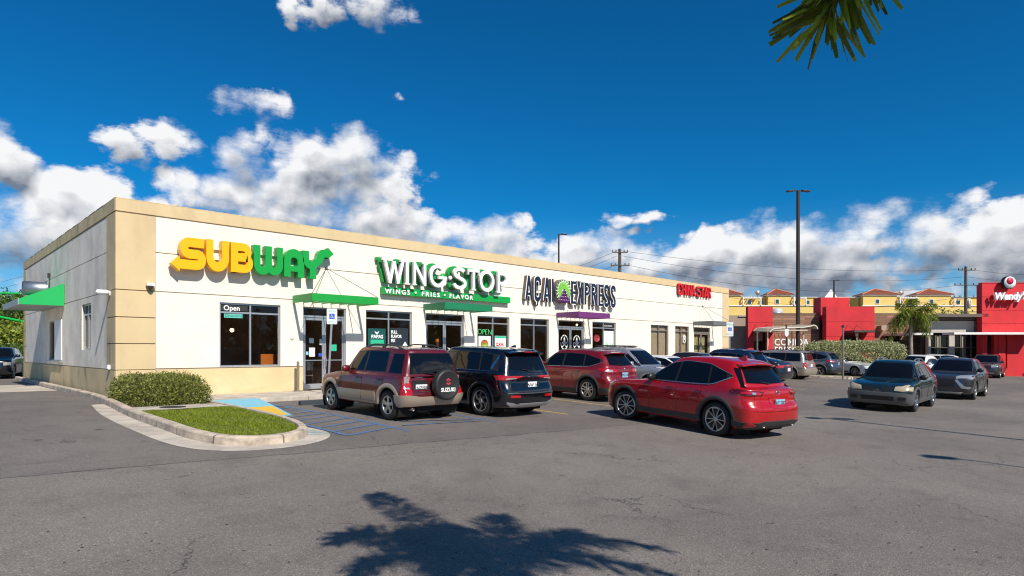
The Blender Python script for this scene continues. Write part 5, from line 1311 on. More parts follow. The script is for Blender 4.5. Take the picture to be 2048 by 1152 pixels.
# ---- crimson SUV
rav = dict(wb=2.68, xn=2.20, xb=-2.28, hw=.925, H=1.68, zb=1.06, zc=1.06, zn=.93, xc=.98, xrf=.22, xrr=-1.74, xgb=-2.10, zgb=1.10, rw=.60, R=.365, rim=.245, style='twin', clad=M_CLAD, sillz=.40, archw=.07, rails=mat('rail_silver', (.35, .35, .36), .35, .7), railh=.04, cr=.34, nr=3.2,
    sidewin=sw([(.90, 1.08), (-.9, 1.10), (-1.38, 1.12), (-1.82, 1.26)], [(.22, 1.52), (-.4, 1.545), (-1.1, 1.51), (-1.80, 1.34)], [(.82, -.20, .26, -.19), (-.27, -1.10, -.26, -1.05), (-1.16, -1.74, -1.11, -1.70)], 1),
    extra=[lamp('tail_light', M_TAIL, [[(-1.80, .91, 1.00), (-2.1, .84, .94), (-2.25, .44, .96)], [(-1.74, .90, 1.09), (-2.1, .80, 1.09), (-2.2, .44, 1.06)]], .016, inner=(M_LAMPC, [[(-2.02, .88, .97), (-2.2, .62, .96)], [(-2.06, .86, 1.05), (-2.2, .62, 1.05)]], 'clear_lens')),
      plate(.02, .86, 'HYD 264', M_PLATEB), oval(0, 1.03, .055, .038, -1),
      lamp('headlight', M_LAMPC, [[(2.15, .50, .76), (1.9, .86, .80)], [(2.10, .50, .86), (1.8, .86, .92)]]),
      solid('rear_cladding', M_CLAD, lambda mb, B, S: [patch(mb, lambda p: B.near(p, .014), [[(-1.78, q_*.90, .28), (-2.1, q_*.84, .28), (-2.26, q_*.4, .28), (-2.26, 0, .28)], [(-1.78, q_*.92, .44), (-2.1, q_*.86, .46), (-2.28, q_*.4, .48), (-2.28, 0, .48)]], 18, 3, .03) for q_ in (1, -1)])])
rp = car('parked_suv', 'crimson SUV with grey roof rails parked right of the black SUV', (0, 0, 0), 0, rav, P_RAV, 'SUV')[0]; place(rp, 12.28, -6.95, 90)

# ---- bright red crossover leaving in the aisle
mazsp = dict(wb=2.76, xn=2.32, xb=-2.34, hw=.955, H=1.68, zb=1.05, zc=1.05, zn=.90, xc=.86, xrf=.02, xrr=-1.66, xgb=-2.02, zgb=1.10, rw=.585, R=.365, rim=.265, style='vee', clad=M_CLAD, sillz=.40, archw=.075, cr=.40, nr=3.0, cf=.50, nf=2.8, roofz=.02,
    steer=R(16), mirrorm=M_TRIM,
    sidewin=sw([(.80, 1.075), (-.6, 1.08), (-1.22, 1.10), (-1.66, 1.28)], [(.04, 1.50), (-.35, 1.565), (-1.0, 1.53), (-1.64, 1.32)], [(.72, -.17, .08, -.16), (-.24, -1.10, -.23, -1.02), (-1.15, -1.54, -1.08, -1.50)], 2),
    extra=[lamp('tail_light', mat('tail_lamp_dark', (.10, .003, .004), .1, coat=1), [[(-1.78, .93, 1.00), (-2.08, .84, .92), (-2.2, .52, .93)], [(-1.74, .92, 1.05), (-2.08, .82, 1.03), (-2.2, .44, 1.0)]], .016, inner=(M_TAIL, [[(-1.98, .90, .955), (-2.2, .56, .94)], [(-1.98, .90, 1.0), (-2.2, .52, .985)]], 'red_lens')),
      lamp('lamp_chrome', M_CHR, [[(-2.13, .74, .95), (-2.16, .67, .95)], [(-2.13, .74, 1.0), (-2.16, .67, 1.0)]], .024, 4, 3),
      plate(-.02, .77, 'IRT 782', M_PLATEB), endpatch('plate_recess', P_RED, [[(-.30, .66), (.28, .66)], [(-.34, .90), (.32, .90)]], -1, .004, .004),
      oval(0, .985, .065, .048, -1, bars=False),
      solid('rear_cladding', M_CLAD, lambda mb, B, S: [patch(mb, lambda p: B.near(p, .016), [[(-1.80, q_*.90, .27), (-2.0, q_*.84, .27), (-2.2, q_*.5, .25), (-2.2, 0, .25)], [(-1.80, q_*.92, .40), (-2.0, q_*.88, .38), (-2.24, q_*.5, .42), (-2.24, 0, .42)]], 18, 3, .03) for q_ in (1, -1)]),
      exhaust(.50, .30, True, .038),
      lamp('rear_quarter_trim', M_CGL, [[(-1.92, .80, 1.12), (-2.0, .76, 1.10)], [(-1.60, .66, 1.50), (-1.74, .58, 1.50)]], .010, 6, 6),
      lamp('chrome_wing', M_CHR, [[(-1.20, .85, 1.085), (-1.30, .85, 1.105)], [(-1.60, .80, 1.26), (-1.62, .80, 1.31)]], .014, 5, 4),
      lamp('headlight', M_LAMPC, [[(2.18, .50, .78), (1.95, .86, .82)], [(2.14, .50, .87), (1.84, .86, .90)]]),
      lamp('front_grille', M_TRIM, [[(2.3, 0, .46), (2.2, .48, .46)], [(2.24, 0, .80), (2.16, .50, .78)]], .01),
      solid('aerial_fin', P_RED, lambda mb, B, S: mb.prism([(-1.18, 1.665), (-1.46, 1.645), (-1.43, 1.735)], lambda u, v, d: (u, d, v), -.02, .02))])
t, _, _ = car('driving_suv', 'bright red crossover with black wheel arches driving out in the aisle, nearest car', (0, 0, 0), 0, mazsp, P_RED, 'SUV', None); place(t, 9.22, -13.28, 79)

# ---- dark green SUV coming towards the camera
rk_ = [((x, y, z)) for x, y, z in ()]
grn = dict(wb=2.70, xn=2.30, xb=-2.34, hw=.92, H=1.61, zb=.98, zc=.98, zn=.84, xc=1.05, xrf=.36, xrr=-1.80, xgb=-2.10, zgb=1.02, rw=.58, R=.335, rim=.215, style='five', rimm=M_CHR, clad=M_GREYCLAD, sillz=.40, archw=.07, rails=mat('rail_silver2', (.42, .43, .45), .3, .7), railh=.075, cf=.36, nf=3.2, spoiler=False, mirrorm=M_TRIM,
    sidewin=sw([(.96, 1.01), (-1.2, 1.03), (-1.86, 1.10)], [(.34, 1.45), (-.4, 1.48), (-1.2, 1.46), (-1.82, 1.34)], [(.88, -.14, .36, -.14), (-.21, -1.02, -.21, -.98), (-1.10, -1.78, -1.05, -1.74)]),
    extra=[lamp('headlight', M_LAMPY, [[(2.24, .45, .675), (2.18, .66, .66), (1.98, .84, .68)], [(2.18, .47, .765), (2.10, .66, .775), (1.86, .86, .785)]], .014),
      solid('front_bumper', M_GREYCLAD, lambda mb, B, S: [patch(mb, lambda p: B.near(p, .03), [[(1.74, q_*.86, .27), (1.98, q_*.80, .27), (2.18, q_*.5, .25), (2.2, 0, .25)], [(1.74, q_*.87, .40), (1.98, q_*.82, .40), (2.2, q_*.5, .40), (2.2, 0, .40)], [(1.74, q_*.87, .56), (1.98, q_*.82, .58), (2.2, q_*.5, .60), (2.2, 0, .60)]], 20, 3, .05) for q_ in (1, -1)]),
      endpatch('bumper_intake', M_TRIM, [[(-.44, .38), (.44, .38)], [(-.46, .51), (.46, .51)]], 1, .036, .01),
      endpatch('bumper_intake', M_TRIM, [[(.56, .39), (.74, .39)], [(.56, .50), (.76, .50)]], 1, .036, .01, 6, 2, True),
      endpatch('grille', M_TRIM, [[(.10, .64), (.40, .66)], [(.10, .77), (.38, .77)]], 1, .014, .01, 8, 3, True),
      diamond3(0, 0, .70, .06, 1),
      lamp('hood_crease', P_GREEN, [[(2.12, .095, .66), (1.9, .10, .84), (1.1, .30, .97)], [(2.12, .125, .66), (1.9, .13, .84), (1.1, .34, .97)]], .012, 16, 2),
      lamp('tail_light', M_TAIL, [[(-2.0, .86, .72), (-2.24, .7, .72)], [(-2.0, .85, 1.0), (-2.2, .7, 1.0)]])])
t, _, _ = car('driving_suv', 'dark green SUV with yellowed headlights driving towards the camera at the right', (0, 0, 0), 0, grn, P_GREEN, 'SUV', None); place(t, 19.58, -14.95, 182.5)

# ---- grey crossover behind it
ecl = dict(wb=2.72, xn=2.25, xb=-2.32, hw=.905, H=1.66, zb=1.08, zc=1.06, zn=.94, xc=1.02, xrf=.30, xrr=-1.45, xgb=-2.0, zgb=1.16, rw=.59, R=.36, rim=.24, style='multi', clad=M_CLAD, sillz=.38, archw=.06, mirrorm=M_TRIM,
    sidewin=sw([(.92, 1.09), (-.9, 1.14), (-1.72, 1.26)], [(.28, 1.49), (-.4, 1.53), (-1.1, 1.47), (-1.68, 1.32)], [(.84, -.20, .32, -.18), (-.27, -1.05, -.25, -1.0), (-1.12, -1.60, -1.06, -1.58)]),
    extra=[lamp('headlight', M_LAMPC, [[(2.20, .34, .84), (2.0, .80, .82)], [(2.12, .34, .89), (1.70, .84, .95)]], .014),
      lamp('chrome_blade', M_SILVCLAD, [[(2.21, .30, .78), (2.2, .52, .48), (2.1, .72, .46)], [(2.19, .38, .81), (2.18, .60, .56), (2.05, .80, .52)]], .022, 12, 2),
      endpatch('grille', M_TRIM, [[(-.30, .50), (.30, .50)], [(-.34, .82), (.34, .82)]], 1, .012, .01),
      lamp('fog_lamp_housing', M_TRIM, [[(2.15, .66, .56), (1.96, .82, .56)], [(2.14, .62, .76), (1.9, .84, .76)]], .012, 6, 3),
      lamp('turn_signal', M_ORL, [[(1.86, .87, .86), (1.72, .88, .88)], [(1.84, .87, .92), (1.72, .88, .93)]], .02, 4, 2),
      endpatch('skid_plate', M_SILVCLAD, [[(-.5, .25), (.5, .25)], [(-.56, .32), (.56, .32)]], 1, .03),
      lamp('tail_light', M_TAIL, [[(-1.9, .88, .98), (-2.14, .6, .98)], [(-1.9, .86, 1.08), (-2.1, .6, 1.08)]])])
t, _, _ = car('driving_suv', 'grey crossover with chrome blades beside its grille, following the dark green SUV', (0, 0, 0), 0, ecl, P_GREY, 'SUV', None); place(t, 27.5, -15.25, 181.5)

# ---- grey SUV far right
hig = dict(wb=2.79, xn=2.38, xb=-2.45, hw=.95, H=1.70, zb=1.08, zc=1.07, zn=.94, xc=1.10, xrf=.36, xrr=-2.0, xgb=-2.26, zgb=1.12, rw=.62, R=.37, rim=.25, style='five', archw=.06,
    sidewin=sw([(1.02, 1.10), (-1.2, 1.12), (-2.0, 1.20)], [(.36, 1.53), (-.4, 1.56), (-1.2, 1.54), (-1.96, 1.40)], [(.94, -.16, .40, -.16), (-.24, -1.12, -.22, -1.06), (-1.2, -1.92, -1.14, -1.88)], 1),
    extra=[lamp('headlight', M_LAMPC, [[(2.34, .44, .76), (2.0, .88, .80)], [(2.28, .44, .90), (1.9, .88, .94)]], .014), endpatch('grille', M_TRIM, [[(-.42, .66), (.42, .66)], [(-.44, .86), (.44, .86)]], 1, .012), endpatch('bumper_chrome', M_SILVCLAD, [[(-.6, .34), (.6, .34)], [(-.6, .40), (.6, .40)]], 1, .02),
      lamp('tail_light', M_TAIL, [[(-2.2, .92, .90), (-2.42, .66, .90)], [(-2.2, .90, 1.05), (-2.4, .66, 1.05)]])])
t, _, _ = car('driving_suv', 'grey SUV far right in front of the red restaurant tower', (0, 0, 0), 0, hig, P_GREY2, 'SUV', None); place(t, 53.0, -12.6, 183)

# ---- generic shapes for the farther row
wag = dict(rav); wag.update(H=1.74, rails=M_CHR, clad=P_SILV, archw=.05, extra=[lamp('headlight', M_LAMPC, [[(2.15, .50, .76), (1.9, .86, .80)], [(2.10, .50, .86), (1.8, .86, .92)]]), lamp('tail_light', M_TAIL, [[(-1.9, .88, .93), (-2.2, .55, .93)], [(-1.9, .86, 1.06), (-2.2, .55, 1.06)]]),
    endpatch('grille', M_TRIM, [[(-.40, .60), (.40, .60)], [(-.42, .80), (.42, .80)]], 1, .012),
    solid('roof_rack', mat('rack_black', (.02, .02, .02), .6), lambda mb, B, S: [mb.box(x-.03, x+.03, -.6, .6, S.H+.02, S.H+.05) for x in (-.2, -.75, -1.3)]+[mb.box(-1.3, -.2, y-.02, y+.02, S.H+.05, S.H+.075) for y in (-.5, -.17, .17, .5)])])
t, _, _ = car('parked_suv', 'silver SUV with a black roof rack backed in beside the crimson SUV', (0, 0, 0), 0, wag, P_SILV, 'SUV'); place(t, 15.75, -7.0, -89)
sed = dict(wb=2.70, xn=2.28, xb=-2.28, hw=.90, H=1.44, zb=.92, zc=.94, zn=.76, xc=.98, xrf=.10, xrr=-1.10, xgb=-1.78, zgb=1.0, rw=.56, R=.33, rim=.22, style='twin', archw=.04, spoiler=False, cr=.36, nr=3.2, low=.20,
    deck=[(-2.24, .80), (-2.18, .97), (-2.12, 1.0), (-1.95, 1.01), (-1.76, 1.0)], rg=(1.04, 1.30),
    sidewin=sw([(.88, .97), (-.8, .99), (-1.62, 1.05)], [(.10, 1.30), (-.35, 1.345), (-.9, 1.32), (-1.56, 1.10)], [(.80, -.20, .14, -.18), (-.27, -1.20, -.25, -.95)], 1),
    extra=[lamp('headlight', M_LAMPC, [[(2.22, .46, .62), (1.95, .86, .68)], [(2.16, .46, .70), (1.8, .86, .78)]]), lamp('tail_light', M_TAIL, [[(-2.0, .86, .80), (-2.24, .5, .80)], [(-2.0, .84, .92), (-2.2, .5, .92)]]),
      endpatch('grille', M_TRIM, [[(-.56, .30), (.56, .30)], [(-.60, .48), (.60, .48)]], 1, .012), endpatch('upper_grille', M_TRIM, [[(-.40, .60), (.40, .60)], [(-.42, .64), (.42, .64)]], 1, .012),
      lamp('corner_intake', M_TRIM, [[(2.2, .60, .36), (2.05, .80, .36)], [(2.2, .66, .52), (2.0, .82, .54)]], .012)])
t, _, _ = car('parked_car', 'white sedan mostly hidden between the silver SUV and a black car', (0, 0, 0), 0, sed, P_WHITE, 'car'); place(t, 18.7, -6.9, -90)
s2 = dict(sed); s2.update(H=1.58, R=.34, xrf=.2)
t, _, _ = car('parked_car', 'low black car with a long roofline parked left of the navy wagon', (0, 0, 0), 0, s2, P_BLACK2, 'car'); place(t, 22.0, -5.6, 90)
w2 = dict(rav); w2.update(H=1.74, clad=P_NAVY, rails=M_CHR, railh=.03); w2['sidewin'] = dict(rav['sidewin'], chrome=2)
t, _, _ = car('parked_suv', 'navy blue wagon with bright roof rails behind the red crossover', (0, 0, 0), 0, w2, P_NAVY, 'SUV'); place(t, 24.6, -6.2, 90)
s3 = dict(sed); s3.update(H=1.47, xrr=-1.0, deck=[(-2.24, .82), (-2.2, .98), (-2.16, 1.03), (-2.12, 1.06), (-2.02, 1.07)], xgb=-2.0, zgb=1.07, rg=(1.10, 1.34))
s3['extra'] = [e for e in sed['extra']]+[plate(.0, .72, '', None), lamp('tail_bar', M_TAIL, [[(-2.22, 0, .90), (-2.2, .7, .90)], [(-2.2, 0, .93), (-2.18, .7, .93)]])]
t, _, _ = car('parked_car', 'charcoal hatchback with a sloping rear window between the navy wagon and the beige van', (0, 0, 0), 0, s3, P_DARK, 'car'); place(t, 27.6, -6.0, 90)
van = dict(wb=2.85, xn=2.40, xb=-2.36, hw=.93, H=1.72, zb=1.02, zc=1.04, zn=.90, xc=1.15, xrf=.45, xrr=-2.06, xgb=-2.20, zgb=1.06, rw=.68, R=.35, rim=.22, style='five', archw=.05, cr=.24, nr=4.5, rails=mat('rail_black', (.02, .02, .02), .5), railh=.045, spoiler=True,
    sidewin=sw([(1.06, 1.06), (-1.98, 1.06)], [(.48, 1.53), (-.4, 1.56), (-1.92, 1.54)], [(.98, -.10, .50, -.10), (-.17, -1.05, -.17, -1.05), (-1.13, -1.92, -1.13, -1.88)]),
    extra=[lamp('tail_light', M_TAIL, [[(-2.18, .92, .70), (-2.34, .66, .70)], [(-2.16, .90, 1.02), (-2.3, .66, 1.02)]], .016, inner=(M_LAMPC, [[(-2.28, .86, .86), (-2.34, .70, .86)], [(-2.27, .86, .91), (-2.33, .70, .91)]], 'clear_lens')), plate(-.05, .82, ''),
      solid('rear_bumper', mat('bumper_tan', (.40, .35, .28), .4, .4), lambda mb, B, S: [patch(mb, lambda p: B.near(p, .04), [[(-2.05, q_*.90, .26), (-2.25, q_*.8, .26), (-2.36, q_*.4, .26), (-2.36, 0, .26)], [(-2.05, q_*.93, .58), (-2.25, q_*.84, .60), (-2.36, q_*.4, .60), (-2.36, 0, .60)]], 18, 4, .05) for q_ in (1, -1)]),
      lamp('headlight', M_LAMPC, [[(2.3, .50, .74), (2.1, .86, .78)], [(2.3, .50, .86), (2.1, .86, .90)]])])
t, _, _ = car('parked_van', 'beige people carrier with black roof rails and tall red tail lights', (0, 0, 0), 0, van, P_BEIGE, 'van'); place(t, 33.6, -4.9, 90)
w4 = dict(rav); w4.update(H=1.68, clad=M_GREYCLAD, rails=None, style='five', rimm=M_CHR)
t, _, _ = car('parked_suv', 'slate blue SUV parked in front of the pale hedge', (0, 0, 0), 0, w4, P_SLATE, 'SUV'); place(t, 39.6, -4.6, 86)
t, _, _ = car('parked_car', 'white sedan facing the aisle between the slate blue SUV and the thin grey sign post', (0, 0, 0), 0, sed, P_WHITE, 'car'); place(t, 42.9, -6.0, -106)
t, _, _ = car('parked_car', 'white sedan behind the dark green SUV, in front of the small palm', (0, 0, 0), 0, s2, P_WHITE, 'car'); place(t, 44.0, -10.2, 170)
w5 = dict(wag); w5['extra'] = wag['extra'][:3]; w5.update(rails=None, clad=P_WHITE, H=1.60)
t, _, _ = car('parked_suv', 'white car with only its roof showing behind the grey crossover', (0, 0, 0), 0, w5, P_WHITE, 'SUV'); place(t, 49.5, -10.0, 160)
t, _, _ = car('parked_car', 'black sedan at the right edge in front of the red tower', (0, 0, 0), 0, dict(sed, H=1.42), P_BLACK2, 'car'); place(t, 63.0, -14.6, 175)
# ---- black SUV waiting in the drive-through lane at the far left
w6 = dict(blk); w6['extra'] = [e for e in blk['extra'] if e[0] in ('tail_light', 'headlight')]
t, _, _ = car('waiting_suv', 'black SUV at the far left edge behind the shop, in the drive-through lane', (0, 0, 0), 0, dict(w6, H=1.66), P_BLACK, 'SUV', None); place(t, -0.75, 22.2, 256)
# ---------------------------------------------------------------- buildings across the lot, facing the camera side
RZ = TH-R(90)                                            # their fronts run along this bearing
def V3(D): return lambda lat, dd, z: toW(lat, D+dd, z)
M_REDW = mat('stucco_red', (0.62, 0.022, 0.03), 0.75, var=.10, vscale=.8, bump=.15, bscale=40, dirt=((0.40, 0.01, 0.015), .45, 1.2, .35))
M_BRN = mat('fascia_brown', (0.13, 0.10, 0.085), .7); M_CRM = mat('panel_cream', (0.52, 0.47, 0.42), .8, var=.05, dirt=((.40, .36, .31), .4, 1.5, .6)); M_WHB = mat('canopy_white', (0.80, 0.78, 0.76), .6)
M_BRNW = mat('stucco_taupe', (0.36, 0.28, 0.22), .85, var=.08)
M_GLF = mat('far_glass', (0.02, 0.022, 0.022), .03, spec=1.0)
def wood():
    m = bpy.data.materials.new('wood_plank_cladding'); m.use_nodes = True; t = NT(m.node_tree); b = t.n['Principled BSDF']
    tc = t.node('ShaderNodeTexCoord').outputs['Object']
    s = t.node('ShaderNodeSeparateXYZ'); t.l.new(tc, s.inputs[0])
    bt = t.node('ShaderNodeTexBrick'); cb = t.node('ShaderNodeCombineXYZ'); t.l.new(s.outputs[0], cb.inputs[0]); t.l.new(s.outputs[2], cb.inputs[1]); t.l.new(cb.outputs[0], bt.inputs[0])
    bt.inputs['Color1'].default_value = (0.42, 0.22, 0.13, 1); bt.inputs['Color2'].default_value = (0.21, 0.10, 0.06, 1); bt.inputs['Mortar'].default_value = (0.03, 0.015, 0.01, 1)
    bt.inputs['Scale'].default_value = 1.0; bt.inputs['Mortar Size'].default_value = .010; bt.inputs['Brick Width'].default_value = 1.9; bt.inputs['Row Height'].default_value = .19; bt.offset = .37
    g = t.noise(t.vm('MULTIPLY', tc, (1.0, 1, 14)), 2.5, 5, .6)
    t.put(b.inputs['Base Color'], t.mix(t.ramp(g, .3, .7, 0, .55), bt.outputs[0], t.mix(1.0, bt.outputs[0], (.55, .5, .48), 'MULTIPLY'))); b.inputs['Roughness'].default_value = .6
    MATS['wood_plank_cladding'] = m
    return m
M_WOOD = wood()
def u(px, D=52.0): return (px-1024)/1248*D
def zz(py, D=52.0): return EYE+(702-py)/1248*D
def local(name, label, cat, D, **kw): return thing(name, label, cat, toW(0, D, 0), RZ, **kw)
# local axes of these roots: x = to the right, y = away, z = up
ZG = -.85
cb_ = local('restaurant_building', 'red and brown plank restaurant beyond the cars with COMIDA written on it', 'building', 52)
def bx(name, m, par, *bs, bevel=0):
    mb = MB()
    for b in bs: mb.box(*b)
    return mb.build(name, m, par, bevel=bevel)
# plank walls (tops at 4.5 m), taupe return wall by the shop row
bx('plank_wall', M_WOOD, cb_, (u(1540), u(1646), .6, 1.0, ZG, zz(627)))
bx('plank_wall', M_WOOD, cb_, (u(1741), u(1857), .6, 1.0, ZG, zz(627)))
bx('side_wing', M_BRNW, cb_, (u(1455), u(1492)+1.2, 1.2, 6, ZG, zz(629)))
bx('orange_band', mat('band_orange', (.62, .20, .10), .8), cb_, (u(1463), u(1487), 1.12, 1.19, zz(661), zz(655)))
bx('wall_cap', M_BRN, cb_, (u(1540.5), u(1646), .57, 1.03, zz(627), zz(627)+.06), (u(1741), u(1857), .57, 1.03, zz(627), zz(627)+.06))
bx('inner_wall', mat('soffit_brown', (.09, .07, .06), .8), cb_, (u(1493)+.4, u(1857), 1.15, 1.3, ZG, zz(632)))
# red porch block with doorway
def portal(x0, x1, zt, dx0, dx1, dz, y0, y1, name, m, par):
    mb = MB(); panel(mb, lambda a, b, d: (a, d, b), x0, x1, ZG, zt, [(dx0, dx1, ZG-.1, dz)], y0, .3)
    mb.box(x0, x0+.28, y0+.302, y1, ZG, zt-.002); mb.box(x1-.28, x1, y0+.302, y1, ZG, zt-.002); mb.box(x0+.281, x1-.281, y0+.302, y1-.3, zt-.35, zt-.02)
    return mb.build(name, m, par)
portal(u(1491.5), u(1540.6), zz(614.6), u(1502.5), u(1529), zz(665), -.5, -.02, 'red_porch', M_REDW, cb_)
bx('door_lintel', M_BRNW, cb_, (u(1502.4), u(1529), .4, .6, zz(681), zz(665.5)))
g_ = bx('entrance_glass', M_GLF, cb_, (u(1502.5), u(1529), .5, .58, ZG, zz(681.5)))
bx('mullion', M_BRN, g_, (u(1515), u(1516.5), .42, .49, ZG, zz(681.5)), (u(1502.5), u(1529), .43, .49, .95, 1.02))
aw = bx('entrance_awning', mat('awning_bronze', (.07, .06, .055), .5), cb_, (u(1500.5), u(1542), -1.7, -.51, zz(665), zz(662)))
mb = MB(); [mb.tube([(x, -1.6, zz(662)), (x+.1, -.5, zz(650))], .02, 5) for x in (u(1504), u(1526))]; mb.build('rod', M_BRN, aw)
# big red block with the taller tower behind
mb = MB(); panel(mb, lambda a, b, d: (a, d, b), u(1646.5), u(1742.3), ZG, zz(614), [(u(1683), u(1716), ZG-.1, zz(667))], -.5, .3)
mb.box(u(1646.5), u(1646.5)+.28, -.198, .15, ZG, zz(614)); mb.box(u(1742.3)-.28, u(1742.3), -.198, .15, ZG, zz(614)); mb.box(u(1646.5)+.281, u(1742.3)-.281, -.198, .14, zz(614)-.4, zz(614)-.03)
bk_ = mb.build('red_block', M_REDW, cb_)
bx('entrance_glass', M_GLF, cb_, (u(1683), u(1716), .3, .4, ZG, zz(672)))
bx('doorway_plank', M_WOOD, cb_, (u(1683), u(1716), .41, .5, zz(672), zz(667)))
aw = bx('entrance_awning', mat('awning_bronze', (0, 0, 0)), cb_, (u(1684), u(1729), -1.9, -.51, zz(666), zz(662)))
mb = MB(); [mb.tube([(x, -1.8, zz(662)), (x+.1, -.5, zz(650.5))], .02, 5) for x in (u(1686), u(1704))]; mb.build('rod', M_BRN, aw)
bx('red_tower', M_REDW, cb_, (u(1640.2)+.4, u(1698)+.4, .7, 2.0, zz(640), zz(593.5)))
for zz_ in (644, 673): bx('joint', mat('joint_red', (.30, .008, .012), .9), cb_, (u(1646.6), u(1742.2), -.508, -.501, zz(zz_)-.012, zz(zz_)+.012))
bx('joint', mat('joint_red', (0, 0, 0)), cb_, (u(1491.6), u(1540.5), -.508, -.501, zz(645)-.012, zz(645)+.012))
# the message on the planks
def fl(x, z, d0, dep): return lambda a, b, d: (x+a, d0-d*1.0, z+b)
text_mb('COMIDA', lambda a, b, d: (u(1554)+a, .595-d, zz(690.5)+b), .78, .03, bold=.006, xs=.93, spacing=1.02).build('wall_lettering', M_TW, cb_)
text_mb('FRESCA', lambda a, b, d: (u(1554)+a, .595-d, zz(706.5)+b), .78, .03, bold=.006, xs=.93, spacing=1.02).build('wall_lettering', M_TW, cb_)
text_mb('CUIDADOS', lambda a, b, d: (u(1554)+a, .595-d, zz(675.5)+b), .62, .02, bold=.0, xs=.82).build('wall_lettering', mat('ink_faded', (.33, .10, .06), .8), cb_)
bx('wall_spotlight', M_BRNW, cb_, (u(1763), u(1775), .0, .6, zz(660), zz(651)))
bx('roof', M_ROOF, cb_, (u(1487), u(1857), 1.1, 12, zz(632), zz(630)))
# roof equipment
t = thing('rooftop_unit', 'dull brown air handling unit on the restaurant roof left of the round tank', 'air unit', toW(u(1540), 55, zz(629)), RZ)
bx('housing', mat('unit_brown', (.20, .16, .12), .8), t, (-.45, 1.0, 0, 1.2, 0, .85)); bx('vent_grille', M_BRN, t, (-.4, .2, -.02, -.001, .15, .7))
t = thing('water_tank', 'pale grey round water tank on the restaurant roof', 'tank', toW(u(1583), 55, zz(629)), RZ)
mb = MB(); mb.lathe([(0, 0), (.5, 0), (.52, .05), (.52, .6), (.46, .68), (0, .72)], 20); mb.build('tank_body', mat('tank_grey', (.50, .51, .54), .5), t)
mb = MB(); mb.lathe([(.53, .25), (.54, .27), (.54, .31), (.53, .33)], 20); mb.build('band', M_ALU, t)

# the bigger red tower restaurant
wd = local('burger_restaurant_building', 'restaurant with tall red tower and long white entrance canopy at the right edge', 'building', 50)
U = lambda px: u(px, 50); Z = lambda py: zz(py, 50); U1 = lambda px: u(px, 49)
portal_ = MB(); panel(portal_, lambda a, b, d: (a, d, b), U1(1964), U1(2190), ZG, Z(569.5), [(U1(1974), U1(1988), .0, Z(671)), (U1(2011), U1(2014.5), .0, Z(671))], -1.0, .3)
portal_.build('red_tower', M_REDW, wd)
bx('tower_side', M_REDW, wd, (U1(1964), U1(1964)+.3, -.699, -.42, ZG, Z(571)))
bx('inner_wall', mat('soffit_brown', (.09, .07, .06), .8), wd, (U(1856), U(2200), .75, .95, ZG, Z(636)))
for py in (596, 622, 648): bx('joint', mat('joint_red', (0, 0, 0)), wd, (U1(1964.1), U1(2189), -1.008, -1.001, Z(py)-.012, Z(py)+.012))
bx('tower_cap', M_REDW, wd, (U1(1963.8), U1(2190.2), -1.03, -.65, Z(569.5), Z(569.5)+.07))
bx('canopy', M_WHB, wd, (U(1866), U(2039.5), -2.4, -1.06, Z(670.5), Z(666.3)))
bx('canopy', M_WHB, wd, (U(1804), U(1846), -1.2, 2.5, Z(670.5), Z(666.5)))
bx('column', M_REDW, wd, (U1(1996), U1(2010), -1.06, -1.001, ZG, Z(671)), (U1(1964.2), U1(1973.5), -1.05, -1.001, ZG, Z(671)))
bx('slot_glass', M_GLF, wd, (U1(1973), U1(1989), -.68, -.63, .0, Z(671)), (U1(2010), U1(2015), -.68, -.63, .0, Z(671)))
bx('roof_fascia', M_BRN, wd, (U(1856), U(1958), -1.0, .4, Z(635), Z(629)))
bx('soffit', mat('soffit_brown', (.09, .07, .06), .8), wd, (U(1859), U(1956), -.3, 1.0, Z(641), Z(635.2)))
bx('cream_panel', M_CRM, wd, (U(1861), U(1946), -.1, .4, Z(665.5), Z(642)), (U(1946.1), U(1956), .2, .6, Z(665.5), Z(642)))
bx('pier', M_CRM, wd, (U(1897), U(1908), -.08, .3, ZG, Z(671)), (U(1856), U(1860), -.08, .3, ZG, Z(671)))
for a, b, ms in ((1860.2, 1896.8, (1872, 1880)), (1908.2, 1954, (1922, 1930, 1943))):
    f_ = MB(); f_.box(U(a), U(b), .1, .14, ZG, Z(671)); gl = f_.build('shop_window', M_GLF, wd)
    mb = MB(); [mb.box(U(m_)-.05, U(m_)+.05, .03, .099, ZG, Z(671)) for m_ in ms]; mb.box(U(a), U(b), .02, .06, 1.6, 1.68); mb.build('mullion', M_BRN, gl)
    mb = MB(); [mb.box(U(m_)+.12, U(m_)+.42, .06, .09, ZG, Z(673)) for m_ in ms[:1]]; mb.build('curtain', mat('curtain_sage', (.30, .33, .25), .8), gl)
bx('side_door', M_GLF, wd, (U(1809), U(1834), 2.4, 2.5, ZG, Z(671)))
bx('door_frame', M_TRIM, wd, (U(1808), U(1810), 2.3, 2.39, ZG, Z(671)), (U(1828), U(1834), 2.3, 2.39, ZG, Z(671)))
bx('roof', M_ROOF, wd, (U(1862)+.4, U(2190), .45, 9, Z(634), Z(633)))
t = thing('rooftop_dome', 'small grey vent hood on top of the red tower behind the round logo', 'vent', toW(U(2041), 52, Z(569)), RZ)
mb = MB(); mb.lathe([(.30, 0), (.30, .12), (.36, .16), (.22, .34), (0, .38)], 14); mb.build('vent_hood', M_ALUD, t)
ws_ = local('tower_logo_sign', "white Wendy's lettering under a round logo disc on the red tower", 'sign', 50)
tx = text_mb("Wendy's", lambda a, b, d: (a, -1.35-d, b), 1.0, .22, bold=.035, shear=.18, spacing=.98)
xs_ = [p[0] for p in tx.v]; x0_, x1_ = min(xs_), max(xs_); U2 = lambda px: u(px, 48.6); wl_ = U2(2051)-U2(1987)
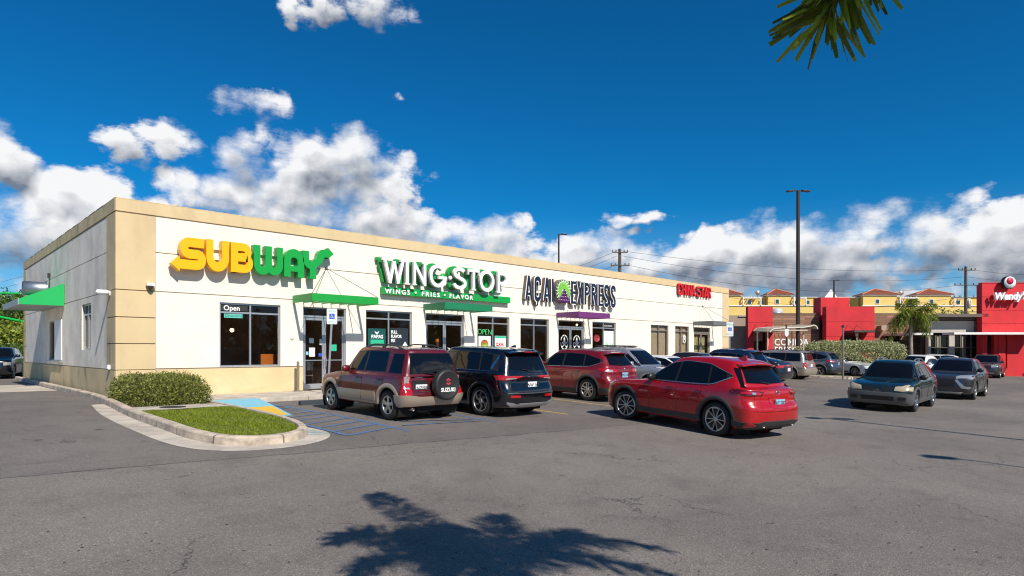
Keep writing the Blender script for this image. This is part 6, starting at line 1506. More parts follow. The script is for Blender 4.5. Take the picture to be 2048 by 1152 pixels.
tx.v = [(U2(1987)+(p[0]-x0_)/(x1_-x0_)*wl_, p[1], Z(602.5)+p[2]*.78+.05*(p[0]-x0_)/(x1_-x0_)) for p in tx.v]
tx.build('sign_lettering', M_SGW, ws_)
mb = MB(); mb.box(U2(1990), U2(2052), -1.25, -1.03, Z(595), Z(592)); mb.build('sign_rail', M_REDW, ws_)
mb = MB(); mb.lathe([(0, 0), (.50, 0), (.50, .3), (0, .3)], 26, lambda a, b, h: (U2(2017.5)+a, -1.5+h, Z(569)+b)); ds = mb.build('logo_disc', M_TRIM, ws_)
mb = MB(); mb.lathe([(0, 0), (.46, 0), (.46, .02)], 26, lambda a, b, h: (U2(2017.5)+a, -1.53+h, Z(569)+b)); mb.build('disc_face', M_SGW, ds)
mb = MB(); mb.lathe([(0, 0), (.27, 0), (.27, .02)], 20, lambda a, b, h: (U2(2017.5)+a, -1.55+h, Z(566)+b)); mb.build('disc_centre', mat('logo_red', (.60, .02, .07), .5), ds)

# ---------------------------------------------------------------- yellow apartment rows behind
M_YW = mat('stucco_yellow', (0.72, 0.47, 0.11), .85, var=.08, vscale=.5); M_YW2 = mat('stucco_yellow_light', (0.74, 0.53, 0.17), .85, var=.05, vscale=.5)
M_TW2 = mat('stucco_white_trim', (0.80, 0.78, 0.74), .8); M_WIN = mat('apartment_glass', (.03, .06, .065), .05, spec=1.0)
def tile():
    m = bpy.data.materials.new('clay_tile'); m.use_nodes = True; t = NT(m.node_tree); b = t.n['Principled BSDF']
    tc = t.node('ShaderNodeTexCoord').outputs['Object']
    wv = t.node('ShaderNodeTexWave', wave_type='BANDS', bands_direction='X'); wv.inputs['Scale'].default_value = 1.1; t.l.new(tc, wv.inputs[0])
    n = t.noise(tc, 3, 5, .6)
    t.put(b.inputs['Base Color'], t.mix(wv.outputs[0], (.09, .018, .010), t.mix(n, (.27, .055, .022), (.40, .10, .045)))); b.inputs['Roughness'].default_value = .8
    return m
M_TILE = tile()
def apartment(px0, px1, roofs, D, label, seed):
    r_ = random.Random(seed); U = lambda px: (px-1024)/1248*D; Z = lambda py: EYE+(702-py)/1248*D
    b = thing('apartment_building', label, 'building', toW(0, D, 0), RZ, 'yellow apartment blocks behind the restaurants')
    bx('wall', M_YW, b, (U(px0), U(px1), 0, 3, -2, Z(595)))
    bx('lower_wall', M_YW2, b, (U(px0)-.02, U(px1)+.02, -1.6, -.01, -2, Z(613)))
    bx('roof_slab', M_TW2, b, (U(px0)-.3, U(px1)+.3, -.3, 3.2, Z(595), Z(594)))
    bx('balcony_rim', M_TW2, b, (U(px0)-.1, U(px1)+.1, -1.75, -1.61, Z(613.5), Z(611.5)))
    x = px0+7; k = 0
    while x < px1-8:
        w_ = MB(); wx = U(x); w_.box(wx, wx+1.0, -.10, -.02, Z(609), Z(600)); o = w_.build('window', M_TW2, b)
        g = MB(); g.box(wx+.14, wx+.86, -.13, -.105, Z(608), Z(601)); g.build('pane', M_WIN, o)
        x += 20+6*r_.random()
    for rx0, rx1 in roofs:
        a, c = U(rx0), U(rx1); y0, y1 = -1.2, 2.2; ze, zt = Z(590.3), Z(577.8); cx = (a+c)/2; cy = (y0+y1)/2
        mb = MB(); mb.add([(a-.4, y0-.4, ze), (c+.4, y0-.4, ze), (c+.4, y1, ze), (a-.4, y1, ze), (cx-.15, cy, zt), (cx+.15, cy, zt)], [(0, 1, 5, 4), (1, 2, 5), (2, 3, 4, 5), (3, 0, 4), (0, 3, 2, 1)])
        o = mb.build('tile_roof', M_TILE, b)
        mb = MB(); mb.tube([(a-.4, y0-.4, ze+.05), (cx, cy, zt+.05), (c+.4, y0-.4, ze+.05)], .12, 5); mb.build('ridge_tiles', mat('clay_ridge', (.55, .22, .12), .8), o)
        bx('tower_wall', M_YW2, b, (a, c, y0, -.31, Z(613), ze-.16)); bx('eave', M_TW2, b, (a-.3, c+.3, y0-.3, y1-.1, ze-.15, ze-.02))
        tw_ = MB(); tw_.box(cx-.9, cx-.1, y0-.09, y0-.01, Z(609), Z(599)); o = tw_.build('window', M_TW2, b)
        g = MB(); g.box(cx-.8, cx-.2, y0-.12, y0-.095, Z(608), Z(600)); g.build('pane', M_WIN, o)
        mb = MB()
        for k in range(7):
            xx = c+.2+k*.5
            if xx < U(px1): mb.box(xx, xx+.12, y0-.6, 0, Z(596.5), Z(595))
        mb.box(c+.1, min(c+3.6, U(px1)), y0-.7, y0-.55, Z(598.5), Z(596.6))
        mb.box(c+.15, c+.35, y0-.7, y0-.5, Z(612), Z(598.6)); mb.box(min(c+3.4, U(px1)-.2), min(c+3.6, U(px1)), y0-.7, y0-.5, Z(612), Z(598.6))
        if mb.v: mb.build('pergola', M_TW2, b)
    return b
apartment(1440, 1604, [(1430, 1477), (1531, 1577)], 118, 'yellow apartment block with two red tiled roofs, just right of the shop row', 1)
apartment(1716, 1926, [(1719, 1786), (1826, 1893)], 118, 'yellow apartment block with two red tiled roofs, behind the palm and restaurant', 2)
apartment(1926, 1966, [], 126, 'plain yellow apartment block section behind the wooden power pole', 3)
apartment(1604, 1716, [], 140, 'lower yellow apartment block glimpsed above the plank wall', 4)
t = thing('white_gable_house', 'tiny white gable peeking over the red block', 'house', toW((1662-1024)/1248*110, 110, 0), RZ)
mb = MB(); z_ = EYE+(702-594)/1248*110
mb.prism([(-1.1, 0), (1.1, 0), (1.1, z_), (0, z_+1.4), (-1.1, z_)], lambda a, b, d: (a, d, b), 0, 3); mb.build('gable_wall', M_TW2, t)
# satellite dishes and aerials on the flat roofs
for i, (px, py, D) in enumerate(((1515, 592, 117), (1801, 591, 117))):
    t = thing('satellite_dish', ('grey satellite dish on the yellow roof left of the dark lamp post', 'grey satellite dish between the two tiled roofs above the palm')[i], 'satellite dish', toW((px-1024)/1248*D, D, EYE+(702-594)/1248*D), RZ)
    mb = MB(); mb.lathe([(0, .12), (.30, .05), (.5, -.10)], 12, lambda a, b, h: (a, -.3-h, .75+b)); mb.build('dish', M_ALUD, t)
    mb = MB(); mb.tube([(0, 0, 0), (0, -.1, .8)], .05, 5); mb.build('mast', M_ALUD, t)

# ---------------------------------------------------------------- lamp posts, power poles, wires
M_POLE = mat('pole_bronze', (0.045, 0.032, 0.028), .5, .3)
def lamp_post(x, y, h, label, heads, rot=RZ, r=.13, base=True, hs=1.0):
    z0 = G(x, y); t = thing('lamp_post', label, 'lamp post', (x, y, z0), rot, 'parking lot lamp posts')
    mb = MB(); mb.tube([(0, 0, 0), (0, 0, h)], [r, r*.75], 12); mb.build('pole', M_POLE, t)
    if base: mb = MB(); mb.lathe([(.32, 0), (.32, .55), (.28, .6), (0, .6)], 20); mb.build('footing', M_CONC, t)
    for s in heads:
        mb = MB(); mb.tube([(0, 0, h-.08), (s*.22, 0, h-.02)], .035, 6); L = .52
        mb.prism([(s*a_*hs, b_*hs) for a_, b_ in ((.16, -.02), (.24, -.15), (.62, -.17), (.70, 0), (.62, .17), (.24, .15))], lambda a, b, d: (a, b, h-.04+d+(a*s-.2)*-.12 if False else h-.04+d-(abs(a)-.2)*.10), 0, .07)
        mb.build('lamp_head', M_POLE, t)
    return t
def atD(px, D): x, y, _ = toW((px-1024)/1248*D, D); return x, y
x, y = atD(1596, 45); lamp_post(x, y, EYE+(702-381)/1248*45-G(x, y), 'tall dark lamp post with two heads, right of the shop row', (-1, 1), r=.155, hs=1.25)
x, y = atD(1117.5, 52); lamp_post(x, y, EYE+(702-468)/1248*52-G(x, y), 'dark lamp post with one head rising behind the shop roof', (1,), r=.09)
x, y = atD(1668, 78); lamp_post(x, y, EYE+(702-560)/1248*78-G(x, y), 'small distant lamp post above the red block', (1,), r=.12)
# two posts outside the picture whose shadows cross the aisle
lamp_post(12.0, -25.2, 9.6, 'dark lamp post out of view at the right whose long shadow crosses the aisle', (-1, 1), r=.09)
lamp_post(7.35, -28.2, 8.6, 'dark lamp post out of view behind the camera, its head shadow lies on the aisle', (1,), rot=R(101), r=.05, hs=1.15)
M_WPOLE = mat('wood_pole', (0.10, 0.08, 0.065), .9, var=.3, vscale=6)
def power_pole(x, y, h, label, arms):
    t = thing('power_pole', label, 'power pole', (x, y, -1), RZ, 'wooden power poles')
    mb = MB(); mb.tube([(0, 0, 0), (0, 0, h+1)], [.28, .20], 10); mb.build('pole', M_WPOLE, t)
    for z, w_ in arms:
        mb = MB(); mb.box(-w_, w_, -.30, -.20, z+1-.06, z+1+.06)
        for q_ in (-1, -.55, .55, 1): mb.tube([(q_*w_*.97, -.25, z+1.06), (q_*w_*.97, -.25, z+1.32)], .07, 6)
        mb.build('crossarm', M_WPOLE, t)
    mb = MB(); mb.lathe([(.0, 0), (.24, 0), (.26, .1), (.26, .8), (.2, .9), (0, .92)], 12, lambda a, b, h_: (.42+a, -.1+b, h*.55+1+h_)); mb.build('transformer', M_ALUD, t)
    return x, y
pa = atD(1239.5, 82); ha = EYE+(702-498)/1248*82; power_pole(*pa, ha, 'wooden power pole with crossarms rising behind the shop row', [(ha-.5, 1.0), (ha-2.2, 1.2), (ha-3.6, 1.5)])
pb = atD(1931.5, 96); hb = EYE+(702-533)/1248*96; power_pole(*pb, hb, 'wooden power pole with crossarms left of the red tower', [(hb-.6, 1.3), (hb-2.9, 1.9), (hb-4.8, 2.0), (hb-7, 1.6)])
M_WIRE = mat('wire', (0.03, 0.03, 0.03), .6)
def wire(a, b, sag, label, r=.022):
    a = Vector(a); b = Vector(b); mb = MB()
    mb.tube([a.lerp(b, k/24)-Vector((0, 0, sag*4*(k/24)*(1-k/24))) for k in range(25)], r, 4, caps=False)
    mb.build('power_line', M_WIRE, label=label, cat='power line', group='power lines across the sky')
P1 = lambda dz, s=0: (pa[0]+s*SN, pa[1]-s*CS, ha-dz); P2 = lambda dz, s=0: (pb[0]+s*SN, pb[1]-s*CS, hb-dz)
far = lambda px, py, D: (*atD(px, D), EYE+(702-py)/1248*D)
for i, (dz1, dz2) in enumerate(((.2, .4), (.9, 1.6), (2.0, 2.8), (3.4, 4.7))):
    o = ('topmost', 'second', 'third', 'lowest')[i]
    wire(P1(dz1, .3*i), P2(dz2, -.3*i), 1.2+.5*i, '%s power line between the two wooden poles' % o, .020)
    wire(P2(dz2, .4), far(2160, 545+i*14, 100), .6, '%s power line leaving the right wooden pole to the right' % o, .020)
    wire(P1(dz1, -.3), far(930, 600+i*8, 120), .8, '%s power line running left from the wooden pole behind the shop' % o, .020)
    wire(far(-150, 585+i*16, 90), far(120, 528+i*11, 90), .8, '%s power line in the sky left of the shop side wall' % o, .016)

# ---------------------------------------------------------------- posts, signs, shelter
M_POST = mat('post_galv', (0.42, 0.43, 0.45), .4, .7); M_SIGNW = mat('sign_board_white', (.72, .74, .74), .5); M_SIGNB = mat('sign_board_blue', (.02, .10, .48), .5)
def access_sign(x, y, zt, zb, w_, lean, label, rot, h=.50):
    t = thing('accessible_parking_sign', label, 'sign', (x, y, G(x, y)+.12), rot, 'accessible parking signs'); z0 = G(x, y)+.12
    L = zt-z0
    mb = MB(); lx = lambda z: lean*z
    mb.prism([(-.03, -.018), (.03, -.018), (.03, .018), (-.03, .018)], lambda a, b, d: (a+lx(d*L), b, d*L), 0, 1); mb.build('post', M_POST, t)
    bp = lambda a, b, d: (a+lx(L-h/2), d, L-h+b+.02)
    mb = MB(); mb.prism([(-w_/2+.02, 0), (w_/2-.02, 0), (w_/2, .02), (w_/2, h-.02), (w_/2-.02, h), (-w_/2+.02, h), (-w_/2, h-.02), (-w_/2, .02)], bp, -.028, -.022); s = mb.build('sign_board', M_SIGNW, t)
    mb = MB(); q_ = w_*.26; c = h*.50
    mb.prism([(-q_, c-q_), (q_, c-q_), (q_, c+q_), (-q_, c+q_)], bp, -.031, -.0285); mb.build('blue_panel', M_SIGNB, s)
    mb = MB(); P = lambda a, b, d: bp(a*q_, c+b*q_, d)
    strokes(mb, [(.13, [(-.1, .55), (-.05, .1), (.3, .05), (.5, -.5)]), (.10, arc(-.05, -.15, .40, .42, 130, 330, 10)), (.16, [(-.1, .62), (-.1, .78)])], .1, P, -.0325, -.0312, eps=.0002); mb.build('wheelchair_symbol', M_TW, s)
    mb = text_mb('RESERVADO', lambda a, b, d: bp(a, h*.80+b, -.0285-d), h*.11, .001, align='CENTER', xs=.8); text_mb('$500 MULTA', lambda a, b, d: bp(a, h*.10+b, -.0285-d), h*.11, .001, align='CENTER', xs=.8, mb=mb)
    mb.build('sign_lettering', M_TG, s)
    return t
access_sign(5.30, -2.62, 2.72, 0, .32, .052, 'leaning white and blue accessible parking sign in front of the first glass doors', math.radians(-25), .50)
x, y = atD(1459.5, 33); access_sign(x, y, EYE+(702-645)/1248*33, 0, .36, 0, 'small distant accessible parking sign at the far end of the shop row', RZ, .75)
x, y = atD(1686, 37); t = thing('sign_post', 'thin bare grey post standing on the grass kerb left of the dark green SUV', 'post', (x, y, G(x, y)), RZ)
L_ = EYE+(702-651)/1248*37-G(x, y); mb = MB(); mb.tube([(0, 0, 0), (0, 0, L_)], .045, 8); mb.build('post', mat('post_grey', (.16, .155, .16), .6), t)
mb = MB(); mb.box(-.07, .05, -.06, .06, L_-.12, L_+.02); mb.build('post_head', M_TRIM, t)
x, y = atD(1572.5, 42); t = thing('sign_post', 'dark post with a small pale pentagon sign in front of the COMIDA wall', 'sign', (x, y, G(x, y)), RZ)
L_ = EYE+(702-649)/1248*42-G(x, y); mb = MB(); mb.tube([(0, 0, 0), (0, 0, L_)], .05, 8); mb.build('post', M_TRIM, t)
mb = MB(); mb.prism([(-.13, .0), (-.13, -.4), (0, -.55), (.13, -.4), (.13, 0)], lambda a, b, d: (a, d, L_-.3+b), -.08, -.06); mb.build('sign_board', M_SIGNW, t)
# metal shelter
x0_, y0_ = atD(1579, 43); t = thing('shelter', 'cream metal shelter with a curved slatted roof in front of the plank wall', 'shelter', (x0_, y0_, G(x0_, y0_)), RZ)
M_CRS = mat('cream_metal', (.62, .55, .45), .5); u3 = lambda px: (px-1579)/1248*43; z3 = lambda py: EYE+(702-py)/1248*43-G(x0_, y0_)
for px in (1535.5, 1607):
    for yy in (0, 1.8):
        mb = MB(); mb.tube([(u3(px), yy, 0), (u3(px), yy, z3(659))], .05, 8); mb.build('post', M_CRS, t)
mb = MB(); cur = [(u3(1533), z3(664)), (u3(1540), z3(658)), (u3(1560), z3(656)), (u3(1600), z3(655)), (u3(1612), z3(653)), (u3(1620), z3(650.5)), (u3(1625), z3(653)), (u3(1627), z3(658))]
for k in range(len(cur)-1):
    (a, b), (c, d) = cur[k], cur[k+1]; mb.add([(a, -.5, b), (c, -.5, d), (c, 2.2, d+.15), (a, 2.2, b+.15), (a, -.5, b-.04), (c, -.5, d-.04), (c, 2.2, d+.11), (a, 2.2, b+.11)], [(0, 1, 2, 3), (7, 6, 5, 4), (0, 4, 5, 1), (3, 2, 6, 7)])
mb.build('roof_sheet', mat('slat_roof', (.42, .36, .28), .7, var=.2, vscale=9), t)
mb = MB()
for yy in (-.55, 2.25): mb.tube([(a, yy, b-.02+(.14 if yy > 0 else 0)) for a, b in cur], .05, 6)
mb.box(u3(1535), u3(1608), -.52, -.44, z3(662), z3(660)); mb.build('roof_rim', M_CRS, t)
x, y = atD(1610, 41); mb = MB(); z0 = G(x, y); mb.tube([(x, y, z0), (x, y, z0+1.05)], .09, 12); mb.lathe([(.09, 0), (.06, .06), (0, .08)], 12, lambda a, b, h: (x+a, y+b, z0+1.05+h)); mb.build('bollard', mat('bollard_yellow', (.75, .42, .02), .5), label='yellow bollard beside the beige people carrier', cat='bollard')
# green metal bars at the far left
mb = MB(); a = atD(-60, 46); b = atD(70, 50); mb.tube([(*a, EYE+(702-622)/1248*46), (*b, EYE+(702-648)/1248*50)], .10, 8); mb.build('green_bar', mat('bar_green', (.01, .50, .08), .4), label='bright green metal bar slanting down behind the shop corner at the far left', cat='metal bar')
mb = MB(); a = atD(-80, 46); b = atD(40, 50); mb.tube([(*a, EYE+(702-585)/1248*46), (*b, EYE+(702-587)/1248*50)], .08, 8); mb.build('green_bar', mat('bar_green', (0, 0, 0)), label='upper green metal bar in front of the trees at the far left', cat='metal bar')
# low white boundary wall far left behind the trees is hidden; kerbed grass island on the right
pts_i = [(34.6, -3.2), (36.2, -3.2), (36.9, -6.6), (36.6, -7.8), (35.9, -8.2), (35.0, -7.8), (34.4, -6.8)]
isl = smooth_closed([(35.6, -3.4), (35.5, -6.8), (35.7, -8.9), (36.6, -9.8), (38.2, -10.0), (47.0, -9.2), (60, -7.8), (60, -3.3), (44, -3.3), (35.6, -3.4)], 2)
isl = smooth_closed([(36.2, -3.2), (36.1, -6.2), (36.3, -8.0), (37.0, -8.5), (37.6, -8.0), (37.6, -6.2), (37.3, -3.2)], 2)
mb = MB(); sweep(mb, isl, [(0, -.1), (.01, .12), (.04, .15), (.15, .15), (.16, .0)]); mb.build('island_kerb_far', M_KERB, kind='structure')
drape('island_turf_far', offset(isl, .155), mat('turf_green', (.10, .15, .02), .9, var=.35, vscale=6), .12, kind='structure')
# ---------------------------------------------------------------- vegetation
def leaf_soup(centers, normals_out, size, n_per, spread, asp=.35, droop=.3, seed=1):
    """leaf-shaped quads scattered round clump centres"""
    rg = np.random.default_rng(seed); C_ = np.repeat(np.asarray(centers), n_per, axis=0); n = len(C_)
    P = C_ + rg.normal(0, 1, (n, 3))*np.asarray(spread)
    d = rg.normal(0, 1, (n, 3)) + (np.repeat(np.asarray(normals_out), n_per, axis=0) if normals_out is not None else 0); d[:, 2] -= droop
    d /= np.linalg.norm(d, axis=1)[:, None]; r = rg.normal(0, 1, (n, 3)); s = np.cross(d, r); s /= np.linalg.norm(s, axis=1)[:, None]
    L = size*rg.uniform(.6, 1.35, n)[:, None]; W_ = L*asp
    return np.stack([P, P+d*L*.45+s*W_*.5, P+d*L, P+d*L*.45-s*W_*.5], 1)
def boxy_shell(n, x0, x1, y0, y1, z0, z1, seed, lump=.10, inner=.35, e=4):
    rg = np.random.default_rng(seed); c = np.array([(x0+x1)/2, (y0+y1)/2, z0]); h = np.array([(x1-x0)/2, (y1-y0)/2, z1-z0])
    d = rg.normal(0, 1, (n, 3)); d[:, 2] = abs(d[:, 2]); d /= np.linalg.norm(d, axis=1)[:, None]
    k = 1/(np.sum(abs(d)**e, axis=1)**(1/e)); rad = (1-inner*rg.random(n)**2.2)
    p = d*k[:, None]; bump = 1+lump*(np.sin(p[:, 0]*h[0]*5+seed)+np.sin(p[:, 1]*h[1]*4.3+2*seed)+np.sin(p[:, 2]*6))/2
    return c+p*h*(rad*bump)[:, None], d
def hedge(name, x0, x1, y0, y1, z0, z1, m, label, cat, n=900, per=9, size=.075, seed=3, twig=True, asp=.3, core=None):
    t = thing(name, label, cat, ((x0+x1)/2, (y0+y1)/2, z0))
    o = np.array(t.location)
    c, d = boxy_shell(n, x0, x1, y0, y1, z0+.06, z1, seed, .06, .35, 7)
    Q = leaf_soup(c, d*.6, size, per, (.045, .045, .045), asp, -.2, seed)
    soup('foliage', Q-o, m, parent=t)
    mb = MB(); r_ = random.Random(seed)
    for k in range(26 if twig else 6):
        bx_, by_ = x0+(x1-x0)*r_.uniform(.15, .85), y0+(y1-y0)*r_.uniform(.12, .88)
        p = [(bx_-o[0], by_-o[1], 0)]
        for j in range(3): p.append((p[-1][0]+r_.uniform(-.12, .12), p[-1][1]+r_.uniform(-.14, .14), (z1-z0)*(j+1)*.28))
        mb.tube(p, [.014, .011, .008, .004], 5)
    mb.build('twigs', mat('twig', (.10, .065, .04), .9), t)
    return t
LF1 = leafmat('hedge_leaf', (.155, .205, .05), .8, .25)
hedge('hedge_bush', -.24, 1.38, -3.86, -.35, -.06, .67, LF1, 'clipped leafy green hedge growing in the planter against the tan corner', 'bush', n=4600, per=7, size=.075, seed=5, asp=.28)
LF2 = leafmat('pale_leaf', (.36, .42, .24), .5, .2)
# long pale hedge before the red block: built as one run in the camera-side bearing
t = thing('pale_hedge', 'long pale grey-green hedge in front of the big red block', 'hedge', toW(u(1712, 44), 44, -.7), RZ)
c1, d1 = boxy_shell(7500, u(1612, 44)-u(1712, 44), u(1802, 44)-u(1712, 44), -.9, 1.2, 0, EYE+(702-686)/1248*44+.7, 11, .03, .25, 8)
c2, d2 = boxy_shell(300, u(1583, 44)-u(1712, 44), u(1640, 44)-u(1712, 44), -.5, 1.2, 0, EYE+(702-692)/1248*44+.7, 12, .08, .25, 3)
soup('foliage', leaf_soup(np.vstack([c1, c2]), np.vstack([d1, d2])*.6, .12, 7, (.07, .07, .07), .5, -.3, 4), LF2, parent=t)
mb = MB(); mb.box(u(1630, 44)-u(1712, 44), u(1795, 44)-u(1712, 44), -.3, .6, 0, 1.5); mb.build('branches', mat('twig', (0, 0, 0)), t)

# small trees and shrubs behind the shop on the left
LF3 = leafmat('tree_leaf', (.085, .165, .030), .6, .3); LF4 = leafmat('tree_leaf_light', (.20, .27, .035), .55, .35)
M_BARK = mat('bark', (.12, .09, .065), .95, var=.3, vscale=5, bump=.5, bscale=20)
def tree(px, D, ztop, rad, m, label, seed, nclump=95, per=60, size=.34, name='tree'):
    x, y = atD(px, D); z0 = G(x, y)-.1; t = thing(name, label, 'tree', (x, y, z0), 0, 'trees behind the shop')
    r_ = np.random.default_rng(seed); H_ = ztop-z0; cz = H_*.62
    d = r_.normal(0, 1, (nclump, 3)); d /= np.linalg.norm(d, axis=1)[:, None]; k = r_.uniform(.35, 1, nclump)[:, None]**.6
    c = d*k*np.array([rad, rad, H_*.38])+np.array([0, 0, cz])
    soup('crown', leaf_soup(c, d*.5, size, per, (.33, .33, .26), .42, .1, seed), m, parent=t)
    mb = MB(); mb.tube([(0, 0, 0), (.1, .05, H_*.25), (0, .1, H_*.5), (.1, 0, H_*.8)], [.22, .17, .11, .03], 8)
    for q_ in range(7):
        e = c[q_*11 % nclump]; mb.tube([(0.05, .05, H_*(.25+.05*q_)), (e[0]*.5, e[1]*.5, (H_*.35+e[2])/2), tuple(e)], [.09, .06, .02], 6)
    mb.build('trunk', M_BARK, t)
for a in ((22, 58, EYE+(702-572)/1248*58, 3.0, LF3, 'dark green tree rising above the others at the far left', 31),
          (-20, 52, EYE+(702-590)/1248*52, 3.0, LF3, 'dark tree cut by the left picture edge', 32),
          (34, 50, EYE+(702-640)/1248*50, 2.3, LF4, 'yellow-green tree low beside the shop side wall', 33),
          (2, 47, EYE+(702-655)/1248*47, 2.4, LF4, 'yellow-green tree low at the left picture edge', 34),
          (50, 56, EYE+(702-625)/1248*56, 2.6, LF3, 'tree half hidden behind the shop side wall', 35)):
    tree(*a)
for i, (px, D, h) in enumerate(((12, 44, 1.6), (30, 44.5, 1.5), (46, 45, 1.8), (-12, 44, 1.8))):
    x, y = atD(px, D); hedge('shrub', x-1.3, x+1.3, y-1.0, y+1.0, G(x, y)-.05, G(x, y)+h, LF3, 'dark shrub %s' % ('in front of the yellow-green trees, left of centre', 'right behind the black SUV at the far left', 'touching the shop side wall edge', 'cut by the left edge behind the black SUV')[i], 'shrub', n=420, per=9, size=.2, seed=40+i, twig=False, asp=.5)
x, y = atD(1893, 56)
tree(1893, 58, EYE+(702-612)/1248*58, 1.5, LF3, 'small green tree top above the brown roof fascia', 50, 50, 40, .25)
# wall of distant greenery hiding the horizon on the left
hz = []
rgv = np.random.default_rng(5)
for k in range(240):
    px = -260+k*2.6; D = 95+rgv.uniform(-10, 10); x, y = atD(px, D); hz.append((x, y, rgv.uniform(-1, 4.5)))
soup('distant_greenery', leaf_soup(np.array(hz), None, .9, 45, (1.2, 1.2, .9), .6, 0, 9), LF3, kind='stuff')

# ---------------------------------------------------------------- palms
LFP = leafmat('palm_leaf', (.18, .26, .026), .6, .4)
M_PTR = mat('palm_trunk', (.26, .22, .18), .9, var=.25, vscale=4, bump=.5, bscale=25)
def frond_geo(base, tip, sagup, nl, L, rows, wl=.02, seed=0, droop=.35, rot=1.0, tipk=.5):
    """one feather leaf: rachis as a parabola from base to tip, leaflets all round it"""
    rg = np.random.default_rng(seed); a = Vector(base); b = Vector(tip); n = 26; pts = []
    for k in range(n+1):
        t = k/n; p = a.lerp(b, t); p.z += sagup*4*t*(1-t); pts.append(p)
    quads = []
    for i in range(nl):
        t = .12+.88*(i+.5)/nl; k = min(n-1, int(t*n)); p = pts[k].lerp(pts[k+1], t*n-k); d = (pts[k+1]-pts[k]).normalized()
        s = d.cross(Vector((0, 0, 1))).normalized(); up = s.cross(d)
        for sd in (-1, 1):
            for r_ in range(rows):
                an = rg.uniform(-.9, .9)*rot
                dr = (s*sd*math.cos(an)+up*math.sin(an)+d*rg.uniform(.35, .85)).normalized()
                l = L*(math.sin(math.pi*min(1, t*.86+.14))**.55)*rg.uniform(.75, 1.1)+.04
                if t > .82: l = max(l, L*tipk*rg.uniform(.75, 1.05))
                m1 = p+dr*l*.5-Vector((0, 0, droop*l*.12)); e = p+dr*l-Vector((0, 0, droop*l*.5)); w_ = dr.cross(Vector((rg.normal(), rg.normal(), rg.normal()))).normalized()*wl
                quads.append([p-w_*.4, m1-w_, m1+w_, p+w_*.4]); quads.append([m1-w_, e-w_*.75, e+w_*.35, m1+w_])
    return pts, np.array([[tuple(q_) for q_ in f] for f in quads])
def palm(name, x, y, z0, hc, fr, label, nl=60, L=.45, rows=3, wl=.02, rt=.12, shaft=True, hang={}, **kw):
    t = thing(name, label, 'palm', (x, y, z0))
    mb = MB(); mb.tube([(0, 0, 0), (0.02, 0, hc*.3), (0, .02, hc*.75), (0, 0, hc-.5)], [rt*1.3, rt*1.05, rt*.9, rt*.8], 14)
    mb.build('trunk', M_PTR, t)
    mb = MB(); mb.tube([(0, 0, hc-.52), (0, 0, hc-.2), (0, 0, hc+.1)], [rt*.85, rt*.8, rt*.35], 12); mb.build('crown_shaft', mat('crown_shaft', (.14, .22, .06), .5), t)
    for i, (tip, sag, f) in enumerate(fr):
        hk = dict(hang) if i == 0 else {}; pts, q_ = frond_geo((0, 0, hc), tip, sag, int(hk.pop('nl', nl)*f), hk.pop('L', L), hk.pop('rows', rows), hk.pop('wl', wl), 100+i, **{**kw, **hk})
        mb = MB(); mb.tube(pts, [.026*(1-.8*k/len(pts)) for k in range(len(pts))], 5)
        r_ = mb.build('frond', mat('rachis', (.20, .24, .06), .6), t)
        soup('leaflets', q_, LFP, parent=r_)
    return t
# palm just right of the camera: its crown overhangs the frame and throws the shadow on the asphalt
bxw, byw, _ = toW(3.55, .05); hc_ = 5.55
GZ = G(bxw, byw)
def shp(px, py, h):                                      # point at height h above the lot whose shadow falls where the photo shows it
    D = 1.95*1248/(py-702); lat = (px-1024)/1248*D
    return (lat+.636*h, D-.94*h, h)
tips = [((1.30, 2.62, 1.38+.528*2.62-GZ), .95), (shp(735, 1005, 5.55), .55), (shp(655, 1100, 5.1), .75), (shp(1300, 1104, 5.0), .7), (shp(1330, 1160, 4.9), .7), (shp(690, 1180, 5.0), .7), (shp(850, 1230, 5.0), .6), (shp(1120, 1240, 4.9), .6), (shp(980, 1040, 6.3), .2),
        (shp(860, 1060, 6.6), .1), (shp(1130, 1070, 6.5), .1), (shp(960, 1200, 6.5), .1)]
FT = []
for (lat, D, h), sg_ in tips:
    wx, wy, _ = toW(lat, D); FT.append(((wx-bxw, wy-byw, h), sg_, 1.0))
palm('foreground_palm', bxw, byw, GZ, hc_, FT, 'palm standing right of the camera, one drooping frond hangs into the top of the sky', nl=52, L=.33, rows=3, wl=.015, hang=dict(tipk=1.0, rot=1.7, nl=230, L=.25, wl=.012, rows=6))
# small palm in front of the plank wall
x, y = atD(1822, 47.5); k_ = 47.5/1248
z0 = G(x, y); zc = EYE+(702-637)*k_
FR = []
for i, (px, py, s_) in enumerate(((1788, 628, .45), (1776, 662, .75), (1790, 690, .85), (1812, 600, .25), (1838, 597, .3), (1858, 612, .5), (1874, 640, .8), (1866, 668, .8), (1852, 676, .9), (1800, 608, .4), (1846, 650, .6), (1798, 660, .7), (1830, 672, .8))):
    lat = (px-1822)*k_; dd = ((i*37) % 5-2)*.45
    FR.append(((SN*lat+CS*dd, -CS*lat+SN*dd, EYE+(702-py)*k_-z0), s_, 1.0))
palm('small_palm', x, y, z0, zc-z0, FR, 'small foxtail palm standing in front of the plank wall and cream restaurant', nl=40, L=.60, rows=2, wl=.020, rt=.14, droop=1.1)
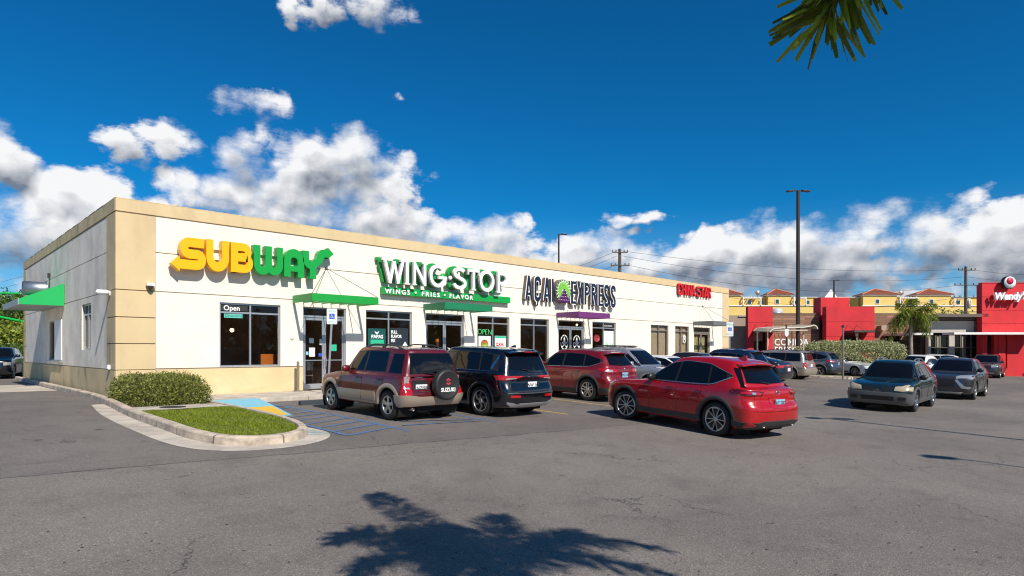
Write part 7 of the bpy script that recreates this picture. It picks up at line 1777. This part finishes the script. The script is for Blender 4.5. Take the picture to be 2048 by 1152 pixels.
# dry leaf litter and grit lying on the asphalt
rgl = np.random.default_rng(77); L_ = []
for k in range(420):
    D = 5.2+8*rgl.random()**1.6; lat = rgl.uniform(-.85, .85)*D; wx, wy, _ = toW(lat, D)
    if wx < 1.9 and wy > -11: continue
    s_ = rgl.uniform(.006, .022); a_ = rgl.uniform(0, 6.28); ux, uy = math.cos(a_)*s_, math.sin(a_)*s_; z_ = G(wx, wy)+.004
    L_.append([(wx-ux, wy-uy, z_), (wx+uy*.4, wy-ux*.4, z_+s_*.4), (wx+ux, wy+uy, z_+.002), (wx-uy*.4, wy+ux*.4, z_+s_*.25)])
soup('leaf_litter', np.array(L_), mat('dry_leaf', (.055, .038, .024), .9, island=.6), kind='stuff')
# unseen tree belt added behind the camera for glass and car flanks to mirror
hz = []
for k in range(330):
    a = R(-200+k*.62); rr = 48+rgv.uniform(-7, 7); hz.append((CX+12+rr*math.cos(a), CY-4+rr*math.sin(a), rgv.uniform(-.8, 5.0)+1.6*math.sin(k*.35)))
soup('added_tree_belt', leaf_soup(np.array(hz), None, 1.1, 46, (1.2, 1.2, 1.0), .75, 0, 19), LF3, kind='stuff')
# ---------------------------------------------------------------- person seen through the second doors
def skin_chain(name, m, parent, pts, edges, rad, sub=1):
    me = bpy.data.meshes.new(name); me.from_pydata(pts, edges, []); me.materials.append(m)
    o = bpy.data.objects.new(name, me); COL.objects.link(o); o.parent = parent
    sk = o.modifiers.new('skin', 'SKIN'); sk.use_smooth_shade = True
    lay = me.skin_vertices[0] if me.skin_vertices else None
    if lay is None:
        bpy.context.view_layer.objects.active = o; bpy.ops.mesh.customdata_skin_add() ; lay = me.skin_vertices[0]
    for i, r in enumerate(rad): lay.data[i].radius = (r if isinstance(r, tuple) else (r, r))
    lay.data[0].use_root = True
    sb = o.modifiers.new('subdivision', 'SUBSURF'); sb.levels = sub; sb.render_levels = sub
    return o
def person(x, y, rz, label):
    t = thing('person', label, 'person', (x, y, -.02), rz)
    M_SK = mat('skin_brown', (.16, .08, .05), .55); M_SH = mat('shirt_white', (.75, .75, .76), .8); M_TR = mat('trousers_dark', (.03, .03, .04), .85)
    # x forward, y left; pelvis first
    V = [(0, 0, 1.0), (0, 0, 1.18), (.01, 0, 1.36), (.01, 0, 1.52), (.03, 0, 1.62), (.05, 0, 1.72), (.045, 0, 1.84)]
    E = [(0, 1), (1, 2), (2, 3), (3, 4), (4, 5), (5, 6)]; Rr = [(.15, .11), (.14, .10), (.17, .11), (.09, .07), .055, (.085, .075), (.075, .07)]
    for s in (1, -1):
        k = len(V); V += [(.0, s*.20, 1.49), (.02, s*.25, 1.22), (.14, s*.23, 1.02), (.20, s*.22, .95)]; E += [(3, k), (k, k+1), (k+1, k+2), (k+2, k+3)]; Rr += [.055, .043, .03, .036]
        for f in range(5):
            a = (f-2)*.35; j = len(V); V += [(.235, s*.22+.018*(f-2), .915+.004*f), (.262, s*.22+.020*(f-2), .885+.006*abs(f-2))]; E += [(k+3, j), (j, j+1)]; Rr += [.010, .008]
        k = len(V); V += [(0, s*.10, .93), (.02, s*.11, .52), (-.02, s*.11, .10), (.14, s*.12, .04)]; E += [(0, k), (k, k+1), (k+1, k+2), (k+2, k+3)]; Rr += [.09, .062, .042, .035]
    skin_chain('body', M_SK, t, V, E, Rr)
    V = [(0, 0, .98), (0, 0, 1.18), (.01, 0, 1.37), (.01, 0, 1.53)]; E = [(0, 1), (1, 2), (2, 3)]; Rr = [(.175, .135), (.165, .125), (.19, .13), (.10, .08)]
    for s in (1, -1):
        k = len(V); V += [(.0, s*.21, 1.49), (.015, s*.25, 1.28)]; E += [(3, k), (k, k+1)]; Rr += [.078, .07]
    skin_chain('shirt', M_SH, t, V, E, Rr)
    V = [(0, 0, 1.0)]; E = []; Rr = [(.165, .125)]
    for s in (1, -1):
        k = len(V); V += [(0, s*.10, .90), (.02, s*.11, .52), (-.02, s*.11, .10)]; E += [(0, k), (k, k+1), (k+1, k+2)]; Rr += [.105, .08, .065]
    skin_chain('trousers', M_TR, t, V, E, Rr)
    mb = MB(); mb.lathe([(.098, 1.79), (.10, 1.83), (.085, 1.89), (.05, 1.925), (0, 1.935)], 16, lambda u, v, h: (.045+u, v*.85, h)); mb.prism([(.12, -.07), (.22, -.055), (.24, 0), (.22, .055), (.12, .07)], lambda a, b, d: (a, b, 1.80+d), 0, .012)
    mb.build('cap', mat('cap_orange', (.65, .22, .04), .7), t)
    for s in (1, -1):
        mb = MB(); mb.lathe([(0, .012), (.008, .008), (.011, 0), (.0, -.004)], 8, lambda u, v, h: (.120+h, s*.03+u, 1.755+v)); mb.build('eye', M_TW, t)
        mb = MB(); mb.lathe([(0, .012), (.02, .006), (.03, 0)], 8, lambda u, v, h: (.045+u*.7, s*(.085+h), 1.74+v)); mb.build('ear', M_SK, t)
    mb = MB(); mb.prism([(.12, 1.76), (.15, 1.715), (.12, 1.705)], lambda a, b, d: (a, d, b), -.012, .012); mb.build('nose', M_SK, t)
    mb = MB(); mb.box(.118, .131, -.025, .025, 1.672, 1.680); mb.build('mouth', mat('lip', (.12, .035, .03), .5), t)
person(12.17, .55, R(200), 'person in a white shirt and orange cap behind the second glass doors')
